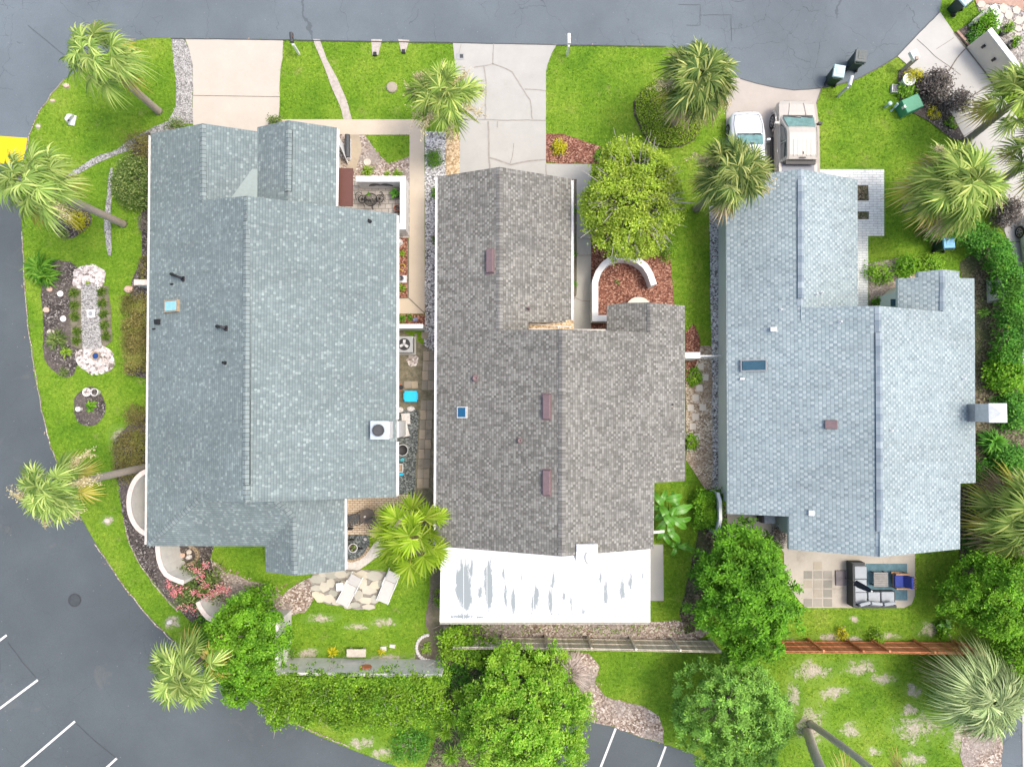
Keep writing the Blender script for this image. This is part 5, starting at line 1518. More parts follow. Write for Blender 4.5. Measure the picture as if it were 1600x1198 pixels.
def fan_palm(label, base_px, top_px, ztop, rad_px, leaf, seed, nf=36, nl=24, bark='bark_palm', tr=0.17, stalks=0, old=4, dry=0, droop=0.55, lean=None, upbias=0.0, group=None, wmul=1.0, stiff=False, base_w=None, name='palm_tree', blade_f=0.55):
    r_ = np.random.default_rng(seed)
    base = P(*base_px, 0) if base_w is None else Vector(base_w)
    top = P(*top_px, ztop)
    t = thing(name, label, 'palm tree', base, group)
    # trunk with old leaf-boot rings
    mb = MB()
    n = 34
    pts, rad = [], []
    for i in range(n + 1):
        f = i / n
        q = base.lerp(top, f)
        bow = 0.12 * math.sin(math.pi * f) * (lean or 0)
        q = q + Vector((bow, bow * 0.4, 0))
        q.z = top.z * f - 0.05
        pts.append(q); rad.append(tr * (1.35 if i == 0 else 1.06 - 0.16 * f + 0.07 * (i % 2) + 0.03 * r_.normal()) * (1.25 if i == n else 1))
    mb.tube(pts, rad, 12)
    mb.build('trunk', MT[bark], t, smooth=True)
    Rr = m_at(rad_px, ztop)
    blade = Rr * blade_f; pet = Rr * (1.1 - blade_f)
    O, D, Ln, Wd, Dr, Sd, MI, TN = [], [], [], [], [], [], [], []
    pet_mb = MB()
    ga = math.pi * (3 - math.sqrt(5))
    for k in range(nf + old + dry):
        kind = 0 if k < nf else (1 if k < nf + old else 2)
        f = (k + 0.5) / nf
        az = k * ga + r_.normal() * 0.25
        el = R(84) - R(100) * (min(f, 1.0) ** 0.85) + r_.normal() * 0.12 + upbias
        if kind: el = R(-38) + r_.normal() * 0.15
        pl_ = pet * (0.75 + 0.3 * min(f, 1)) * r_.uniform(0.85, 1.12)
        d = np.array([math.cos(el) * math.cos(az), math.cos(el) * math.sin(az), math.sin(el)])
        o = np.array(top) + d * 0.08
        hub = o + d * pl_; hub[2] -= 0.16 * pl_
        d2 = np.array([math.cos(az), math.sin(az), (0.5 * math.sin(el) - 0.15 + 0.25 * r_.normal()) if not kind else -0.7]); d2 /= np.linalg.norm(d2)
        pet_mb.tube([o, (o + hub) / 2 + np.array([0, 0, 0.05]), hub], [0.02, 0.014, 0.01], 4, caps=False)
        s = np.cross(d2, [0, 0, 1.0]); s /= max(1e-3, np.linalg.norm(s))
        nn = np.cross(s, d2)
        tw = r_.normal() * 0.45
        s = s * math.cos(tw) + nn * math.sin(tw); nn = np.cross(s, d2)
        span = R(128 if not stiff else 100)
        a = np.linspace(-span, span, nl) + r_.normal(size=nl) * 0.03
        bl = blade * r_.uniform(0.85, 1.1)
        tn = r_.uniform(-0.42, 0.4)
        for q in a:
            v = d2 * math.cos(q) + s * math.sin(q) + nn * (0.1 + 0.25 * (1 - abs(q) / span))
            O.append(hub + d2 * bl * 0.12 * max(0, math.cos(q)))
            D.append(v); Ln.append(bl * (0.74 + 0.26 * math.cos(q)) * r_.uniform(0.92, 1.06))
            Wd.append(bl * 2 * span / nl * 0.5 * wmul)
            Dr.append(droop * r_.uniform(0.7, 1.3))
            w = np.cross(v, nn); Sd.append(w / max(1e-3, np.linalg.norm(w)) * 0.85 + nn * 0.4 * (1 if len(Sd) % 2 else -1)); MI.append(kind); TN.append(tn)
    V, F = strips(O, D, Ln, Wd, Dr, 4, np.array(Sd))
    mi = np.repeat(np.array(MI), 4)
    tone(np_mesh('crown', V, F, [LF[leaf], LF['old'], LF['dry']], t, mi=mi), np.repeat(TN, 4))
    pet_mb.build('leaf_stem', LF['old'] if stiff else LF[leaf], t)
    for k in range(stalks):
        az = r_.uniform(0, 2 * math.pi) if stalks > 2 else seed * 1.3 + k * 2.4
        flower_stalk(t, top, az, Rr, r_)
    return t

def flower_stalk(t, top, az, Rr, r_, reach=1.0):
    """arching branched cream blossom of a palm"""
    d = Vector((math.cos(az), math.sin(az), 0))
    mb = MB()
    Vs, Ns = [], []
    pts = [Vector(top) + d * (Rr * reach * q) + Vector((0, 0, 0.55 * q - 0.95 * q * q)) for q in (0.1, 0.35, 0.6, 0.85, 1.02)]
    mb.tube(pts, [0.02, 0.018, 0.014, 0.01, 0.005], 5, caps=False)
    for i in range(26):
        f = r_.uniform(0.42, 1.0)
        b0 = Vector(top) + d * (Rr * reach * f) + Vector((0, 0, 0.55 * f - 0.95 * f * f))
        tip = b0 + Vector((r_.normal() * 0.2, r_.normal() * 0.2, -0.1 - abs(r_.normal()) * 0.12)) + d * 0.1
        mb.tube([b0, b0.lerp(tip, 0.5) + Vector((0, 0, 0.05)), tip], [0.008, 0.006, 0.004], 3, caps=False)
        for _ in range(16):
            q = b0.lerp(tip, r_.uniform(0.1, 1.05)) + Vector(r_.normal(size=3)) * 0.05
            Vs.append(tuple(q)); Ns.append(r_.normal(size=3) + np.array([0, 0, 0.8]))
    V, F = leaf_arrays(np.array(Vs), np.array(Ns), 0.085, 0.05, r_)
    o = len(mb.v)
    mb.v += [tuple(q) for q in V]; mb.f += [tuple(int(i) + o for i in f) for f in F]; mb.mi += [0] * len(F)
    mb.build('flower_stalk', LF['stalk'], t)

def rosette(name, label, cat, px, py, rpx, h, leaf, n, seed, group=None, wid=0.05, droop=0.5, stem=0.0, el=(5, 80), flower=None):
    """strap leaves from one point: grass tufts, yuccas, lilies"""
    r_ = np.random.default_rng(seed)
    zt = stem + 0.05
    c = P(px, py, zt)
    Rr = m_at(rpx, zt)
    base = Vector((c.x, c.y, 0))
    t = thing(name, label, cat, base, group)
    az = r_.uniform(0, 2 * math.pi, n)
    e = np.radians(r_.uniform(el[0], el[1], n))
    D = np.stack([np.cos(e) * np.cos(az), np.cos(e) * np.sin(az), np.sin(e)], 1)
    O = np.array([base.x, base.y, zt]) + D * 0.02 + r_.normal(size=(n, 3)) * np.array([0.1 * Rr, 0.1 * Rr, 0.01])
    ln = Rr * r_.uniform(0.8, 1.15, n) / np.maximum(0.55, np.cos(e) + 0.25)
    V, F = strips(O, D, ln, wid * r_.uniform(0.7, 1.2, n), droop, 4)
    V[:, 2] = np.maximum(V[:, 2], 0.015)
    np_mesh('foliage', V, F, LF[leaf], t)
    if stem:
        mb = MB(); mb.tube([base - Vector((0, 0, 0.03)), base + Vector((0.04, 0.02, stem * 0.5)), base + Vector((0, 0, zt))], [0.07, 0.055, 0.05], 7)
        mb.build('stem', MT['bark'], t)
    if flower:
        mb = MB()
        for _ in range(flower[1]):
            a = r_.uniform(0, 6.28); q = base + Vector((math.cos(a) * Rr * 0.4, math.sin(a) * Rr * 0.4, h))
            mb.tube([base, q], [0.008, 0.005], 4)
            mb.ball(q, 0.05, 6, 4)
        mb.build('flower', LF[flower[0]], t)
    return t

def cover_leaves(name, label, poly_px, h, leaf, dens, L, W, seed, px=True):
    """ground cover nobody could count: stuff"""
    r_ = np.random.default_rng(seed)
    poly = np.array([tuple(P(*q))[:2] for q in poly_px])
    lo, hi = poly.min(0), poly.max(0)
    n = int(dens * np.prod(hi - lo))
    pt = r_.uniform(lo, hi, (n, 2)); pt = pt[in_poly(pt, poly)]
    z = h * (0.55 + 0.45 * r_.random(len(pt)))
    C = np.concatenate([pt, z[:, None]], 1)
    N = np.array([0, 0, 1.0]) + 0.7 * unit(len(C), r_)
    V, F = leaf_arrays(C, N, L, W, r_)
    o = np_mesh(name, V, F, LF[leaf])
    return tag(o, label, name.replace('_', ' '), kind='stuff')

def chips(name, label, polys_px, dens, size, mat, seed, h=0.02):
    """loose chips, pebbles, shells over a bed"""
    r_ = np.random.default_rng(seed)
    Cs = []
    for pp in polys_px:
        poly = np.array([tuple(P(*q))[:2] for q in pp])
        lo, hi = poly.min(0), poly.max(0)
        n = int(dens * np.prod(hi - lo))
        pt = r_.uniform(lo, hi, (n, 2)); Cs.append(pt[in_poly(pt, poly)])
    pt = np.concatenate(Cs)
    n = len(pt)
    a = r_.uniform(0, 6.28, n); s = size * r_.uniform(0.5, 1.4, n)
    ux = np.stack([np.cos(a), np.sin(a)], 1) * s[:, None]; uy = np.stack([-np.sin(a), np.cos(a)], 1) * (s * r_.uniform(0.4, 0.9, n))[:, None]
    z0 = np.full(n, 0.01); hh = h * r_.uniform(0.5, 1.5, n)
    def P3(xy, z): return np.concatenate([xy, z[:, None]], 1)
    V = np.stack([P3(pt + ux, z0), P3(pt + uy, z0), P3(pt - ux, z0), P3(pt - uy, z0), P3(pt + 0.2 * ux, z0 + hh)], 1).reshape(-1, 3)
    b0 = (np.arange(n) * 5)[:, None]
    F = np.concatenate([b0 + np.array([[0, 1, 4]]), b0 + np.array([[1, 2, 4]]), b0 + np.array([[2, 3, 4]]), b0 + np.array([[3, 0, 4]])], 1).reshape(-1, 3)
    return tag(np_mesh(name, V, F, LF[mat]), label, name.replace('_', ' '), kind='stuff')

# ------------------------------------------------------------------ garden walls and fences
def wall_run(name, label, base_pts, h, th, mat, cap=None, closed=False, cat='wall', caph=0.05):
    """a wall along plan points (world), th thick, with an optional coping part"""
    pts = [Vector((q.x, q.y, 0)) for q in base_pts]
    n = len(pts)
    def offs(d):
        out = []
        for i, q in enumerate(pts):
            a = pts[max(0, i - 1)]; b_ = pts[min(n - 1, i + 1)]
            d1 = (q - a).normalized() if i > 0 else (b_ - q).normalized()
            d2 = (b_ - q).normalized() if i < n - 1 else d1
            n1 = Vector((-d1.y, d1.x, 0)); n2 = Vector((-d2.y, d2.x, 0))
            m = (n1 + n2).normalized()
            out.append(q + m * d / max(0.4, m.dot(n1)))
        return out
    def strip(w, z0, z1):
        A, B = offs(w / 2), offs(-w / 2)
        secs = [[Vector((a.x, a.y, z0)), Vector((b_.x, b_.y, z0)), Vector((b_.x, b_.y, z1)), Vector((a.x, a.y, z1))] for a, b_ in zip(A, B)]
        mb = MB(); mb.loft(secs); return mb
    mid = pts[n // 2]
    EXCL.append(np.array([(q.x, q.y) for q in offs(th / 2) + offs(-th / 2)[::-1]]))
    t = thing(name, label, cat, mid)
    strip(th, -0.03, h - (caph if cap else 0)).build('wall_body', mat, t)
    if cap: strip(th + 0.05, h - caph, h).build('coping', cap, t)
    return t

def arc(c0, pts_px, z=0): return [P(x, y, z) for x, y in pts_px]

# curved white wall: straight leg then hook
cw = [(949, 504), (933, 503), (932, 480), (932, 445), (936, 430), (945, 418), (956, 410), (968, 406), (982, 406), (995, 411), (1004, 420), (1011, 432), (1015, 447)]
cw = [Vector((P(x, y, 1.0).x, P(x, y, 1.0).y, 0)) for x, y in [(951, 497), (930, 497), (930, 470), (930, 440), (935, 425), (944, 413), (955, 405), (968, 401), (982, 401), (996, 406), (1008, 415), (1016, 428), (1022, 445)]]
wall_run('garden_wall', 'white hook-shaped curved garden wall around red mulch at the middle house', cw, 1.0, 0.26, MT['stucco_white'], MT['white'])
# entry courtyard of the left house
cy = [Vector((P(x, y, 1.2).x, P(x, y, 1.2).y, 0)) for x, y in [(556, 279.5), (629.5, 279.5), (629.5, 354), (606, 354)]]
wc = wall_run('courtyard_wall', 'white low wall around the small paved courtyard of the left house', cy, 1.2, 0.24, MT['stucco_white'], MT['white'])
mb = MB()
ws = P(595, 289, 0.6)
yy = cy[0].y - 0.135
out = []
for s_ in (1, -1):
    for k in range(13):
        f = k / 12
        out.append((s_, f))
prof_t = [Vector((ws.x + (-0.62 + 1.24 * k / 24), yy, 0.66 + 0.2 * abs(math.sin(math.pi * 2 * (k / 24))) ** 0.8 - 0.1 * abs(k / 12 - 1) ** 2)) for k in range(25)]
prof_b = [Vector((ws.x + (-0.62 + 1.24 * k / 24), yy, 0.58 + 0.02 * math.sin(k) - 0.1 * abs(k / 12 - 1) ** 2)) for k in range(25)]
ft = [q + Vector((0, -0.02, 0)) for q in prof_t]; fb = [q + Vector((0, -0.02, 0)) for q in prof_b]
mb.loft([[a, b_, d, c] for a, b_, c, d in zip(prof_t, prof_b, ft, fb)])
one('wall_ornament', mb, MT['dark'], 'dark spread-wing metal ornament on the courtyard wall of the left house', 'ornament', (ws.x, yy, 0.6))
x0 = P(620, 511, 1.6)
wall_run('garden_wall', 'short white wall beside the air conditioner of the left house', [Vector((P(612, 508, 1.3).x, P(612, 509.5, 1.3).y, 0)), Vector((P(661, 509.5, 1.3).x, P(661, 509.5, 1.3).y, 0))], 1.3, 0.16, MT['stucco_white'], MT['white'])
wall_run('garden_wall', 'stub of garden wall with terracotta coping under the left eave', [P(209, 441, 1.6) * 1.0, P(240, 441, 1.6)], 1.6, 0.22, MT['stucco_grey'], MT['pinkcap'])
# rear boundary of the left house: semicircle, S curve, straight walls
def apx(c, rx, ry, a0, a1, n, z):
    return [P(c[0] + rx * math.cos(R(a0 + (a1 - a0) * k / n)), c[1] + ry * math.sin(R(a0 + (a1 - a0) * k / n)), z) for k in range(n + 1)]
semi = apx((236, 785), 35, 50, -95, -265, 16, 2.0)
wall_run('garden_wall', 'half-round stucco wall under the left eave of the left house', semi, 2.0, 0.18, MT['stucco_grey'], MT['pinkcap'])
s1 = [P(x, y, 2.0) for x, y in [(247, 838), (246, 858), (248, 873), (252, 886), (259, 897), (268, 903), (278, 907), (287, 910)]]
wall_run('garden_wall', 'curved stucco wall behind the pink crape myrtle', s1, 2.0, 0.18, MT['stucco_grey'], MT['pinkcap'])
s2 = [P(x, y, 2.0) for x, y in [(309, 940), (312, 948), (317, 956), (324, 964), (333, 969), (345, 972)]]
wall_run('garden_wall', 'short curved stucco wall half hidden by the bright green round tree', s2, 2.0, 0.18, MT['stucco_grey'], MT['pinkcap'])
s3 = [P(x, y, 2.0) for x, y in [(384, 973), (433, 973), (431, 1052), (560, 1054), (690, 1055)]]
bw = wall_run('boundary_wall', 'long pale stucco boundary wall with orange sun ornament behind the left yard', s3, 2.0, 0.14, MT['stucco_grey'])
oc = P(571, 1041, 1.2)
mb = MB()
wy = s3[3].y + 0.115
M = Matrix.Rotation(R(90), 3, 'X')
mb.lathe((P(571, 1041, 1.3).x, wy, 1.25), [(0.3, -0.02), (0.3, 0.01), (0.2, 0.03), (0.05, 0.04)], 18, M=M)
one('sun_ornament', mb, MT['orange'], 'round orange clay ornament on the stucco boundary wall', 'ornament', (oc.x, wy, 1.25))
# beige wall along the right driveway
wA_ = [P(1509, 75, 0), P(1540, 115, 0), P(1556, 136, 0)]
nrm = Vector((1, 0.75, 0)).normalized() * 0.12
wr = wall_run('driveway_wall', 'tall beige wall with two small black lights beside the right driveway', [q + nrm for q in wA_], 1.7, 0.22, MT['stucco_beige'], MT['white'])
for t_ in (0.3, 0.8):
    q = wA_[0].lerp(wA_[1], t_)
    mb = MB(); mb.box((q.x - 0.03, q.y - 0.02, 0.95), (0.1, 0.14, 0.2), rz=math.atan2(nrm.y, nrm.x)); mb.build('wall_light', MT['black'], wr)
wall_run('planter_wall', 'white low planter wall piece at the flagstone court', [P(1551, 8, 0.5), P(1562, 26, 0.5), P(1556, 44, 0.5)], 0.5, 0.3, MT['stucco_white'], MT['white'])
wall_run('planter_wall', 'grey low planter wall piece beside the top right lawn', [P(1521, 35, 0.4), P(1549, 12, 0.4)], 0.4, 0.18, MT['stucco_grey'], MT['conc_pale'])

def board_fence(name, label, base_px, h, mat, posts_px, seed, gap=0.012):
    r_ = np.random.default_rng(seed)
    pts = [P(x, y, 0) for x, y in base_px]
    t = thing(name, label, 'fence', pts[0])
    bd, rl = MB(), MB()
    for a, b_ in zip(pts, pts[1:]):
        L = (b_ - a).length; d = (b_ - a) / L; rz = math.atan2(d.y, d.x); nn = Vector((-d.y, d.x, 0))
        if nn.y < 0: nn = -nn
        k = int(L / 0.14)
        for i in range(k):
            q = a + d * ((i + 0.5) * L / k)
            hh = h + r_.normal() * 0.012
            bd.box((q.x, q.y, hh / 2), (L / k - gap, 0.02, hh), rz)
        for z in (0.25, h * 0.52, h - 0.16):
            q = (a + b_) / 2 + nn * 0.03
            rl.box((q.x, q.y, z), (L, 0.038, 0.09), rz)
    bd.build('boards', mat, t); rl.build('rail', mat, t)
    for px, py in posts_px:
        q = P(px, py, 0)
        m = MB(); m.box((q.x, q.y + 0.06, (h + 0.05) / 2), (0.1, 0.1, h + 0.05)); m.build('post', mat, t)
    return t
board_fence('wooden_fence', 'weathered grey wooden fence behind the white patio roof', [(712, 994), (900, 996), (1112, 1000)], 1.8, MT['fence_grey'], [(785, 993.5), (852, 994), (918, 995), (984, 996.5), (1050, 998), (1108, 999)], 81)
board_fence('wooden_fence', 'red-brown wooden fence behind the outdoor sofa', [(1190, 1000), (1360, 1001), (1504, 1003)], 1.8, MT['fence_red'], [(1262, 999), (1321, 999.5), (1360, 999.5), (1427, 1001), (1488, 1002)], 82)
# narrow fences between houses
a, b_ = P(1071, 555, 1.7), P(1094, 555, 1.7)
t = thing('side_gate', 'white side gate and rail between the middle and right houses', 'gate', ((a.x + b_.x) / 2, a.y, 0))
mb = MB(); mb.box(((a.x + b_.x) / 2, a.y, 0.85), (b_.x - a.x, 0.3, 1.7)); mb.build('gate_panel', MT['white'], t)
c = P(1126, 556.5, 1.7)
mb = MB()
for z in (0.5, 1.1, 1.65): mb.box(((b_.x + c.x) / 2, a.y - 0.02, z), (c.x - b_.x, 0.05, 0.06))
mb.build('rail', MT['ltgrey'], t)
mb = MB(); mb.box((c.x - 0.05, a.y - 0.02, 0.88), (0.09, 0.09, 1.76)); mb.build('post', MT['ltgrey'], t)
sg = [P(1123, 770, 1.5), P(1126.5, 784, 1.5), P(1127, 812, 1.5), P(1122, 838, 1.5)]
wall_run('privacy_fence', 'pale blue-grey low fence panel beside the clipped hedge block', sg, 1.4, 0.1, plain('pale_blue_panel', (0.45, 0.52, 0.56), 0.6, var=0.06), MT['white'], cat='fence')

# ------------------------------------------------------------------ vehicles (built nose toward +y at the origin)
def ring(y, w, zb, zt, crown=0.03, tuck=0.92, sh=0.93):
    h = [(0, zb), (w * tuck, zb), (w, zb + 0.22 * (zt - zb) + 0.05), (w * 1.0, zb + 0.62 * (zt - zb)), (w * sh, zt - 0.015), (w * 0.55, zt + crown * 0.8), (0, zt + crown)]
    return [Vector((x, y, z)) for x, z in h] + [Vector((-x, y, z)) for x, z in h[-2:0:-1]]

def wheel(t, x, y, r_, w, side):
    M = Matrix.Rotation(R(90) * side, 3, 'Y')
    mb = MB(); mb.lathe((x, y, r_), [(r_ * 0.66, -w / 2), (r_ * 0.94, -w / 2), (r_, -w / 4), (r_, w / 4), (r_ * 0.94, w / 2), (r_ * 0.66, w / 2)], 22, M=M)
    o = mb.build('wheel', MT['rubber'], t)
    mb = MB(); mb.lathe((x, y, r_), [(r_ * 0.655, 0), (r_ * 0.655, w * 0.52), (r_ * 0.6, w * 0.53), (r_ * 0.56, w * 0.42), (r_ * 0.15, w * 0.4), (r_ * 0.12, w * 0.5)], 22, M=M)
    for k in range(6):
        a = k * math.pi / 3
        p0 = M @ Vector((r_ * 0.1 * math.cos(a), r_ * 0.1 * math.sin(a), w * 0.47)); p1 = M @ Vector((r_ * 0.6 * math.cos(a), r_ * 0.6 * math.sin(a), w * 0.5))
        mb.tube([Vector((x, y, r_)) + p0, Vector((x, y, r_)) + p1], r_ * 0.07, 5)
    mb.build('rim', MT['alloy'], o)

def panel(t, name, pts, mat, th=0.012):
    """a thin curved-free panel (glass, lamp) with its own thickness, proud of the body"""
    pts = [Vector(p) for p in pts]
    n = (pts[1] - pts[0]).cross(pts[2] - pts[0]).normalized()
    if n.z < -0.2 : n = -n
    c = sum(pts, Vector()) / len(pts)
    lo, hi = [p - n * th for p in pts], [p + n * th for p in pts]
    k = len(pts)
    mb = MB(); mb.add(lo + hi, [tuple(range(k))[::-1], tuple(range(k, 2 * k))] + [(i, (i + 1) % k, (i + 1) % k + k, i + k) for i in range(k)])
    return mb.build(name, mat, t)

def place(t, loc, rz):
    t.location = loc; t.rotation_euler = (0, 0, rz)

def sedan(label, loc, rz, paint, group=None):
    t = thing('parked_car', label, 'car', (0, 0, 0), group)
    st = [(2.28, 0.5, 0.32, 0.56), (2.2, 0.7, 0.26, 0.66), (2.0, 0.82, 0.2, 0.74), (1.5, 0.88, 0.18, 0.84), (1.0, 0.9, 0.18, 0.93), (0.4, 0.905, 0.18, 0.96), (-1.0, 0.905, 0.18, 0.97), (-1.6, 0.89, 0.18, 0.97), (-2.0, 0.84, 0.22, 0.94), (-2.2, 0.74, 0.28, 0.88), (-2.28, 0.6, 0.35, 0.78)]
    mb = MB(); mb.loft([ring(*q) for q in st]); mb.build('body', paint, t, smooth=True)
    def gs(y, wb, zb, wt, zt): return [Vector((x, y, z)) for x, z in [(-wb, zb), (wb, zb), (wb * 0.97, zb + (zt - zb) * 0.35), (wt * 1.04, zt - 0.06), (wt * 0.85, zt), (0, zt + 0.02), (-wt * 0.85, zt), (-wt * 1.04, zt - 0.06), (-wb * 0.97, zb + (zt - zb) * 0.35)]]
    mb = MB(); mb.loft([gs(1.0, 0.8, 0.88, 0.7, 0.95), gs(0.72, 0.81, 0.9, 0.69, 1.1), gs(0.16, 0.82, 0.9, 0.6, 1.39), gs(-0.35, 0.82, 0.9, 0.6, 1.43), (gs(-0.95, 0.82, 0.9, 0.59, 1.4)), gs(-1.75, 0.78, 0.9, 0.62, 1.02)]); mb.build('roof', paint, t, smooth=True)
    panel(t, 'windshield', [(-0.66, 0.88, 1.035), (0.66, 0.88, 1.035), (0.56, 0.24, 1.375), (-0.56, 0.24, 1.375)], MT['glass_teal'])
    panel(t, 'rear_window', [(-0.56, -1.02, 1.395), (0.56, -1.02, 1.395), (0.6, -1.66, 1.09), (-0.6, -1.66, 1.09)], MT['glass_car'])
    for s in (1, -1):
        panel(t, 'side_window', [(0.795 * s, 0.62, 0.99), (0.81 * s, -0.25, 0.99), (0.655 * s, -0.25, 1.36), (0.665 * s, 0.2, 1.33)], MT['glass_car'])
        panel(t, 'side_window', [(0.81 * s, -0.32, 0.99), (0.79 * s, -1.3, 1.0), (0.66 * s, -0.98, 1.33), (0.655 * s, -0.32, 1.36)], MT['glass_car'])
        m = MB(); m.box((0.98 * s, 0.62, 1.0), (0.2, 0.1, 0.13), top=0.8); m.tube([(0.88 * s, 0.62, 0.95), (0.97 * s, 0.62, 0.96)], 0.025, 6); m.build('mirror', paint, t)
        panel(t, 'headlight', [(0.45 * s, 2.245, 0.6), (0.72 * s, 2.12, 0.63), (0.76 * s, 1.94, 0.745), (0.5 * s, 2.1, 0.72)], MT['ltgrey'])
        panel(t, 'taillight', [(0.5 * s, -2.27, 0.72), (0.78 * s, -2.13, 0.74), (0.78 * s, -2.1, 0.88), (0.5 * s, -2.21, 0.88)], MT['terracotta'])
    for x, y, sd_ in ((0.8, 1.4, 1), (-0.8, 1.4, -1), (0.8, -1.38, 1), (-0.8, -1.38, -1)): wheel(t, x, y, 0.33, 0.22, sd_)
    m = MB(); m.box((0, 0.93, 0.99), (1.2, 0.08, 0.04)); m.tube([(-0.3, 0.9, 1.05), (0.25, 0.86, 1.07)], 0.012, 5); m.tube([(0.2, 0.9, 1.05), (0.62, 0.84, 1.075)], 0.012, 5); m.build('wiper', MT['black'], t)
    m = MB(); m.box((0, 0.3, 1.395), (0.2, 0.06, 0.04)); m.build('mirror_inside', MT['black'], t)
    m = MB()
    for s in (1, -1): m.tube([(s * 0.7, 0.98, 0.955), (s * 0.74, 1.5, 0.875), (s * 0.62, 2.02, 0.765)], 0.009, 4)
    m.tube([(-0.62, 2.02, 0.765), (0, 2.08, 0.765), (0.62, 2.02, 0.765)], 0.009, 4)
    m.build('bonnet_seam', MT['black'], t)
    m = MB(); m.box((0, 2.27, 0.5), (0.8, 0.06, 0.12)); m.build('grille', MT['black'], t)
    m = MB()
    for s in (1, -1):
        m.tube([(s * 0.9, 0.55, 0.95), (s * 0.91, 0.56, 0.4)], 0.008, 4); m.tube([(s * 0.905, -0.3, 0.96), (s * 0.912, -0.3, 0.35)], 0.008, 4)
        m.box((s * 0.915, -0.1, 0.83), (0.02, 0.16, 0.03))
    m.build('door_seam', MT['dark'], t)
    place(t, loc, rz)
    return t

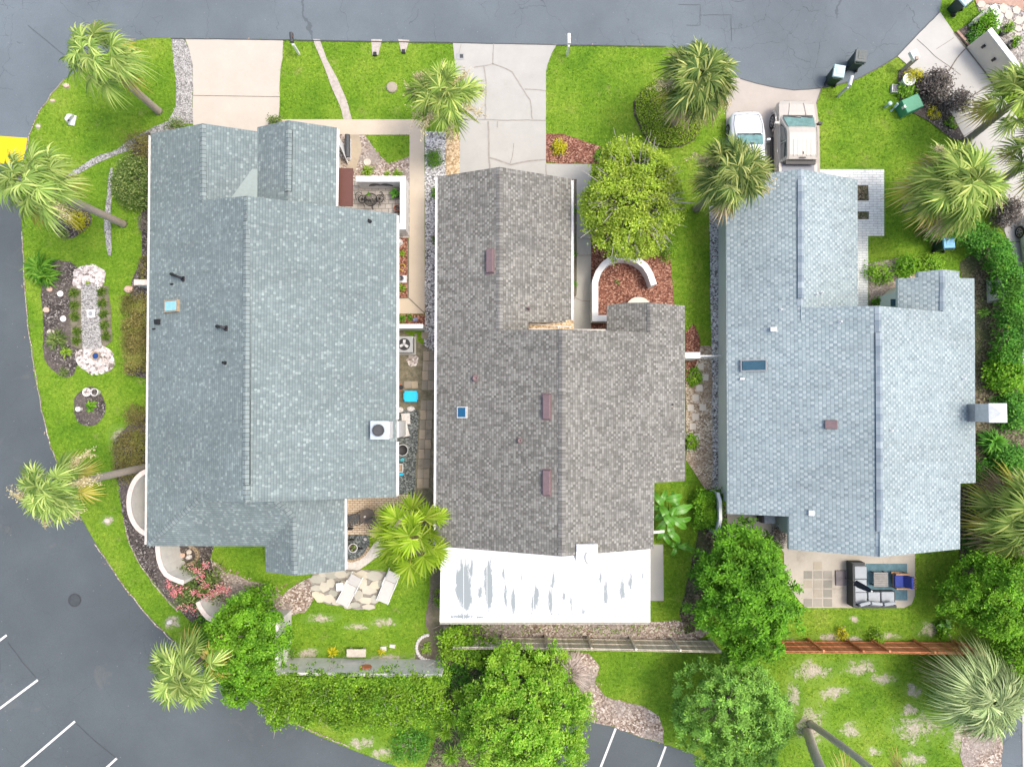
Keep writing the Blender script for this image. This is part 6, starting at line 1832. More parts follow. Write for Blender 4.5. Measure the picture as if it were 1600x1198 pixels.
def pickup(label, loc, rz):
    t = thing('pickup_truck', label, 'pickup truck', (0, 0, 0))
    paint = MT['carbeige']
    st = [(2.72, 0.7, 0.5, 0.88), (2.64, 0.86, 0.42, 1.0), (2.45, 0.94, 0.38, 1.1), (2.0, 0.96, 0.36, 1.16), (1.3, 0.97, 0.36, 1.2), (0.5, 0.97, 0.34, 1.2), (-0.66, 0.97, 0.36, 1.2)]
    mb = MB(); mb.loft([ring(y, w, zb, zt, 0.03, 0.94, 0.95) for y, w, zb, zt in st])
    for s in (1, -1):
        mb.box((0.9 * s, -1.71, 0.9), (0.14, 2.1, 0.66))
    mb.box((0, -2.72, 0.9), (1.66, 0.09, 0.64)); mb.box((0, -1.7, 0.5), (1.66, 2.0, 0.12))
    for k in (-0.35, 0.35): mb.tube([(k, 2.5, 1.135), (k * 1.3, 1.8, 1.225)], 0.03, 6)
    mb.build('body', paint, t)
    def gs(y, wb, zb, wt, zt): return [Vector((x, y, z)) for x, z in [(-wb, zb), (wb, zb), (wb * 0.97, zb + (zt - zb) * 0.3), (wt * 1.03, zt - 0.07), (wt * 0.9, zt), (0, zt + 0.02), (-wt * 0.9, zt), (-wt * 1.03, zt - 0.07), (-wb * 0.97, zb + (zt - zb) * 0.3)]]
    mb = MB(); mb.loft([gs(1.8, 0.9, 1.1, 0.84, 1.22), gs(1.36, 0.9, 1.12, 0.8, 1.46), gs(0.98, 0.9, 1.12, 0.73, 1.72), gs(0.7, 0.9, 1.12, 0.72, 1.79), gs(-0.42, 0.9, 1.12, 0.72, 1.79), gs(-0.62, 0.9, 1.12, 0.73, 1.7)])
    for k in range(-2, 3): mb.box((k * 0.22, -0.06, 1.8), (0.05, 0.84, 0.03))
    mb.build('cab', paint, t)
    panel(t, 'windshield', [(-0.78, 1.69, 1.3), (0.78, 1.69, 1.3), (0.68, 1.05, 1.7), (-0.68, 1.05, 1.7)], MT['glass_teal'])
    panel(t, 'rear_window', [(-0.6, -0.63, 1.3), (0.6, -0.63, 1.3), (0.6, -0.625, 1.62), (-0.6, -0.625, 1.62)], MT['glass_car'])
    for s in (1, -1):
        panel(t, 'side_window', [(0.885 * s, 1.36, 1.26), (0.885 * s, 0.38, 1.26), (0.77 * s, 0.38, 1.68), (0.775 * s, 0.9, 1.66)], MT['glass_car'])
        panel(t, 'side_window', [(0.885 * s, 0.32, 1.26), (0.885 * s, -0.48, 1.26), (0.77 * s, -0.43, 1.66), (0.77 * s, 0.32, 1.68)], MT['glass_car'])
        m = MB(); m.box((1.1 * s, 1.38, 1.27), (0.2, 0.12, 0.2)); m.tube([(0.93 * s, 1.38, 1.2), (1.05 * s, 1.38, 1.24)], 0.03, 6); m.build('mirror', MT['black'] if s > 0 else paint, t)
        panel(t, 'headlight', [(0.55 * s, 2.71, 0.86), (0.85 * s, 2.58, 0.9), (0.85 * s, 2.53, 1.03), (0.55 * s, 2.65, 1.0)], MT['ltgrey'])
        m = MB(); m.box((1.03 * s, -0.05, 0.42), (0.16, 2.1, 0.06)); m.build('side_step', MT['black'], t)
        m = MB()
        for y in (0.05, -0.75): m.box((0.985 * s, y - 0.02, 1.06), (0.03, 0.16, 0.04))
        m.build('door_handle', MT['alloy'], t)
    for x, y, sd_ in ((0.87, 1.82, 1), (-0.87, 1.82, -1), (0.87, -1.72, 1), (-0.87, -1.72, -1)):
        wheel(t, x, y, 0.39, 0.27, sd_)
        m = MB(); M = Matrix.Rotation(R(90) * sd_, 3, 'Y')
        pts_ = [Vector((x + 0.12 * sd_, y + 0.5 * math.cos(q), 0.42 + 0.5 * math.sin(q))) for q in [math.pi * k / 10 for k in range(11)]]
        m.tube(pts_, 0.055, 6); m.build('wheel_arch', paint, t)
    m = MB(); m.box((0, -1.7, 1.225), (1.64, 2.04, 0.05)); 
    for k in range(3): m.box((0, -1.1 - 0.55 * k, 1.255), (1.58, 0.03, 0.02))
    m.build('bed_cover', plain('grey_tonneau', (0.25, 0.265, 0.3), 0.7, var=0.08), t)
    m = MB(); m.box((0, -0.72, 1.5), (1.5, 0.2, 0.1)); m.box((0, -0.57, 1.8), (0.3, 0.06, 0.03)); m.build('brake_light_bar', MT['black'], t)
    m = MB(); m.box((0, 1.76, 1.26), (1.5, 0.09, 0.04)); m.tube([(-0.5, 1.72, 1.31), (0.1, 1.64, 1.36)], 0.015, 5); m.tube([(0.15, 1.72, 1.31), (0.7, 1.64, 1.36)], 0.015, 5); m.build('wiper', MT['black'], t)
    m = MB(); m.box((0, 2.735, 0.72), (1.1, 0.05, 0.2)); m.build('grille', MT['black'], t)
    m = MB(); m.box((0.02, -0.34, 1.83), (0.05, 0.12, 0.03)); m.build('antenna', MT['black'], t)
    place(t, loc, rz)
    return t
fr = P(1250, 160, 1.0)
pickup('champagne crew-cab pickup truck on the right driveway', (P(1250.5, 200, 1.6).x, fr.y - 2.62, 0.05), R(-0.5))
fr = P(1169, 179, 0.7)
sedan('white sedan on the driveway, partly under a palm crown', (P(1172, 200, 1.1).x, fr.y - 2.1, 0.05), R(1.5), MT['carwhite'])
q = P(1595, 400, 0.2)
sedan('pale grey car at the photo right edge, only its left side in view', (q.x + 0.88, q.y - 0.1, 0.05), R(6), MT['cargrey'])

# ------------------------------------------------------------------ wheeled bins
def wheelie_bin(label, px, py, rz, body, lid, group=None):
    t = thing('wheeled_bin', label, 'bin', (0, 0, 0), group)
    mb = MB(); mb.box((0, 0, 0.5), (0.46, 0.5, 0.96), top=1.22); mb.box((0, 0, 0.97), (0.6, 0.64, 0.05)); mb.build('body', body, t, bevel=0.02)
    m = MB(); m.box((0, 0.02, 1.03), (0.62, 0.68, 0.07), top=0.9); m.box((0, 0.05, 1.075), (0.3, 0.4, 0.02)); lo_ = m.build('lid', lid, t, bevel=0.02)
    m = MB(); m.tube([(-0.24, -0.38, 0.98), (0.24, -0.38, 0.98)], 0.02, 8); m.box((-0.24, -0.34, 0.98), (0.03, 0.1, 0.04)); m.box((0.24, -0.34, 0.98), (0.03, 0.1, 0.04)); m.build('handle', body, t)
    for s in (1, -1):
        m = MB(); m.lathe((0.25 * s, -0.24, 0.13), [(0.05, -0.03), (0.13, -0.03), (0.13, 0.03), (0.05, 0.03)], 14, M=Matrix.Rotation(R(90), 3, 'Y')); m.build('wheel', MT['rubber'], t)
    q = P(px, py, 0)
    place(t, (q.x, q.y, 0.02), rz)
    return t
gB = 'wheeled bins'
wheelie_bin('dark green bin with pale teal lid at the kerb by the pickup driveway', 1296.5, 127, R(-10), MT['bin_green'], MT['lid_teal'], gB)
wheelie_bin('black bin with faded black lid out on the road', 1329.5, 104, R(-8), MT['bin_green'], MT['lid_dark'], gB)
wheelie_bin('blue recycling bin at the end of the dark curving hedge', 1463, 386, R(3), MT['bin_green'], plain('light_blue_lid', (0.13, 0.36, 0.55), 0.5, var=0.06), gB)
wheelie_bin('bright blue bin at the photo right edge beside the hedge', 1590, 536, R(10), MT['bin_blue'], plain('bright_blue_lid', (0.1, 0.38, 0.62), 0.5, var=0.06), gB)
wheelie_bin('bin with pale blue lid at the photo top edge, beside the corner lawn', 1488, 16, R(40), MT['bin_green'], MT['lid_teal'], gB)

# ------------------------------------------------------------------ mailboxes, signs, utilities
def mailbox(label, base, top_off, box_mat, rz, post_mat='white', h=1.05, arm=True):
    b0 = P(*base, 0); t = thing('mailbox', label, 'mailbox', b0)
    mb = MB(); mb.box((b0.x, b0.y, h / 2), (0.11, 0.11, h)); 
    if arm:
        d = Vector((math.sin(-rz), math.cos(rz), 0)); mb.box((b0.x + d.x * 0.2, b0.y + d.y * 0.2, h - 0.08), (0.1, 0.62, 0.09), rz)
    mb.build('post', MT[post_mat], t, bevel=0.008)
    d = Vector((math.sin(-rz), math.cos(rz), 0))
    c = b0 + d * 0.22
    prof = [(-0.09, 0), (0.09, 0), (0.09, 0.1)] + [(0.09 * math.cos(a), 0.1 + 0.09 * math.sin(a)) for a in [math.pi * k / 8 for k in range(1, 8)]] + [(-0.09, 0.1)]
    ca, sa = math.cos(rz), math.sin(rz)
    secs = [[Vector((c.x + x * ca - y * sa, c.y + x * sa + y * ca, h + z)) for x, z in prof] for y in (-0.25, 0.25)]
    m = MB(); m.loft(secs); m.build('box', box_mat, t)
    m = MB(); m.box((c.x + 0.105 * ca, c.y + 0.105 * sa, h + 0.16), (0.012, 0.05, 0.16), rz); m.build('flag', MT['terracotta'], t)
    return t
mailbox('white-posted mailbox with dark box beside the beige driveway', (467.5, 85), None, MT['dark'], R(5), h=1.15)
mailbox('all-white mailbox at the lawn corner beside the middle driveway', (886, 87), None, MT['white'], R(0), h=1.15)
mailbox('grey-topped white mailbox at the kerb by the bins', (1309, 151), None, plain('pale_lilac_paint', (0.55, 0.57, 0.62), 0.4, var=0.05), R(-15), 'ltgrey', 1.2)
b0 = P(1409, 111, 0)
t = thing('mailbox', 'wooden-posted mailbox with white newspaper box beside the right driveway', 'mailbox', b0)
mb = MB(); mb.box((b0.x, b0.y, 0.7), (0.16, 0.16, 1.4)); mb.build('post', MT['bark_palm'], t)
mb = MB(); mb.box((b0.x - 0.05, b0.y + 0.2, 1.22), (0.36, 0.5, 0.24), R(25)); mb.build('box', MT['disc_white'], t, bevel=0.03)
mb = MB(); mb.box((b0.x - 0.05, b0.y + 0.2, 1.345), (0.24, 0.1, 0.01), R(25)); mb.build('door', plain('blue_decal', (0.35, 0.5, 0.7), 0.4), t)
# green transformer box
c = P(1420, 166, 0.35)
t = thing('utility_box', 'green metal transformer box with sloping lid in the dark driveway bed', 'utility box', (c.x, c.y, 0))
mb = MB(); mb.box((c.x, c.y, 0.3), (0.95, 0.72, 0.6), R(24)); mb.build('cabinet', MT['utility'], t, bevel=0.02)
mb = MB(); mb.box((c.x, c.y, 0.66), (1.0, 0.77, 0.12), R(24), top=0.93); mb.build('lid', MT['utility'], t, bevel=0.02)
mb = MB(); mb.box((c.x - 0.42, c.y - 0.18, 0.62), (0.08, 0.14, 0.25), R(24)); mb.build('warning_plate', MT['disc_white'], t)
c = P(1397.5, 139, 0.1)
t = thing('valve_box', 'small white-framed dark box on the lawn by the lime shrub', 'valve box', (c.x, c.y, 0))
mb = MB(); mb.box((c.x, c.y, 0.09), (0.33, 0.42, 0.18), R(-5)); mb.build('frame', MT['ltgrey'], t, bevel=0.01)
mb = MB(); mb.box((c.x + 0.02, c.y, 0.19), (0.24, 0.33, 0.03), R(-5)); mb.build('lid', plain('violet_grey_lid', (0.1, 0.1, 0.13), 0.5), t)
c = P(1388, 164, 0.3)
mb = MB(); mb.lathe((c.x, c.y, 0), [(0.07, -0.02), (0.07, 0.4), (0.11, 0.42), (0.11, 0.5), (0.06, 0.54)], 14)
one('standpipe', mb, MT['lid_teal'], 'pale round-topped standpipe on the lawn beside the utility box', 'standpipe', (c.x, c.y, 0))
a, b_ = P(1394, 172, 0.1), P(1403, 162, 0.5)
mb = MB(); mb.tube([a - Vector((0, 0, 0.1)), a.lerp(b_, 0.5), b_], 0.07, 10)
one('marker_post', mb, MT['lid_teal'], 'pale green leaning marker post touching the dark driveway bed', 'post', (a.x, a.y, 0))
c = P(1422.5, 125, 0.4)
mb = MB(); mb.lathe((c.x - 0.15, c.y - 0.05, 0), [(0.2, 0), (0.3, 0.5), (0.33, 0.52), (0.33, 0.58), (0.28, 0.58), (0.27, 0.48), (0.02, 0.46)], 20)
one('flower_pot', mb, MT['disc_white'], 'white round pot holding the golden shrub', 'pot', (c.x, c.y, 0))
# electricity / irrigation boxes at kerb
for i, (x, y) in enumerate(((586, 84.5), (630.5, 80.5))):
    c = P(x, y, 0.06)
    mb = MB(); mb.box((c.x, c.y, 0.06), (0.17, 0.16, 0.13)); mb.box((c.x, c.y - 0.09, 0.06), (0.2, 0.03, 0.15))
    one('drain_outlet', mb, MT['black'], f'black drain pipe end in the lawn notch, {"left" if i == 0 else "right"} of the two on the kerb', 'drain outlet', (c.x, c.y, 0))
c = P(719.5, 89, 0)
t = thing('meter_box', 'grey water meter cover in the corner of the middle driveway', 'meter cover', (c.x, c.y, 0))
mb = MB(); mb.box((c.x, c.y, 0.045), (0.4, 0.34, 0.03)); mb.build('frame', MT['grey'], t)
mb = MB(); mb.box((c.x + 0.06, c.y, 0.063), (0.18, 0.2, 0.012)); mb.build('lid', MT['dark'], t)
c = P(117, 937, 0)
t = thing('manhole_cover', 'round dark manhole cover in the parking lot', 'manhole cover', (c.x, c.y, 0.022))
mb = MB(); mb.lathe((c.x, c.y, 0.022), [(0.29, 0), (0.29, 0.006), (0.25, 0.006), (0.25, 0.003), (0.2, 0.003), (0.2, 0.007), (0.02, 0.007)], 28); mb.build('lid', plain('worn_cast_iron', (0.06, 0.068, 0.072), 0.6, 0.2), t)
mb = MB(); mb.lathe((c.x, c.y, 0.022), [(0.3, 0), (0.3, 0.004), (0.34, 0.004), (0.34, 0)], 28); mb.build('rim', MT['dark'], t)
c = P(612, 136, 0.1)
mb = MB(); mb.lathe((c.x, c.y, 0), [(0.3, 0), (0.29, 0.09), (0.24, 0.13), (0.05, 0.14)], 12)
one('landscape_rock', mb, MT['paver'], 'flat pale rock on the lawn left of the palm with tan seed sprays', 'rock', (c.x, c.y, 0))
def rock(label, px, py, r_, mat, h=0.6, seed=1, name='landscape_rock', cat='rock', z0=0.0):
    c = P(px, py, z0); mb = MB()
    mb.ball((c.x, c.y, z0 + r_ * h * 0.5), r_, 9, 6, sc=(1, 0.8, h))
    rr_ = np.random.default_rng(seed)
    mb.v = [tuple(Vector(v) + (Vector(v) - Vector((c.x, c.y, z0 + r_ * h * 0.5))) * (0.35 * mnoise.noise(Vector(v) * (1.2 / r_) + Vector((seed, 0, 0))))) for v in mb.v]
    return one(name, mb, mat, label, cat, (c.x, c.y, z0))
rock('pinkish rock lying on the corner lawn, under the corner palm', 104, 135, 0.16, MT['pink_stone'], 0.6, 1)
rock('small pinkish rock at the corner lawn edge', 83, 158, 0.12, MT['pink_stone'], 0.6, 2)
rock('pale rock at the corner lawn edge near the yellow paint', 60, 198, 0.13, MT['stone'], 0.6, 3)
rock('pink flat rock in the dark mulch beside two white discs', 72.5, 484, 0.19, MT['pink_stone'], 0.3, 4)
rock('pink rock under the fern', 78, 452, 0.17, MT['pink_stone'], 0.5, 5)
rock('tan rock beside the bronze spiky plant', 81, 519, 0.2, MT['stone'], 0.5, 6)
rock('white rock at the tip of the lawn by the crape myrtle', 266, 971, 0.16, MT['shellrock'], 0.7, 7)
rock('pale rock half buried in the lawn beside the blossoming palm', 168, 813, 0.17, MT['stone'], 0.4, 8)
rock('terracotta boulder beside the garden wall stub', 203, 452, 0.26, MT['pink_stone'], 0.7, 9)
rock('purple-grey rock beside the dense grassy clump', 649, 500, 0.17, plain('purple_grey_stone', (0.2, 0.2, 0.3), 0.8, var=0.25), 0.8, 10)
rock('white rock at the left house wall, left of two', 625, 640, 0.2, MT['shellrock'], 0.7, 11)
rock('white rock beside the cyan lid, right of two', 642, 638.5, 0.2, MT['shellrock'], 0.5, 12)
rock('pale rock in the gravel bed by the brick patio', 571, 842, 0.11, MT['shellrock'], 0.5, 13)
for i, (x, y, lb) in enumerate(((97, 336, 'white disc light in the small dark bed beside the golden shrub'), (94.5, 459, 'white disc light in the long dark bed, upper of two'), (99, 498, 'white disc light in the long dark bed, lower of two'))):
    c = P(x, y, 0.1); t = thing('garden_light', lb, 'garden light', (c.x, c.y, 0))
    mb = MB(); mb.lathe((c.x, c.y, 0.1), [(0.15, 0), (0.16, 0.02), (0.14, 0.05), (0.04, 0.07)], 20); mb.build('shade', MT['disc_white'], t, smooth=False)
    mb = MB(); mb.tube([(c.x, c.y, -0.02), (c.x, c.y, 0.11)], 0.025, 8); mb.build('stake', MT['dark'], t)
def pot(name, label, px, py, r_, h, mat, fill='mulch_dark', z0=0.0, cat='pot'):
    c = P(px, py, h); t = thing(name, label, cat, (c.x, c.y, z0))
    mb = MB(); mb.lathe((c.x, c.y, z0), [(r_ * 0.7, 0), (r_ * 0.92, h * 0.85), (r_, h * 0.86), (r_, h), (r_ * 0.86, h), (r_ * 0.82, h * 0.85), (r_ * 0.5, h * 0.84)], 20); mb.build('pot', mat, t)
    mb = MB(); mb.lathe((c.x, c.y, z0), [(r_ * 0.8, h * 0.86), (r_ * 0.75, h * 0.9), (0.02, h * 0.92)], 14); mb.build('soil', MT[fill], t)
    return t
pot('flower_pot', 'pale grey pot in the oval mulch bed, left of two', 135, 612.5, 0.22, 0.35, MT['stucco_grey'], 'shells')
pot('flower_pot', 'empty dark-filled pot in the oval mulch bed, right of two', 147, 612.5, 0.2, 0.35, MT['stucco_grey'])
pot('flower_pot', 'small white pot beside the green lily in the oval mulch bed', 121.5, 639, 0.13, 0.3, MT['disc_white'], 'shells')
c = P(149, 556, 0.3)
t = thing('bird_bath', 'blue glazed bowl on the lower shell bed', 'bird bath', (c.x, c.y, 0))
mb = MB(); mb.lathe((c.x, c.y, 0), [(0.1, 0), (0.08, 0.2), (0.22, 0.28), (0.24, 0.34), (0.2, 0.34), (0.12, 0.27), (0.02, 0.26)], 22); mb.build('bowl', MT['tan'], t)
mb = MB(); mb.lathe((c.x, c.y, 0), [(0.17, 0.285), (0.17, 0.3), (0.02, 0.305)], 22); mb.build('water', plain('blue_water', (0.02, 0.06, 0.2), 0.08), t)
c = P(142, 490, 0.06)
t = thing('stone_marker', 'square white slab with a round hollow on the gravel strip', 'garden stone', (c.x, c.y, 0))
mb = MB(); mb.box((c.x, c.y, 0.045), (0.4, 0.4, 0.09), R(6)); mb.build('slab', MT['disc_white'], t, bevel=0.01)
mb = MB(); mb.lathe((c.x, c.y, 0.09), [(0.12, -0.01), (0.12, 0.015), (0.1, 0.02), (0.02, 0.01)], 18); mb.build('bowl', MT['grey'], t)
c = P(110, 186, 0.2)
t = thing('garden_sculpture', 'white and dark figure ornament standing on the corner lawn', 'ornament', (c.x, c.y, 0))
mb = MB(); mb.box((c.x, c.y, 0.04), (0.34, 0.56, 0.08), R(-12)); mb.build('base', MT['disc_white'], t, bevel=0.02)
mb = MB(); mb.tube([(c.x + 0.02, c.y + 0.2, 0.1), (c.x + 0.05, c.y + 0.05, 0.45), (c.x - 0.02, c.y - 0.12, 0.5), (c.x - 0.06, c.y - 0.22, 0.3)], [0.13, 0.1, 0.09, 0.06], 10); mb.build('figure', MT['disc_white'], t, smooth=True)
mb = MB(); mb.tube([(c.x - 0.12, c.y + 0.05, 0.2), (c.x - 0.16, c.y - 0.02, 0.42)], [0.06, 0.04], 7); mb.ball((c.x + 0.03, c.y - 0.16, 0.42), 0.07, 8, 6); mb.build('dark_figure', MT['dark'], t)  # dark limb and dark knob beside the white figure

# ------------------------------------------------------------------ left house: front court and side yard things
c = P(543, 232, 0.3)
t = thing('rolled_mat', 'long dark grey rounded bench roll beside the left house entry path', 'bench', (c.x, c.y, 0))
a, b_ = P(543, 211, 0.45), P(543, 246, 0.45)
mb = MB(); mb.tube([a, b_], 0.14, 14); mb.build('roll', MT['dark'], t)
mb = MB(); mb.box((c.x + 0.06, c.y, 0.2), (0.14, (a - b_).length * 0.95, 0.4)); mb.build('support', MT['stucco_white'], t)
t.name = 'garden_bench'
c = P(573.5, 253.5, 0.1)
mb = MB(); mb.lathe((c.x, c.y, 0), [(0.2, 0), (0.2, 0.09), (0.17, 0.11), (0.12, 0.1), (0.02, 0.1)], 16)
one('round_stone', mb, MT['stone'], 'round cream stone disc on the entry bed', 'garden stone', (c.x, c.y, 0))
def iron_table(px, py):
    c = P(px, py, 0.72); t = thing('bistro_table', 'round black wrought iron table between two iron chairs', 'table', (c.x, c.y, 0.012))
    mb = MB()
    ringp = [(c.x + 0.33 * math.cos(a), c.y + 0.33 * math.sin(a), 0.72) for a in [2 * math.pi * k / 24 for k in range(25)]]
    mb.tube(ringp, 0.022, 6, caps=False)
    for k in range(9):
        y = -0.28 + 0.07 * k; w = math.sqrt(0.33 ** 2 - y * y)
        mb.tube([(c.x - w, c.y + y, 0.72), (c.x + w, c.y + y, 0.72)], 0.009, 4); mb.tube([(c.x + y, c.y - w, 0.722), (c.x + y, c.y + w, 0.722)], 0.009, 4)
    mb.build('table_top', MT['iron'], t)
    for k in range(3):
        a = k * 2.094 + 0.5; m = MB(); m.tube([(c.x + 0.1 * math.cos(a), c.y + 0.1 * math.sin(a), 0.72), (c.x + 0.08 * math.cos(a), c.y + 0.08 * math.sin(a), 0.3), (c.x + 0.36 * math.cos(a), c.y + 0.36 * math.sin(a), 0.02)], 0.018, 6); m.build('leg', MT['iron'], t)
    return c
ct = iron_table(579, 312)
def iron_chair(label, px, py, ang):
    c = P(px, py, 0.45); t = thing('bistro_chair', label, 'chair', (c.x, c.y, 0.012), 'wrought iron bistro chairs')
    mb = MB(); mb.tube([(c.x + 0.2 * math.cos(a), c.y + 0.2 * math.sin(a), 0.45) for a in [2 * math.pi * k / 20 for k in range(21)]], 0.02, 6, caps=False)
    for k in range(6):
        a = k * math.pi / 6; mb.tube([(c.x + 0.2 * math.cos(a), c.y + 0.2 * math.sin(a), 0.45), (c.x - 0.2 * math.cos(a), c.y - 0.2 * math.sin(a), 0.45)], 0.01, 4)
    mb.build('seat', MT['iron'], t)
    d = Vector((math.cos(ang), math.sin(ang), 0)); s = Vector((-d.y, d.x, 0)); C3 = Vector((c.x, c.y, 0))
    mb = MB(); mb.tube([C3 + d * 0.2 + s * (0.2 * math.cos(q)) + d * (0.08 * math.sin(q)) + Vector((0, 0, 0.45 + 0.45 * math.sin(q))) for q in [math.pi * k / 10 for k in range(11)]], 0.018, 6)
    for k in (-0.1, 0, 0.1): mb.tube([C3 + d * 0.2 + s * k + Vector((0, 0, 0.45)), C3 + d * 0.27 + s * k * 0.6 + Vector((0, 0, 0.86))], 0.01, 4)
    mb.build('backrest', MT['iron'], t)
    for k in range(4):
        a = ang + R(45) + k * R(90); m = MB(); m.tube([(c.x + 0.18 * math.cos(a), c.y + 0.18 * math.sin(a), 0.45), (c.x + 0.24 * math.cos(a), c.y + 0.24 * math.sin(a), 0.01)], 0.014, 5); m.build('leg', MT['iron'], t)
iron_chair('left iron chair of the courtyard set, its back toward the porch canopy', 566, 311.5, R(140))
iron_chair('right iron chair of the courtyard set, its back toward the courtyard wall', 593, 310.5, R(40))
pot('flower_pot', 'terracotta pot in the courtyard corner', 620, 325, 0.17, 0.4, MT['terracotta'])
pot('flower_pot', 'dark pot with teal-green plant in the courtyard corner', 619, 303, 0.2, 0.3, MT['dark'])
rosette('potted_plant', 'teal-green leafy plant in the dark courtyard pot', 'plant', 617, 302, 10, 0.4, 'dark', 40, 395, None, 0.09, 0.5, 0.35, (5, 75))
rosette('potted_plant', 'small plant on the iron courtyard table', 'plant', 580.5, 311, 4.5, 0.3, 'deep', 26, 396, None, 0.04, 0.4, 0.0, (10, 80)).location.z = 0.73
c = P(623, 378, 0.25)
t = thing('garden_statue', 'white rounded garden statue at the top of the narrow mulch bed', 'statue', (c.x, c.y, 0))
mb = MB(); mb.lathe((c.x, c.y, 0), [(0.18, 0), (0.2, 0.15), (0.1, 0.3), (0.14, 0.38), (0.1, 0.48), (0.02, 0.5)], 16); mb.build('body', MT['disc_white'], t, smooth=True)
c = P(628, 417, 0.1); mb = MB(); mb.tube([(c.x + 0.16 * math.cos(a), c.y + 0.16 * math.sin(a), 0.06 + 0.05 * math.sin(2 * a)) for a in [6.2 * k / 18 for k in range(16)]], 0.03, 7)
one('garden_hose', mb, plain('yellow_hose', (0.5, 0.36, 0.05), 0.5), 'coil of yellow hose on the narrow red mulch bed', 'hose', (c.x, c.y, 0))
c = P(630, 436, 0.05)
mb = MB(); mb.box((c.x, c.y, 0.035), (0.38, 0.38, 0.07)); one('paving_slab', mb, MT['stucco_white'], 'white square slab under the blue pot', 'slab', (c.x, c.y, 0))
pot('flower_pot', 'round blue pot standing on the white square slab', 627, 434.5, 0.13, 0.3, plain('blue_glaze', (0.08, 0.14, 0.28), 0.3, var=0.2), z0=0.07)
# air conditioner
c = P(632.5, 538, 0.8)
t = thing('air_conditioner', 'square grey air conditioner with black fan opening beside the left house', 'air conditioner', (c.x, c.y, 0))
mb = MB(); mb.box((c.x, c.y, 0.05), (0.95, 0.95, 0.1)); mb.build('pad', MT['conc_grey'], t)
mb = MB(); mb.box((c.x, c.y, 0.44), (0.78, 0.78, 0.68)); mb.box((c.x, c.y, 0.8), (0.83, 0.83, 0.06)); mb.build('cabinet', MT['grey'], t, bevel=0.02)
mb = MB(); mb.lathe((c.x - 0.03, c.y, 0.82), [(0.31, 0), (0.31, 0.02), (0.29, 0.02), (0.28, 0.012), (0.02, 0.012)], 26); mb.build('fan_opening', MT['black'], t)
for k in range(3):
    a = k * 2.094 + 1.5; m = MB(); m.box((c.x - 0.03 + 0.16 * math.cos(a), c.y + 0.16 * math.sin(a), 0.845), (0.16, 0.13, 0.012), a); m.build('fan_blade', MT['ltgrey'], t)
mb = MB(); mb.lathe((c.x - 0.03, c.y, 0.838), [(0.08, 0), (0.08, 0.02), (0.02, 0.025)], 14); mb.build('fan_hub', MT['grey'], t)
mb = MB()
for k in range(9): mb.box((c.x + 0.397, c.y - 0.32 + 0.08 * k, 0.44), (0.012, 0.02, 0.6))
mb.build('louvre', MT['grey'], t)
gp = 'concrete pavers of the narrow side path'
rr_ = np.random.default_rng(91)
for k in range(14):
    y = 556 + k * 15.3
    if 608 < y < 632: continue
    for j, x0 in enumerate((662, 671.5)):
        x = x0 - (k * 0.75) + 4
        c = P(x, y, 0.03); w = m_at(9.2); l = m_at(14.4)
        mb = MB(); mb.box((c.x, c.y, 0.03), (w, l, 0.06), rr_.normal() * 0.025)
        o = one('paver', mb, MT['paver'], 'worn concrete paver of the narrow path between the left and middle houses', 'paver', (c.x, c.y, 0), gp, bevel=0.008)
for i, (x, y, w, l, lb) in enumerate(((664, 524, 11, 10, 'small pale square slab near the air conditioner'), (637, 601, 11, 11, 'mossy square slab above the cyan lid, left one'), (648, 601, 10, 11, 'mossy square slab above the cyan lid, right one'), (650, 525, 4, 8, 'narrow pale block beside the air conditioner'))):
    c = P(x, y, 0.03); mb = MB(); mb.box((c.x, c.y, 0.03), (m_at(w), m_at(l), 0.06), 0.05 * i); one('paving_slab', mb, MT['paver'], lb, 'slab', (c.x, c.y, 0), bevel=0.008)
c = P(624, 605, 0.1)
mb = MB(); mb.box((c.x - 0.05, c.y, 0.14), (0.36, 0.36, 0.28), top=1.1); one('planter_box', mb, MT['terracotta'], 'rust-coloured square planter against the left house', 'planter', (c.x, c.y, 0), bevel=0.01)
c = P(627, 605, 0.35)
mb = MB(); mb.lathe((c.x, c.y, 0.28), [(0.1, 0), (0.12, 0.16), (0.1, 0.18), (0.03, 0.18)], 14); one('watering_can', mb, MT['black'], 'small black can on the rust-coloured planter', 'can', (c.x, c.y, 0.28))
c = P(641.5, 619, 0.55)
t = thing('storage_box', 'bright cyan-lidded storage box on the side path', 'storage box', (c.x, c.y, 0))
mb = MB(); mb.box((c.x, c.y, 0.24), (0.56, 0.5, 0.46), top=1.06); mb.build('box', plain('blue_grey_tub', (0.1, 0.3, 0.4), 0.5), t, bevel=0.02)
mb = MB(); mb.box((c.x, c.y, 0.5), (0.66, 0.58, 0.07), top=0.96); mb.box((c.x - 0.35, c.y, 0.48), (0.05, 0.34, 0.05)); mb.box((c.x + 0.35, c.y, 0.48), (0.05, 0.34, 0.05)); mb.build('lid', MT['cyan'], t, bevel=0.02)
c = P(634, 663, 0.05)
for i, (x, y, w, l, a, lb) in enumerate(((634, 654, 13, 17, 0.05, 'upper piece of white board leaning in the side yard'), (633, 672, 10, 20, 0.2, 'lower piece of white board leaning in the side yard'))):
    c = P(x, y, 0.12); mb = MB(); mb.box((c.x, c.y, 0.09), (m_at(w), m_at(l), 0.04), a, M=Matrix.Rotation(R(8), 3, 'X')); one('white_board', mb, MT['lid_teal'] if i == 9 else MT['shellrock'], lb, 'board', (c.x, c.y, 0))
c = P(629, 703, 0.4)
t = thing('barrel_planter', 'black open tub with pale rim beside the chimney base', 'tub', (c.x, c.y, 0))
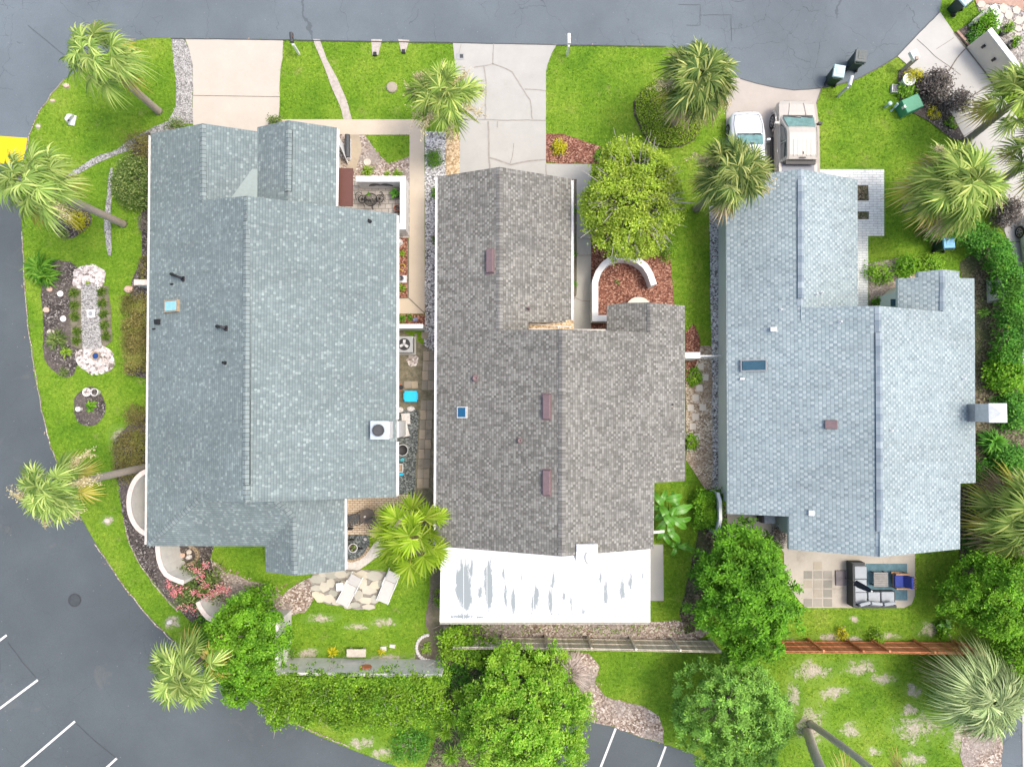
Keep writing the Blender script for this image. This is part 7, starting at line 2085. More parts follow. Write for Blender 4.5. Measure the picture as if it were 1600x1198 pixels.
mb = MB(); mb.lathe((c.x, c.y, 0), [(0.22, 0), (0.27, 0.4), (0.3, 0.42), (0.3, 0.46), (0.25, 0.46), (0.24, 0.2), (0.02, 0.18)], 22); mb.build('tub', MT['black'], t)
mb = MB(); mb.tube([(c.x + 0.285 * math.cos(a), c.y + 0.285 * math.sin(a), 0.46) for a in [2 * math.pi * k / 22 for k in range(23)]], 0.02, 6, caps=False); mb.build('rim', MT['ltgrey'], t)
c = P(628, 718, 0.2); mb = MB(); mb.box((c.x, c.y, 0.12), (0.26, 0.2, 0.24), 0.5, top=0.8); one('plant_tray', mb, MT['teal'], 'pale teal tray below the black tub', 'tray', (c.x, c.y, 0), bevel=0.02)
c = P(624, 731, 0.3)
t = thing('garden_cart', 'small grey framed cart beside the left house', 'cart', (c.x, c.y, 0))
mb = MB()
for dx, dy, sx, sy in ((0, 0.2, 0.36, 0.05), (0, -0.2, 0.36, 0.05), (0.17, 0, 0.05, 0.36), (-0.17, 0, 0.05, 0.36)): mb.box((c.x + dx, c.y + dy, 0.28), (sx, sy, 0.1))
mb.build('frame', MT['ltgrey'], t)
mb = MB(); mb.ball((c.x, c.y, 0.24), 0.13, 10, 6, sc=(1, 1, 0.6)); mb.box((c.x, c.y, 0.12), (0.32, 0.36, 0.2)); mb.build('load', MT['tan'], t)
c = P(625, 741, 0.15); mb = MB(); mb.box((c.x, c.y, 0.1), (0.34, 0.14, 0.2), top=0.9); one('plant_tray', mb, MT['cyan'], 'small bright blue tray below the grey cart', 'tray', (c.x, c.y, 0), bevel=0.02)

# ------------------------------------------------------------------ left house: rear patio
c = P(574, 806, 0.72)
t = thing('patio_table', 'round dark brown table on the buff brick patio', 'table', (c.x, c.y, 0.012))
mb = MB(); mb.lathe((c.x, c.y, 0), [(0.37, 0.69), (0.38, 0.7), (0.38, 0.73), (0.35, 0.735), (0.02, 0.735)], 26); mb.build('table_top', plain('dark_brown_top', (0.1, 0.08, 0.065), 0.5, var=0.2), t)
for k in range(4):
    a = k * R(90) + 0.6; m = MB(); m.tube([(c.x + 0.28 * math.cos(a), c.y + 0.28 * math.sin(a), 0.7), (c.x + 0.33 * math.cos(a), c.y + 0.33 * math.sin(a), 0.01)], 0.018, 6); m.build('leg', MT['dark'], t)
mb = MB(); mb.lathe((c.x - 0.12, c.y - 0.02, 0.735), [(0.05, 0), (0.05, 0.06), (0.02, 0.07)], 10); one('ashtray', mb, MT['shellrock'], 'small pale dish on the round dark brown table', 'dish', (c.x - 0.12, c.y - 0.02, 0.735))
def patio_chair(label, px, py, rz, w, l, group):
    c = P(px, py, 0.4); t = thing('patio_chair', label, 'chair', (c.x, c.y, 0.012), group)
    M4 = Matrix.Translation(Vector((c.x, c.y, 0))) @ Matrix.Rotation(rz, 4, 'Z')
    def put(name, f, mat):
        m = MB(); f(m); m.xform(M4); m.build(name, mat, t)
    slat = plain('charcoal_slats', (0.07, 0.075, 0.078), 0.6, var=0.2)
    def seat(m):
        for k in range(5): m.box((-l / 2 + l * (k + 0.5) / 5, 0, 0.42), (l / 5 - 0.03, w, 0.03))
    put('seat', seat, slat)
    put('backrest', lambda m: m.box((-l / 2 - 0.1, 0, 0.68), (0.04, w, 0.5), M=Matrix.Rotation(R(-18), 3, 'Y')), slat)
    for s in (1, -1):
        put('armrest', lambda m: m.tube([(-l / 2, s * (w / 2 + 0.03), 0.6), (l / 2, s * (w / 2 + 0.03), 0.6)], 0.02, 6), MT['dark'])
        for e in (1, -1): put('leg', lambda m: m.tube([(e * l / 2 * 0.9, s * (w / 2 + 0.03), 0.6), (e * l / 2, s * (w / 2 + 0.03), 0.0)], 0.018, 6), MT['dark'])
patio_chair('charcoal lounge chair left of the round brown table', 553, 811.5, R(16), 0.5, 0.66, 'charcoal patio chairs')
patio_chair('charcoal chair below the round brown table, partly under the fan palm', 584, 817.5, R(-62), 0.42, 0.4, 'charcoal patio chairs')
c = P(551.5, 856, 0.3)
t = thing('basket_planter', 'round white-rimmed wire basket planter in the dark gravel bed', 'planter', (c.x, c.y, 0))
mb = MB()
for z, r_ in ((0.3, 0.22), (0.18, 0.19), (0.04, 0.15)): mb.tube([(c.x + r_ * math.cos(a), c.y + r_ * math.sin(a), z) for a in [2 * math.pi * k / 20 for k in range(21)]], 0.016, 5, caps=False)
mb.build('basket', MT['white'], t)
mb = MB(); mb.lathe((c.x, c.y, 0), [(0.15, 0.02), (0.19, 0.24), (0.02, 0.26)], 14); mb.build('soil', MT['litter_dark'], t)
mb = MB()
for k in range(9): mb.ball((c.x + rr_.normal() * 0.08, c.y + rr_.normal() * 0.08, 0.3), 0.05, 6, 4, sc=(1, 1, 0.7))
mb.build('plant', LF['olive'], t)
for i, (x, y, lb) in enumerate(((547, 826, 'dark clay bird figure at the patio edge under the eave'), (549, 843, 'dark bird figure in the gravel bed, upper'), (562, 857, 'dark bird figure in the gravel bed, beside the basket'))):
    c = P(x, y, 0.12); mb = MB(); mb.ball((c.x, c.y, 0.11), 0.1, 9, 6, sc=(1.4, 0.7, 0.8)); mb.ball((c.x + 0.15, c.y + 0.03, 0.2), 0.05, 8, 5); mb.tube([(c.x - 0.1, c.y, 0.12), (c.x - 0.24, c.y - 0.04, 0.16)], [0.05, 0.015], 6)
    one('bird_figure', mb, MT['black'], lb, 'ornament', (c.x, c.y, 0))
mb = MB(); pts = [P(x, y, 0) for x, y in ((541, 874), (550, 876), (562, 872), (571, 865), (577, 853))]
for a, b_ in zip(pts, pts[1:]):
    n = 3
    for k in range(n):
        q = a.lerp(b_, (k + 0.5) / n); mb.box((q.x, q.y, 0.06), ((b_ - a).length / n - 0.02, 0.13, 0.13), math.atan2(b_.y - a.y, b_.x - a.x))
one('edging', mb, MT['tan'], 'tan stone edging around the dark gravel bed', 'edging', tuple(pts[0]), bevel=0.01)
# flagstones
fl = [(497, 904, 13, 8), (506, 896, 9, 6), (519, 897, 12, 7), (533, 896, 11, 7), (549, 898, 10, 7), (566, 897, 13, 8), (586, 899, 15, 8), (495, 918, 11, 6), (507, 916, 9, 9), (517, 910, 8, 8), (521, 926, 8, 6), (514, 934, 10, 8), (501, 933, 9, 8), (494, 928, 7, 6), (527, 940, 9, 5), (552, 912, 11, 9), (567, 911, 8, 10), (561, 929, 8, 10), (577, 921, 13, 8), (588, 913, 11, 7), (572, 937, 12, 6), (555, 944, 9, 5), (586, 935, 8, 8), (538, 912, 9, 7), (540, 928, 8, 9), (597, 911, 7, 7), (576, 947, 12, 5), (544, 947, 7, 4)]
for i, (x, y, a, b_) in enumerate(fl):
    k = rr_.integers(5, 8)
    ph = rr_.uniform(0, 6)
    pp = [P(x + a * 1.0 * math.cos(ph + 6.283 * j / k) * rr_.uniform(0.88, 1.06), y + b_ * 1.0 * math.sin(ph + 6.283 * j / k) * rr_.uniform(0.85, 1.1), 0) for j in range(k)]
    mb = MB(); mb.prism([Vector((q.x, q.y, -0.02)) for q in pp][::-1], 0.085 + 0.0017 * i)
    c = P(x, y, 0); o = one('flagstone', mb, MT['flag'], 'irregular cream flagstone of the little terrace with two loungers', 'flagstone', (c.x, c.y, 0), 'flagstones of the small terrace', bevel=0.012)
    EXCL.append(np.array([(q.x, q.y) for q in pp]))
def lounger(label, px, py, rz, L=1.75):
    c = P(px, py, 0.35); t = thing('sun_lounger', label, 'sun lounger', (c.x, c.y, 0.04), 'two white sun loungers')
    M4 = Matrix.Translation(Vector((c.x, c.y, 0.04))) @ Matrix.Rotation(rz, 4, 'Z')
    def put(name, f, mat):
        m = MB(); f(m); m.xform(M4); m.build(name, mat, t)
    put('seat', lambda m: m.box((0, -0.33, 0.33), (0.56, 1.1, 0.03)), MT['mesh_grey'])
    put('backrest', lambda m: m.box((0, 0.52, 0.44), (0.56, 0.6, 0.03), M=Matrix.Rotation(R(22), 3, 'X')), MT['mesh_grey'])
    for s in (1, -1):
        put('side_rail', lambda m: m.tube([(s * 0.31, -0.9, 0.32), (s * 0.31, 0.25, 0.32), (s * 0.31, 0.85, 0.33)], 0.022, 6), MT['white'])
        put('armrest', lambda m: m.tube([(s * 0.34, -0.1, 0.33), (s * 0.34, 0.0, 0.52), (s * 0.34, 0.4, 0.5)], 0.018, 6), MT['white'])
        for y in (-0.75, 0.55): put('leg', lambda m: m.tube([(s * 0.31, y, 0.32), (s * 0.33, y - 0.05, 0.0)], 0.02, 6), MT['white'])
lounger('white sun lounger on the flagstones, beside the small white table', 547, 920, R(-28))
lounger('white sun lounger at the right end of the flagstones, below the fan palm', 607.5, 915, R(-22))
c = P(531, 916.5, 0.4)
t = thing('side_table', 'small white square table beside the left lounger', 'table', (c.x, c.y, 0.04))
mb = MB(); mb.box((c.x, c.y, 0.41), (0.38, 0.4, 0.04), 0.1); mb.build('table_top', MT['white'], t, bevel=0.02)
for a, b_ in ((1, 1), (1, -1), (-1, 1), (-1, -1)): m = MB(); m.tube([(c.x + a * 0.14, c.y + b_ * 0.15, 0.4), (c.x + a * 0.15, c.y + b_ * 0.16, 0.04)], 0.018, 6); m.build('leg', MT['white'], t)
c = P(557.5, 1018.5, 0.25)
t = thing('garden_bench', 'low cream stone bench in front of the boundary wall', 'bench', (c.x, c.y, 0))
mb = MB(); mb.box((c.x, c.y, 0.36), (0.98, 0.4, 0.08)); mb.build('seat', MT['stone'], t, bevel=0.015)
for s in (1, -1): m = MB(); m.box((c.x + 0.34 * s, c.y, 0.16), (0.12, 0.32, 0.32)); m.build('leg', MT['stone'], t)
c = P(613, 1009, 0.05); mb = MB(); mb.box((c.x, c.y, 0.04), (0.3, 0.17, 0.08), -0.1); one('stone_block', mb, MT['shellrock'], 'small white stone block on the rear lawn', 'stone block', (c.x, c.y, 0), bevel=0.01)
c = P(599, 1013, 0.05); mb = MB(); mb.box((c.x, c.y, 0.04), (0.32, 0.22, 0.08), 0.05); one('stone_block', mb, MT['shellrock'], 'white stone block behind the small yellow lily', 'stone block', (c.x, c.y, 0), bevel=0.01)
mb = MB()
for k in range(15):
    a = R(75 + 150 * k / 14); x, y = 672 + 20 * math.cos(a) * 1.0, 1012 - 19 * math.sin(a) * 1.0
    q = P(672 - 21 * math.sin(R(10 + 165 * k / 14)), 1011 - 20 * math.cos(R(10 + 165 * k / 14)), 0)
    mb.ball((q.x, q.y, 0.05), 0.1, 7, 5, sc=(1, 1, 0.7))
one('edging', mb, MT['shellrock'], 'curved row of pale edging stones around the corner bed', 'edging', tuple(P(660, 1010, 0)))
mb = MB()
c0 = P(284, 866, 0.1)
for k in range(14):
    a = R(-60 + 215 * k / 13); q = P(291 + 19 * math.cos(a), 866 + 15 * math.sin(a), 0)
    mb.box((q.x, q.y, 0.09), (0.24, 0.15, 0.18), -a + R(90))
t_ = one('fire_ring', mb, MT['tan'], 'ring of tan stone blocks below the rear eave of the left house', 'stone ring', tuple(P(291, 866, 0)), bevel=0.015)
for i, (x, y, lb) in enumerate(((285, 867, 'pink stone inside the tan block ring'), (296, 862, 'pale stone inside the tan block ring'), (296, 870, 'cream stone at the front of the tan block ring'))):
    rock(lb, x, y, 0.17, (MT['pink_stone'], MT['stone'], MT['shellrock'])[i], 0.5, 40 + i)

# ------------------------------------------------------------------ middle and right houses
for i, (x, y) in enumerate(((1094.5, 573), (1102, 589.5), (1092.7, 606), (1086.7, 621.5), (1079, 637), (1098, 636.5), (1086.5, 651), (1082.5, 666), (1089, 682), (1074, 682), (1077.5, 699))):
    c = P(x, y, 0.03); mb = MB(); mb.box((c.x, c.y, 0.035), (0.33, 0.33, 0.06), rr_.normal() * 0.05)
    one('stepping_stone', mb, MT['step'], 'square cream stepping stone in the tan gravel between the middle and right houses', 'stepping stone', (c.x, c.y, 0), 'stepping stones in the side gravel', bevel=0.008)
for i, (x, y) in enumerate([(1262 + 15.5 * a, 883 + 14.5 * b_) for a in range(3) for b_ in range(5) if not (a == 0 and b_ in (0, 3)) and not (a == 2 and b_ == 0)]):
    c = P(x, y, 0); w = m_at(13.0)
    mb = MB(); mb.box((c.x, c.y, 0.028), (w, w * 0.92, 0.03))
    one('inset_paver', mb, MT['inset'], 'mossy square paver set into the rear patio of the right house', 'paver', (c.x, c.y, 0), 'square pavers set in the rear patio')
# rear patio furniture of the right house
z0 = 0.038
c = P(1388, 908, 0)
q = [P(x, y, 0) for x, y in ((1352, 880), (1416.5, 880), (1417, 937), (1352, 937))]
mb = MB(); mb.prism([Vector((v.x, v.y, z0)) for v in q][::-1], 0.012)
rugm = speckle('teal_outdoor_rug', [(0.2, (0.06, 0.12, 0.14)), (0.55, (0.11, 0.2, 0.235)), (0.85, (0.22, 0.31, 0.33))], 3.0, vor=False, bs=0.1)
one('outdoor_rug', mb, rugm, 'worn teal rug under the outdoor sofa and coffee table', 'rug', (c.x, c.y, z0))
zs = z0 + 0.012
c = P(1350, 920, 0)
t = thing('sectional_sofa', 'L-shaped outdoor sectional sofa with light grey cushions on dark wicker', 'sofa', (c.x, c.y, zs))
def bx(mb, x0, y0, x1, y1, za, zb, z=None):
    a, b_ = P(x0, y0, z if z is not None else (za + zb) / 2), P(x1, y1, z if z is not None else (za + zb) / 2)
    mb.box(((a.x + b_.x) / 2, (a.y + b_.y) / 2, (za + zb) / 2), (abs(b_.x - a.x), abs(b_.y - a.y), zb - za))
mb = MB()
bx(mb, 1333, 884, 1354, 930, zs, zs + 0.3, 0.3); bx(mb, 1333, 923, 1398, 945, zs, zs + 0.298, 0.3)
bx(mb, 1329, 880, 1333.8, 947, zs, zs + 0.66, 0.5); bx(mb, 1334, 944, 1398, 948, zs, zs + 0.64, 0.5); bx(mb, 1329.5, 878, 1350, 883, zs, zs + 0.55, 0.5)
mb.build('frame', MT['wicker'], t)
for x0, y0, x1, y1 in ((1333.5, 884, 1354, 903.5), (1332.5, 904.5, 1354, 924.5), (1335, 925, 1354.5, 943), (1356, 924.5, 1375, 943), (1376.5, 924, 1397, 943)):
    m = MB(); bx(m, x0, y0, x1, y1, zs + 0.3, zs + 0.46, 0.46); m.build('seat_cushion', MT['cushion'], t, bevel=0.04)
for x, y, a in ((1349, 943, 0.25), (1367, 943, -0.1), (1387, 943, 0.15)):
    k = P(x, y, 0.65); m = MB(); m.box((k.x, k.y, zs + 0.66), (0.56, 0.16, 0.4), a, M=Matrix.Rotation(R(-24), 3, 'X')); m.build('back_cushion', MT['cushion'], t, bevel=0.05)
c = P(1375.5, 904.5, 0.4)
t = thing('coffee_table', 'square slatted grey coffee table on the teal rug', 'table', (c.x, c.y, zs))
mb = MB(); w = m_at(22, 0.4)
for k in range(8): mb.box((c.x, c.y - w / 2 + w * (k + 0.5) / 8, zs + 0.4), (w, w / 8 - 0.012, 0.03))
mb.build('table_top', plain('taupe_slats', (0.25, 0.235, 0.215), 0.7, var=0.15), t)
for a, b_ in ((1, 1), (1, -1), (-1, 1), (-1, -1)): m = MB(); m.box((c.x + a * (w / 2 - 0.05), c.y + b_ * (w / 2 - 0.05), zs + 0.19), (0.06, 0.06, 0.38)); m.build('leg', MT['dark'], t)
c = P(1408, 907, 0.42)
t = thing('armchair', 'wooden patio armchair with royal blue cushions', 'armchair', (c.x, c.y, zs))
mb = MB(); w = m_at(22, 0.4)
mb.box((c.x, c.y, zs + 0.27), (w, w * 0.86, 0.06)); mb.build('frame', MT['teak'], t)
for s in (1, -1):
    m = MB(); m.box((c.x, c.y + s * w * 0.5, zs + 0.56), (w * 0.95, 0.07, 0.04)); m.build('armrest', MT['teak'], t)
    for e in (1, -1): m = MB(); m.box((c.x + e * w * 0.42, c.y + s * w * 0.5, zs + 0.27), (0.06, 0.06, 0.54)); m.build('leg', MT['teak'], t)
m = MB(); m.box((c.x - 0.12, c.y, zs + 0.37), (w * 0.62, w * 0.86, 0.13)); m.build('seat_cushion', MT['bluecush'], t, bevel=0.04)
m = MB(); m.box((c.x + 0.24, c.y, zs + 0.62), (0.14, w * 0.84, 0.5), M=Matrix.Rotation(R(22), 3, 'Y')); m.build('back_cushion', MT['bluecush'], t, bevel=0.04)
m = MB()
for k in range(5): m.box((c.x + 0.34, c.y - 0.26 + 0.13 * k, zs + 0.6), (0.03, 0.06, 0.62), M=Matrix.Rotation(R(22), 3, 'Y'))
m.build('backrest', MT['teak'], t)
c = P(1397, 893.5, 0.2)
mb = MB(); a_, b2 = P(1393, 894.5, 0.35), P(1410, 896, 0.35); mb.box(((a_.x + b2.x) / 2, (a_.y + b2.y) / 2, 0.3), (b2.x - a_.x, 0.1, 0.08), -0.1); mb.box(((a_.x + b2.x) / 2, (a_.y + b2.y) / 2, 0.14), (0.3, 0.08, 0.24))
one('footstool', mb, MT['teak'], 'narrow wooden stool behind the blue-cushioned armchair', 'stool', (c.x, c.y, zs), bevel=0.01)
c = P(1317, 902.5, 0.06)
t = thing('patio_umbrella', 'closed navy patio umbrella on a square grey-brown base', 'umbrella', (c.x, c.y, z0))
mb = MB(); w = m_at(24); mb.box((c.x, c.y, 0.06), (w, w * 0.98, 0.1), top=0.95); mb.build('base', plain('mauve_grey_base', (0.17, 0.15, 0.155), 0.7, var=0.1), t, bevel=0.02)
d = Vector((0.1, -0.06, 1)).normalized()
pb = Vector((c.x + 0.1, c.y, 0.1))
mb = MB(); mb.tube([pb, pb + Vector((0.02, 0, 2.55))], 0.025, 8); mb.build('pole', MT['dark'], t)
mb = MB()
n = 12; secs = []
for z, r_ in ((1.05, 0.1), (1.15, 0.15), (1.5, 0.14), (2.0, 0.12), (2.35, 0.09), (2.5, 0.03)):
    secs.append([pb + Vector((0.012 * z + (r_ * (1.15 if k % 2 else 0.75)) * math.cos(2 * math.pi * k / n), (r_ * (1.15 if k % 2 else 0.75)) * math.sin(2 * math.pi * k / n), z)) for k in range(n)])
mb.loft(secs); mb.build('canopy', MT['navy'], t)
mb = MB(); mb.ball(pb + Vector((0.03, 0, 2.56)), 0.045, 8, 6); mb.build('finial', MT['disc_white'], t)
# side door landing things of the right house
c = P(1203, 811, 0.5)
t = thing('grill_cabinet', 'grey box with black front under the rear eave of the right house', 'cabinet', (c.x, c.y, 0.012))
a, b_ = P(1194, 805, 0.8), P(1211, 817, 0.8)
mb = MB(); mb.box(((a.x + b_.x) / 2, (a.y + b_.y) / 2 + 0.1, 0.42), (abs(b_.x - a.x), 0.6, 0.8)); mb.build('cabinet', plain('lilac_grey_metal', (0.33, 0.35, 0.39), 0.5), t, bevel=0.01)
mb = MB(); mb.box((a.x - 0.06, (a.y + b_.y) / 2 + 0.1, 0.42), (0.1, 0.58, 0.76)); mb.build('door', MT['black'], t)
# white mini-split beside the curving hedge
c = P(1551, 453, 0.5)
t = thing('air_conditioner', 'white upright heat pump unit with grille against the curving dark hedge', 'air conditioner', (c.x, c.y, 0))
cx0 = P(1543.5, 452, 0.05).x
mb = MB(); mb.box((cx0 + 0.2, c.y, 0.6), (0.36, 1.05, 1.1)); mb.build('cabinet', MT['ltgrey'], t, bevel=0.02)
mb = MB()
for k in range(7): mb.box((cx0 + 0.012, c.y + 0.3 - 0.08 * k, 0.62), (0.02, 0.03, 0.7))
mb.build('grille', MT['dark'], t)
mb = MB(); mb.box((cx0 + 0.2, c.y, 0.03), (0.5, 1.2, 0.06)); mb.build('pad', MT['conc_grey'], t)
# flagstone court top right
for i, (x, y, a, b_) in enumerate(((1567, 14, 7, 8), (1575, 24, 7, 8), (1587, 17, 7, 7), (1590, 33, 8, 7), (1579, 37, 6, 4), (1590, 46, 6, 5), (1600, 30, 6, 6), (1600, 44, 5, 6), (1588, 57, 5, 5), (1532, 8, 7, 6), (1542, 14, 7, 6), (1535, 17, 5, 4), (1607, 57, 6, 6), (1603, 14, 6, 5))):
    k = rr_.integers(5, 7); ph = rr_.uniform(0, 6)
    pp = [P(x + a * math.cos(ph + 6.283 * j / k), y + b_ * math.sin(ph + 6.283 * j / k), 0) for j in range(k)]
    mb = MB(); mb.prism([Vector((v.x, v.y, 0)) for v in pp][::-1], 0.065 + 0.0017 * i); c = P(x, y, 0)
    one('court_flagstone', mb, MT['stone'], 'irregular cream flagstone of the court at the top right corner', 'flagstone', (c.x, c.y, 0), 'flagstones of the corner court', bevel=0.01)
for lb, pl_, x, y, sd_ in (('black pot with bright grass-like plant on the flagstone court, lower one', 'bright green plant in the lower court pot', 1583, 68.5, 1), ('green-filled round pot on the flagstone court, upper one', 'yellow-green plant in the upper court pot', 1571, 47, 2)):
    pot('flower_pot', lb, x, y, 0.24, 0.35, MT['dark'])
    o = shrub('potted_plant', pl_, 'plant', x, y, 6.5, 6.5, 0.35, 'spring', 160, 0.09, 0.05, 400 + sd_); o.location.z += 0.28
mb = MB(); a_, b2 = P(1490.5, 52, 0), P(1510.5, 74, 0)
for k in range(7):
    q = a_.lerp(b2, (k + 0.5) / 7); mb.box((q.x + 0.1, q.y + 0.05, 0.07), (0.15, 0.13, 0.14), math.atan2(b2.y - a_.y, b2.x - a_.x))
one('edging', mb, MT['brick_red'], 'brick edging beside the black mulch at the beige driveway wall', 'edging', tuple(a_), bevel=0.01)
c = P(1596, 484, 0.2)
t = thing('cardboard_box', 'open cardboard box with blue pack inside at the photo right edge', 'box', (c.x, c.y, 0.014))
mb = MB(); mb.box((c.x + 0.1, c.y, 0.2), (0.5, 0.7, 0.36), 0.15); mb.build('box', plain('cardboard', (0.45, 0.3, 0.15), 0.8), t)
mb = MB(); mb.box((c.x + 0.16, c.y - 0.05, 0.4), (0.28, 0.34, 0.06), 0.4); mb.build('contents', MT['bin_blue'], t)
c = P(1597, 462, 0.1); mb = MB(); mb.box((c.x + 0.1, c.y, 0.05), (0.5, 0.5, 0.06), 0.3); one('wooden_board', mb, MT['tan'], 'tan wooden board on the concrete below the pale parked car', 'board', (c.x, c.y, 0.02))
# ------------------------------------------------------------------ the palms
fan_palm('tall leaning-looking palm with pale feathery crown over the street corner lawn', (248, 174), (149, 88), 5.8, 63, 'palm_pale', 11, nf=24, droop=0.8, stalks=1, old=3)
fan_palm('tall palm beside the yellow painted road strip, trunk across the grey gravel path', (193, 350), (48, 284), 6.8, 64, 'palm_pale', 12, nf=27, droop=0.85, stalks=2, old=5)
tp = fan_palm('palm with cream blossom sprays hanging over the parking lot edge, beside the curved wall', (226, 730), (80, 762), 7.3, 56, 'palm_pale', 13, nf=24, droop=0.6, old=6)
_r = np.random.default_rng(5); _top = P(80, 762, 7.3)
for az, rc in ((0.9, 1.15), (-0.95, 1.1), (-1.9, 1.05), (-2.9, 1.2), (2.9, 0.9), (0.15, 1.0)): flower_stalk(tp, _top, az, m_at(58, 7.3), _r, rc)
fan_palm('pale palm spreading over the parking lot beside the bright green round tree', (352, 998), (290, 1052), 5.2, 60, 'palm_pale', 14, nf=24, droop=0.55, old=8, wmul=1.1)
fan_palm('low fan palm with big yellow-green fans between the left and middle houses', (661, 822), (648, 836), 2.9, 66, 'palm_yellow', 15, nf=24, nl=20, droop=0.22, tr=0.13, old=0, stiff=True, wmul=1.35, bark='bark_grey', blade_f=0.5)
tp = fan_palm('palm with tan seed sprays beside the middle driveway', (706, 212), (694, 150), 4.6, 58, 'palm', 16, nf=24, droop=0.5, old=2, bark='bark_grey')
_top = P(694, 150, 4.6)
for az, rc in ((2.4, 1.1), (2.9, 1.2), (-2.2, 1.1), (0.3, 1.1), (0.9, 0.95), (-1.4, 1.1), (3.6, 1.0), (1.6, 1.0), (-0.4, 1.1)): flower_stalk(tp, _top, az, m_at(56, 4.6), _r, rc)
fan_palm('dark dense palm rising from the oval ground cover bed by the cul-de-sac', (1052, 194), (1092, 122), 5.0, 64, 'palm_dark', 17, nf=38, droop=0.65, old=4, dry=8, bark='bark_grey', stalks=2)
fan_palm('palm overhanging the pale blue-grey front roof, its dark trunk on the lawn', (1088, 326), (1147, 270), 6.2, 60, 'palm_dark', 118, nf=34, droop=0.6, old=6, dry=4, bark='bark_grey', stalks=3)
fan_palm('broad palm with yellowing lower fronds on the lawn right of the white brick walk', (1415, 325), (1502, 288), 4.6, 74, 'palm', 19, nf=34, droop=0.55, old=12, dry=6, bark='bark_grey', tr=0.2, stalks=2)
fan_palm('palm leaning over the right driveway with its trunk across the concrete', (1509, 221), (1598, 150), 4.2, 58, 'palm', 20, nf=30, droop=0.55, old=5, bark='bark_grey')
fan_palm('palm at the photo right edge just below the driveway palm', (1566, 282), (1632, 238), 4.0, 54, 'palm', 21, nf=28, droop=0.55, old=3, bark='bark_grey')
fan_palm('big light green palm at the right edge beside the pale blue-grey house', (1545, 800), (1612, 812), 3.2, 74, 'palm', 22, nf=31, droop=0.6, old=10, dry=8, wmul=1.1)
fan_palm('silvery drooping palm behind the red wooden fence', (1500, 1052), (1540, 1090), 2.9, 74, 'palm_silver', 23, nf=40, nl=40, droop=0.85, old=2, dry=4, wmul=0.8, blade_f=0.7)
fan_palm('slender twin palm trunk curving over the back lawn, upper of the two', (1266, 1130), (1412, 1246), 8.0, 58, 'palm', 24, nf=24, droop=0.6, old=3, bark='bark_pale', tr=0.16, lean=1.0)
fan_palm('thick twin palm trunk on the back lawn, lower of the two, in a sandy ring', (1262, 1143), (1316, 1262), 7.6, 58, 'palm', 25, nf=24, droop=0.6, old=3, bark='bark_pale', tr=0.22, lean=-1.0)

# ------------------------------------------------------------------ broadleaf trees
tree('tree', 'rounded lime-green tree with pale twigs showing, above the curved white wall', 'tree', 985, 316, 74, 88, 1.6, 4.9, 'lime', 800, 42, 0.14, 0.12, 0.068, 31, twigs=170, zmin=-0.25, lump=0.24, fill=0.35)
tree('tree', 'tall deep green leafy tree growing over the gap between grey and red fences', 'tree', 1162, 922, 70, 98, 0.8, 5.6, 'deep', 480, 62, 0.125, 0.15, 0.07, 32, lump=0.45, zmin=-0.2, fill=0.35, ros=True)
tree('tree', 'sage green tree of tight leaf rosettes behind the fences', 'tree', 1142, 1112, 84, 86, 0.8, 5.2, 'sage', 560, 54, 0.095, 0.135, 0.055, 33, lump=0.25, fill=0.3, ros=True)
tree('tree', 'large yellow-green tree beside the parking bay at the bottom', 'tree', 824, 1120, 94, 98, 0.8, 5.2, 'spring', 700, 56, 0.13, 0.125, 0.07, 34, lump=0.4, fill=0.35)
tree('tree', 'bright green round tree against the white boundary wall', 'tree', 388, 1010, 55, 78, 0.8, 4.4, 'bright', 400, 58, 0.12, 0.12, 0.068, 35, lump=0.4, fill=0.3)
tree('tree', 'bright green tree at the right end of the red fence', 'tree', 1565, 926, 78, 64, 0.8, 4.6, 'bright', 480, 58, 0.13, 0.125, 0.068, 36, lump=0.45, fill=0.3)
tree('tree', 'smaller bright green tree below the red fence at the right edge', 'tree', 1592, 1030, 42, 62, 0.5, 3.2, 'bright', 210, 34, 0.2, 0.13, 0.08, 37, lump=0.35)
shrub('crape_myrtle', 'crape myrtle with pink flower heads beside the curved garden wall', 'shrub', 308, 918, 40, 36, 1.5, 'olive', 1500, 0.16, 0.05, 38)
cm = bpy.data.objects['crape_myrtle']
_r = np.random.default_rng(44); Vs, Ns = [], []
for x, y in ((268, 924), (276, 930), (314, 901), (322, 915), (349, 919), (357, 921), (300, 889), (288, 952), (299, 955), (318, 931), (332, 932), (338, 920), (266, 910), (282, 918), (318, 880), (265, 915), (305, 925)):
    for _ in range(2):
        c = np.array(P(x + _r.normal() * 3, y + _r.normal() * 3, 1.55))
        k = 26; Vs.append(c + _r.normal(size=(k, 3)) * np.array([0.1, 0.1, 0.08])); Ns.append(np.array([0, 0, 1.0]) + 0.9 * unit(k, _r))
V, F = leaf_arrays(np.concatenate(Vs), np.concatenate(Ns), 0.075, 0.06, _r)
np_mesh('blossom', V, F, LF['pink'], cm)
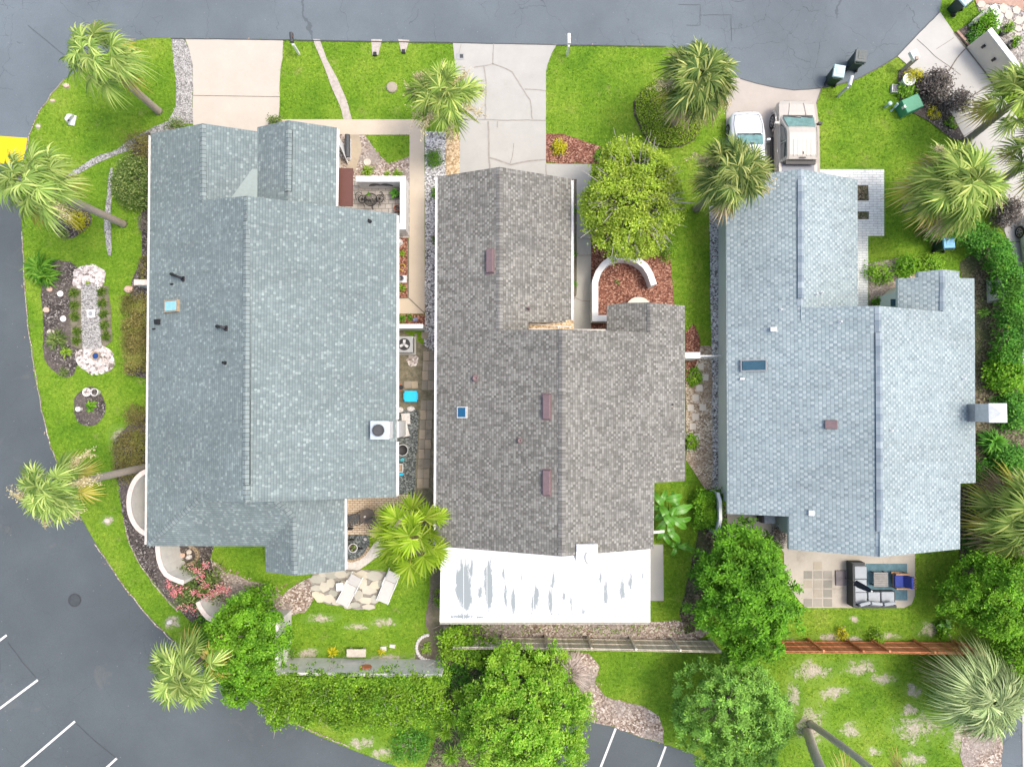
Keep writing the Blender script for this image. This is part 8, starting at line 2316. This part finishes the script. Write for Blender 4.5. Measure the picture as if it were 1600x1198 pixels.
# ------------------------------------------------------------------ hedges and shrubs
hedge('hedge', 'long loose sunlit hedge behind the stucco wall beside the parking lot', 'hedge', [(418, 1096), (480, 1082), (560, 1088), (640, 1094), (692, 1080)], 92, 2.1, 'hedge', 25000, 0.115, 0.068, 51, twigs=150, jag=0.28, ymax=P(560, 1054, 2.0).y - 0.1)
hedge('vine', 'fringe of bright leaves over the top of the stucco boundary wall', 'vine', [(446, 1056), (560, 1058), (690, 1058)], 13, 2.35, 'hedge', 3800, 0.12, 0.07, 57, jag=0.06)
hedge('hedge', 'curving dark hedge between the pale blue-grey house and the right driveway', 'hedge', [(1462, 350), (1495, 356), (1534, 368), (1568, 400), (1583, 450), (1587, 510), (1582, 560)], 31, 1.5, 'dark', 17000, 0.13, 0.065, 52, jag=0.12)
hedge('hedge', 'long bronze-green hedge along the left wall of the left house', 'hedge', [(213, 466), (213, 520), (213, 578)], 37, 1.1, 'bronze', 9500, 0.09, 0.05, 53, jag=0.05)
hedge('hedge', 'clipped bright hedge block beside the pale gate of the right house', 'hedge', [(1108, 772), (1108, 822)], 32, 1.0, 'bright', 3600, 0.13, 0.085, 54, jag=0.06)
hedge('vine', 'tangle of light green vine over the end of the grey fence', 'vine', [(700, 985), (712, 1010), (730, 1020), (770, 1018)], 34, 1.5, 'hedge', 2200, 0.12, 0.08, 55, jag=0.25)
hedge('vine', 'light green vine running down beside the stucco wall end', 'vine', [(694, 990), (692, 1030), (694, 1066)], 16, 1.1, 'spring', 900, 0.1, 0.07, 56, jag=0.2)
SH = [('rounded glossy green shrub at the left wall of the left house, largest there', 208, 283, 33, 44, 1.5, 'olive', 3000, 0.1, 0.06),
      ('bronze shrub just above the big rounded one at the left house', 216, 226, 22, 22, 0.9, 'bronze', 900, 0.08, 0.04),
      ('small green shrub at the upper left corner of the green-grey roof', 274, 196, 15, 6, 0.6, 'olive', 300, 0.08, 0.045),
      ('small dark shrub between the beige driveway and the twin gable roof', 429, 189, 11, 6, 0.7, 'olive', 260, 0.08, 0.045),
      ('dark reddish shrub under the left eave, below the rounded glossy shrub', 226, 352, 9, 20, 0.7, 'purple', 420, 0.07, 0.035),
      ('thin bronze shrub under the left eave beside the garden wall stub', 224, 420, 8, 22, 0.5, 'bronze', 300, 0.08, 0.04),
      ('bronze shrub under the left eave below the long bronze hedge', 213, 650, 16, 18, 0.9, 'bronze', 800, 0.08, 0.04),
      ('sprawling bronze shrub beside the trunk of the blossoming palm', 203, 700, 28, 30, 0.9, 'bronze', 1700, 0.09, 0.045),
      ('bronze shrub under the blossoming palm trunk', 196, 735, 22, 16, 0.7, 'bronze', 700, 0.09, 0.04),
      ('low dark green shrub beside the big round tree, nearest the lawn edge', 322, 985, 26, 22, 1.0, 'deep', 900, 0.12, 0.07),
      ('bushy green shrub above the round tree by the wall corner', 408, 935, 22, 18, 1.6, 'bright', 900, 0.13, 0.08),
      ('small round shrub at the foot of the lime-green tree', 1042, 388, 15, 20, 0.9, 'hedge', 620, 0.08, 0.045),
      ('yellow-green clipped shrub in the small red mulch bed by the middle driveway', 873, 229, 10, 11, 0.4, 'yellow', 320, 0.09, 0.05),
      ('little green plant under the edge of the lime-green tree', 938, 244, 8, 9, 0.35, 'bright', 150, 0.1, 0.06),
      ('round green clump in the grey gravel left of the middle house, near the palm', 677, 247, 12, 12, 0.45, 'fern', 420, 0.09, 0.04),
      ('half-hidden green clump at the eave of the middle house, in grey gravel', 680, 301, 7, 10, 0.4, 'fern', 180, 0.09, 0.04),
      ('tiny green clump in grey gravel below the half-hidden one', 678, 376, 4, 6, 0.3, 'fern', 90, 0.08, 0.04),
      ('golden shrub in the small dark bed with one white disc', 123, 344, 14, 11, 0.6, 'yellow', 700, 0.08, 0.04),
      ('green leafy shrub with yellow blooms in the bed at the entry of the right house', 1375, 425, 20, 18, 0.7, 'spring', 420, 0.12, 0.06),
      ('bright green full shrub at the middle of the entry bed of the right house', 1416, 416, 17, 15, 0.8, 'bright', 560, 0.13, 0.07),
      ('yellow-green shrub at the right end of the entry bed', 1452, 414, 24, 10, 0.6, 'spring', 420, 0.12, 0.06),
      ('small green shrub at the foot of the beige bay', 1371, 471, 8, 6, 0.4, 'bright', 150, 0.1, 0.06),
      ('golden shrub in a white pot beside the right driveway', 1427, 120, 11, 9, 0.9, 'yellow', 380, 0.09, 0.05),
      ('lime shrub between the potted golden shrub and the green utility box', 1418, 141, 15, 9, 0.6, 'spring', 420, 0.1, 0.055),
      ('dark purple bush over the right driveway, the larger one', 1461, 132, 24, 22, 1.6, 'purple', 1700, 0.13, 0.05),
      ('dark purple bush over the right driveway, the smaller one', 1497, 160, 19, 15, 1.5, 'purple', 900, 0.13, 0.05),
      ('dark purple bush beside the parked pale car', 1574, 333, 18, 21, 1.5, 'purple', 1200, 0.13, 0.05),
      ('small yellow-green plant in the dark bed below the utility box', 1460, 177, 10, 8, 0.4, 'yellow', 170, 0.1, 0.055),
      ('small bright green plant at the tip of the dark driveway bed', 1486, 194, 8, 9, 0.4, 'spring', 170, 0.1, 0.055),
      ('bushy green planting in the bed by the beige driveway wall', 1541, 40, 20, 20, 0.9, 'bright', 800, 0.11, 0.06),
      ('dark green planting beside the black mulch at the beige driveway wall', 1526, 55, 12, 12, 0.6, 'dark', 300, 0.1, 0.05),
      ('dark purple shrub under the rear eave of the right house', 1216, 838, 12, 15, 0.7, 'purple', 500, 0.07, 0.04),
      ('leafy bush below the hedge beside the pale blue-grey house, upper one', 1572, 585, 28, 26, 1.6, 'bright', 1700, 0.16, 0.085),
      ('leafy dark bush between the strap-leaved plant and the chimney', 1585, 640, 24, 30, 1.4, 'dark', 1500, 0.15, 0.08),
      ('dark bushy shrub below the strap-leaved plant', 1578, 720, 26, 24, 1.2, 'dark', 1500, 0.15, 0.08),
      ('low feathery shrub at the right corner of the pale blue-grey roof', 1537, 738, 14, 20, 0.7, 'dark', 500, 0.1, 0.03),
      ('shaded bush at the lower right corner of the right house', 1530, 850, 22, 14, 0.8, 'dark', 500, 0.1, 0.05),
      ('small leafy plant by the red fence, right end', 1478, 985, 14, 10, 0.5, 'bright', 240, 0.15, 0.08),
      ('small bush at the red fence, below the outdoor sofa', 1372, 992, 11, 9, 0.6, 'spring', 280, 0.09, 0.05),
      ('small yellow-green bush at the red fence, left one', 1315, 989, 9, 8, 0.4, 'yellow', 180, 0.08, 0.045),
      ('dark shaded undergrowth shrub between the yuccas and the grey fence', 712, 1058, 20, 24, 0.6, 'dark', 600, 0.09, 0.05),
      ('leafy undergrowth shrub below the grey fence', 775, 1035, 28, 18, 1.0, 'deep', 800, 0.11, 0.06),
      ('leafy undergrowth shrub below the grey fence, nearer the dead brush', 838, 1028, 22, 14, 0.9, 'bright', 620, 0.11, 0.06),
      ('dark green undergrowth shrub at the bottom beside the yuccas', 640, 1165, 30, 26, 0.5, 'dark', 800, 0.09, 0.05),
      ('weedy green clump at the foot of the boundary wall corner', 452, 1020, 11, 9, 0.5, 'hedge', 220, 0.08, 0.04),
      ('weedy green clump along the left side of the white patio roof', 684, 935, 6, 14, 0.5, 'hedge', 220, 0.08, 0.04),
      ('leafy green plant in the tan gravel beside the middle house, upper one', 1086, 588, 10, 12, 0.5, 'spring', 260, 0.13, 0.07),
      ('leafy green plant in the tan gravel beside the middle house, lower one', 1079, 688, 9, 18, 0.6, 'hedge', 260, 0.12, 0.06),
      ('yellow ground plant in the stone-edged bed', 666, 1013, 7, 7, 0.3, 'spring', 150, 0.08, 0.04),
      ('bushy plants along the bottom of the white patio roof', 730, 978, 24, 7, 0.5, 'hedge', 420, 0.1, 0.06)]
for i, (lb, px, py, rx, ry, h, lf, n, L, W) in enumerate(SH):
    shrub('shrub' if h > 0.45 else 'plant', lb, 'shrub' if h > 0.45 else 'plant', px, py, rx, ry, h, lf, n, L, W, 200 + i)

# strap-leaved plants
g = 'liriope tufts edging the gravel strip'
rows = [('left', 0, 116, 458), ('left', 1, 117, 477), ('left', 2, 117, 494), ('left', 3, 121, 518), ('left', 4, 120, 533), ('right', 0, 160, 456), ('right', 1, 160, 474), ('right', 2, 163, 491), ('right', 3, 164, 508), ('right', 4, 166, 525)]
ordn = ['topmost', 'second from top', 'middle', 'second from bottom', 'bottom']
for i, (sd_, k, x, y) in enumerate(rows):
    rosette('grass_tuft', f'grassy tuft on the {"mulch" if sd_ == "left" else "lawn"} side of the gravel strip, {ordn[k]} of its row', 'plant', x, y, 12 if k < 4 else 11, 0.3, 'tuft', 120, 300 + i, g, 0.03, 0.75)
for i, (lb, x, y, r_p, lf, n, w) in enumerate([
        ('wide grassy lily clump on the entry bed, below the round stone', 574, 268, 15, 'grassy', 80, 0.035), ('long low grassy clump at the foot of the courtyard wall', 622, 273, 13, 'grassy', 70, 0.03), ('grassy clump between the two entry clumps', 605, 272, 8, 'grassy', 40, 0.03),
        ('strap-leaved clump in the narrow mulch bed, upper one', 629, 396, 8, 'grassy', 60, 0.035), ('strap-leaved clump in the narrow mulch bed, below the blue pot', 628, 450, 10, 'grassy', 70, 0.035), ('dense grassy clump beside the purple-grey rock', 628, 499, 11, 'fern', 90, 0.03), ('second dense grassy clump against the left house wall', 641, 497, 8, 'fern', 60, 0.03),
        ('variegated yellow lily at the stucco boundary wall', 520, 1018, 12, 'yellow', 40, 0.07), ('small yellow lily near the white stone slab', 596, 1016, 9, 'yellow', 26, 0.06),
        ('spiky grey-green grass in the dark bed, beside the lawn', 100, 366, 14, 'olive', 80, 0.025), ('bronze spiky plant with orange centre in the dark bed', 92, 531, 25, 'olive', 130, 0.05), ('small yellow-green plant under the bronze spiky one', 104, 550, 13, 'grassy', 50, 0.05),
        ('dark spiky grass at the bottom tip of the dark mulch bed', 100, 582, 13, 'olive', 60, 0.03), ('green lily clump in the oval mulch bed', 142, 636, 15, 'bright', 34, 0.08), ('small sprout on top of the shell circle', 137, 442, 5, 'grassy', 20, 0.03),
        ('spiky grey-green plant on the shaded right side bed', 1537, 488, 13, 'sage', 50, 0.05), ('grassy clump along the middle house walk, upper one', 897, 330, 8, 'fern', 50, 0.03), ('grassy clump along the middle house walk, middle one', 897, 396, 8, 'fern', 50, 0.03), ('grassy clump along the middle house walk, lowest one', 897, 444, 8, 'fern', 50, 0.03),
        ('weedy sprout in the red mulch inside the curved wall', 964, 440, 7, 'olive', 24, 0.03)]):
    rosette('grass_clump', lb, 'plant', x, y, r_p, 0.3, lf, n, 330 + i, None, w, 0.75)
rosette('fern', 'big bright fern at the road edge of the left garden', 'fern', 64, 420, 33, 0.5, 'fern', 150, 360, None, 0.1, 0.6, 0.25, (5, 60))
rosette('fern', 'fern fronds filling the middle of the big road-edge fern', 'fern', 72, 432, 22, 0.5, 'fern', 90, 361, None, 0.09, 0.6, 0.4, (5, 75))
for i, (lb, x, y, r_p, st) in enumerate([('yucca rosette nearest the hedge end, topmost of the yuccas', 717, 1086, 15, 1.3), ('large yucca rosette in the middle of the yuccas', 703, 1120, 20, 1.5), ('yucca rosette partly under the large one', 696, 1142, 17, 1.0), ('yucca rosette right of the others, against the yellow-green tree', 738, 1165, 17, 1.2), ('yucca rosette at the bottom edge, lowest of the yuccas', 706, 1178, 19, 1.2), ('shaded yucca rosette between the large one and the tree', 728, 1130, 18, 0.7)]):
    rosette('yucca', lb, 'yucca', x, y, r_p, 1.0, 'spring' if i != 5 else 'deep', 90, 370 + i, 'yuccas beside the hedge', 0.055, 0.25, st, (-12, 85))
rosette('strap_plant', 'glossy dark strap-leaved plant below the right house chimney', 'plant', 1549, 690, 26, 0.8, 'dark', 130, 380, None, 0.1, 0.6, 0.35, (0, 75))
rosette('dead_brush', 'tangled dry pinkish-grey brush against the grey fence', 'dead plant', 886, 1050, 42, 0.9, 'deadtwig', 330, 381, None, 0.04, 0.35, 0.9, (-10, 75))
rosette('dead_brush', 'tangled dry grey twigs beside the larger dead brush', 'dead plant', 866, 1064, 28, 0.7, 'deadtwig', 150, 382, None, 0.035, 0.2, 0.9, (-5, 75))

def banana(label, px, py, leaves, seed):
    """broad paddle leaves on arching stalks"""
    base = P(px, py, 0); t = thing('banana_plant', label, 'plant', base)
    r_ = np.random.default_rng(seed)
    st = MB()
    for (bx, by, tx, ty, w, z) in leaves:
        a, b_ = P(bx, by, z), P(tx, ty, z - 0.35)
        n = 9; L, Rr, Mid = [], [], []
        d = (b_ - a); s = Vector((-d.y, d.x, 0)).normalized()
        for k in range(n):
            f = k / (n - 1)
            q = a.lerp(b_, f); q.z = z + 0.25 * math.sin(math.pi * f * 0.7) - 0.45 * f * f
            ww = w * (math.sin(math.pi * min(1, f * 0.93 + 0.07)) ** 0.6) * (1 + 0.06 * r_.normal())
            L.append(q + s * ww + Vector((0, 0, ww * 0.25))); Mid.append(q.copy()); Rr.append(q - s * ww + Vector((0, 0, ww * 0.25)))
        m = MB(); m.add(L + Mid + Rr, [(i, i + 1, n + i + 1, n + i) for i in range(n - 1)] + [(n + i, n + i + 1, 2 * n + i + 1, 2 * n + i) for i in range(n - 1)])
        m.build('leaf', LF['banana'], t, smooth=True)
        st.tube([base, base.lerp(a, 0.6) + Vector((0, 0, 0.3)), a], [0.05, 0.035, 0.02], 6)
        st.tube(Mid, 0.012, 4)
    st.build('stalk', LF['fern'], t)
banana('broad-leaved banana plant at the right rear corner of the middle house', 1038, 808, [(1036, 790, 1018, 766, 0.16, 1.6), (1040, 780, 1066, 773, 0.2, 1.7), (1045, 800, 1082, 788, 0.22, 1.5), (1044, 810, 1030, 788, 0.2, 1.9), (1048, 806, 1072, 826, 0.2, 1.5), (1040, 812, 1024, 826, 0.16, 1.3), (1044, 818, 1050, 840, 0.18, 1.2), (1034, 800, 1022, 812, 0.18, 1.5), (1046, 796, 1056, 800, 0.2, 2.0), (1050, 790, 1060, 778, 0.16, 1.4), (1036, 822, 1026, 842, 0.15, 1.1), (1042, 826, 1062, 846, 0.17, 1.2), (1030, 786, 1040, 764, 0.15, 1.6), (1050, 814, 1080, 808, 0.16, 1.3), (1038, 806, 1052, 822, 0.2, 2.1), (1032, 794, 1016, 790, 0.14, 1.5), (1046, 784, 1052, 766, 0.15, 1.5), (1034, 830, 1046, 850, 0.14, 0.9)], 1)
banana('smaller broad-leaved plant below the banana plant', 1056, 856, [(1056, 852, 1042, 846, 0.12, 0.6), (1058, 852, 1086, 857, 0.13, 0.7), (1055, 854, 1047, 868, 0.12, 0.6), (1057, 850, 1058, 836, 0.12, 0.7), (1060, 854, 1076, 846, 0.12, 0.8)], 2)
rosette('young_banana', 'young broad-leaved plant beside the red fence, right end', 'plant', 1478, 975, 13, 0.5, 'banana', 9, 390, None, 0.2, 0.5, 0.3, (10, 60))

cover_leaves('ground_cover', 'clipped oval bed of green ground cover around the dark palm', [(1030, 124), (1006, 138), (992, 160), (993, 180), (1003, 208), (1016, 225), (1041, 232), (1065, 230), (1086, 218), (1102, 193), (1106, 175), (1100, 150), (1080, 130), (1055, 122)], 0.26, 'cover', 620, 0.09, 0.055, 61)
tag(sheet('soil', [(1030, 124), (1006, 138), (989, 160), (990, 180), (1003, 208), (1016, 225), (1041, 232), (1065, 230), (1086, 218), (1102, 193), (1106, 175), (1100, 150), (1080, 130), (1055, 122)], 1, MT['litter_dark'], 0.03), kind='structure')
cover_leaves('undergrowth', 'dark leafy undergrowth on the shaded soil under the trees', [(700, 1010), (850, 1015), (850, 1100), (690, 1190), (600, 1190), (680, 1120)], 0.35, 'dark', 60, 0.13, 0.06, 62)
cover_leaves('weeds', 'low weeds on the shaded bed along the right house', [(1503, 760), (1530, 760), (1545, 860), (1503, 866)], 0.2, 'dark', 70, 0.1, 0.05, 63)
cover_leaves('weeds', 'low weeds on the shaded bed beside the curving hedge', [(1528, 395), (1550, 400), (1562, 470), (1562, 640), (1528, 640)], 0.16, 'olive', 26, 0.1, 0.045, 64)
cover_leaves('weeds', 'low weeds between the grey fence and the white patio roof', [(690, 975), (1080, 975), (1090, 990), (700, 990)], 0.15, 'hedge', 50, 0.09, 0.05, 65)
chips('mulch_chips', 'red-brown bark chips loose on the mulch', [[(853, 211), (880, 210), (935, 229), (948, 240), (945, 254), (853, 254)], [(923, 345), (1000, 345), (1045, 385), (1050, 430), (1053, 470), (1040, 515), (925, 515)], [(1072, 520), (1084, 510), (1092, 540), (1072, 590)], [(620, 374), (637, 374), (637, 463), (620, 463)]], 170, 0.045, 'chip_red', 71)
chips('dark_mulch_chips', 'dark bark chips loose on the black mulch beds', [[(88, 322), (108, 312), (140, 329), (143, 348), (108, 372), (84, 364)], [(75, 406), (120, 414), (130, 450), (124, 560), (110, 590), (70, 550), (64, 450)], [(118, 620), (162, 620), (160, 650), (140, 664), (122, 652)], [(180, 735), (228, 735), (232, 850), (300, 950), (285, 958), (212, 858), (190, 800)], [(1404, 145), (1412, 168), (1455, 190), (1505, 216), (1463, 152), (1437, 125)]], 90, 0.045, 'chip_dark', 72)
chips('gravel_stones', 'loose pale stones on the grey gravel strips', [[(666, 210), (696, 210), (683, 290), (683, 558), (665, 558)], [(270, 62), (287, 64), (300, 102), (301, 190), (266, 188), (278, 150)], [(1109, 325), (1119, 325), (1120, 755), (1113, 755), (1110, 420)]], 150, 0.04, 'pebble', 73, 0.03)
chips('tan_stones', 'loose tan stones on the gravel beside the middle house', [[(1073, 545), (1112, 545), (1112, 755), (1103, 760), (1092, 745), (1073, 715)], [(698, 212), (718, 212), (717, 268), (698, 270)]], 120, 0.04, 'pebble_tan', 74, 0.03)
chips('shells', 'white shells heaped on the two shell beds', [blob(140, 434, 25, 20), blob(149, 562, 30, 21), blob(645, 563, 9, 9)], 130, 0.06, 'shell', 75, 0.04)
chips('fallen_leaves', 'dry fallen leaves scattered on the bare beds', [[(838, 1018), (918, 1022), (935, 1045), (945, 1088), (1006, 1102), (1035, 1140), (1034, 1158), (962, 1134), (870, 1098)], [(335, 876), (420, 916), (480, 906), (490, 935), (455, 960), (340, 940)], [(700, 976), (1095, 976), (1085, 992), (700, 992)], [(1528, 400), (1560, 430), (1562, 640), (1528, 640)], [(570, 214), (606, 254), (638, 248), (638, 270), (560, 270)]], 45, 0.06, 'deadleaf', 76, 0.02)

# ------------------------------------------------------------------ lawn grass blades
lo, hi = np.array([-28.0, -21.0]), np.array([28.0, 22.0])
pt = rng.uniform(lo, hi, (270000, 2))
keep = np.ones(len(pt), bool)
for poly in EXCL: keep &= ~in_poly(pt, poly)
pt = pt[keep]
n = len(pt)
az = rng.uniform(0, 6.28, n); e = rng.uniform(0.35, 1.2, n)
D = np.stack([np.cos(e) * np.cos(az), np.cos(e) * np.sin(az), np.sin(e)], 1)
ln = rng.uniform(0.06, 0.15, n); w = rng.uniform(0.02, 0.04, n)
S = np.stack([-np.sin(az), np.cos(az), np.zeros(n)], 1)
O = np.concatenate([pt, np.full((n, 1), 0.0)], 1)
V = np.stack([O - S * w[:, None] / 2, O + S * w[:, None] / 2, O + D * ln[:, None]], 1).reshape(-1, 3)
tag(np_mesh('grass', V, np.arange(3 * n).reshape(n, 3), MT['blade']), 'green lawn grass around the three houses', 'grass', kind='stuff')

chips('road_litter', 'dry leaves and grit along the road and parking lot edges', [[(150, 842), (185, 896), (227, 950), (272, 993), (262, 1000), (215, 958), (172, 905), (140, 850)], [(36, 405), (46, 525), (64, 633), (80, 700), (70, 704), (54, 636), (37, 528), (28, 405)], [(386, 1085), (461, 1126), (546, 1164), (620, 1192), (616, 1198), (540, 1174), (455, 1138), (380, 1095)], [(290, 58), (700, 63), (868, 67), (1040, 69), (1040, 74), (868, 72), (700, 68), (290, 63)], [(1160, 120), (1240, 136), (1312, 126), (1385, 94), (1389, 101), (1314, 135), (1240, 143), (1156, 126)], [(920, 1122), (962, 1134), (1035, 1158), (1080, 1174), (1076, 1182), (1030, 1168), (958, 1142), (915, 1130)]], 3, 0.04, 'deadleaf', 77, 0.03)
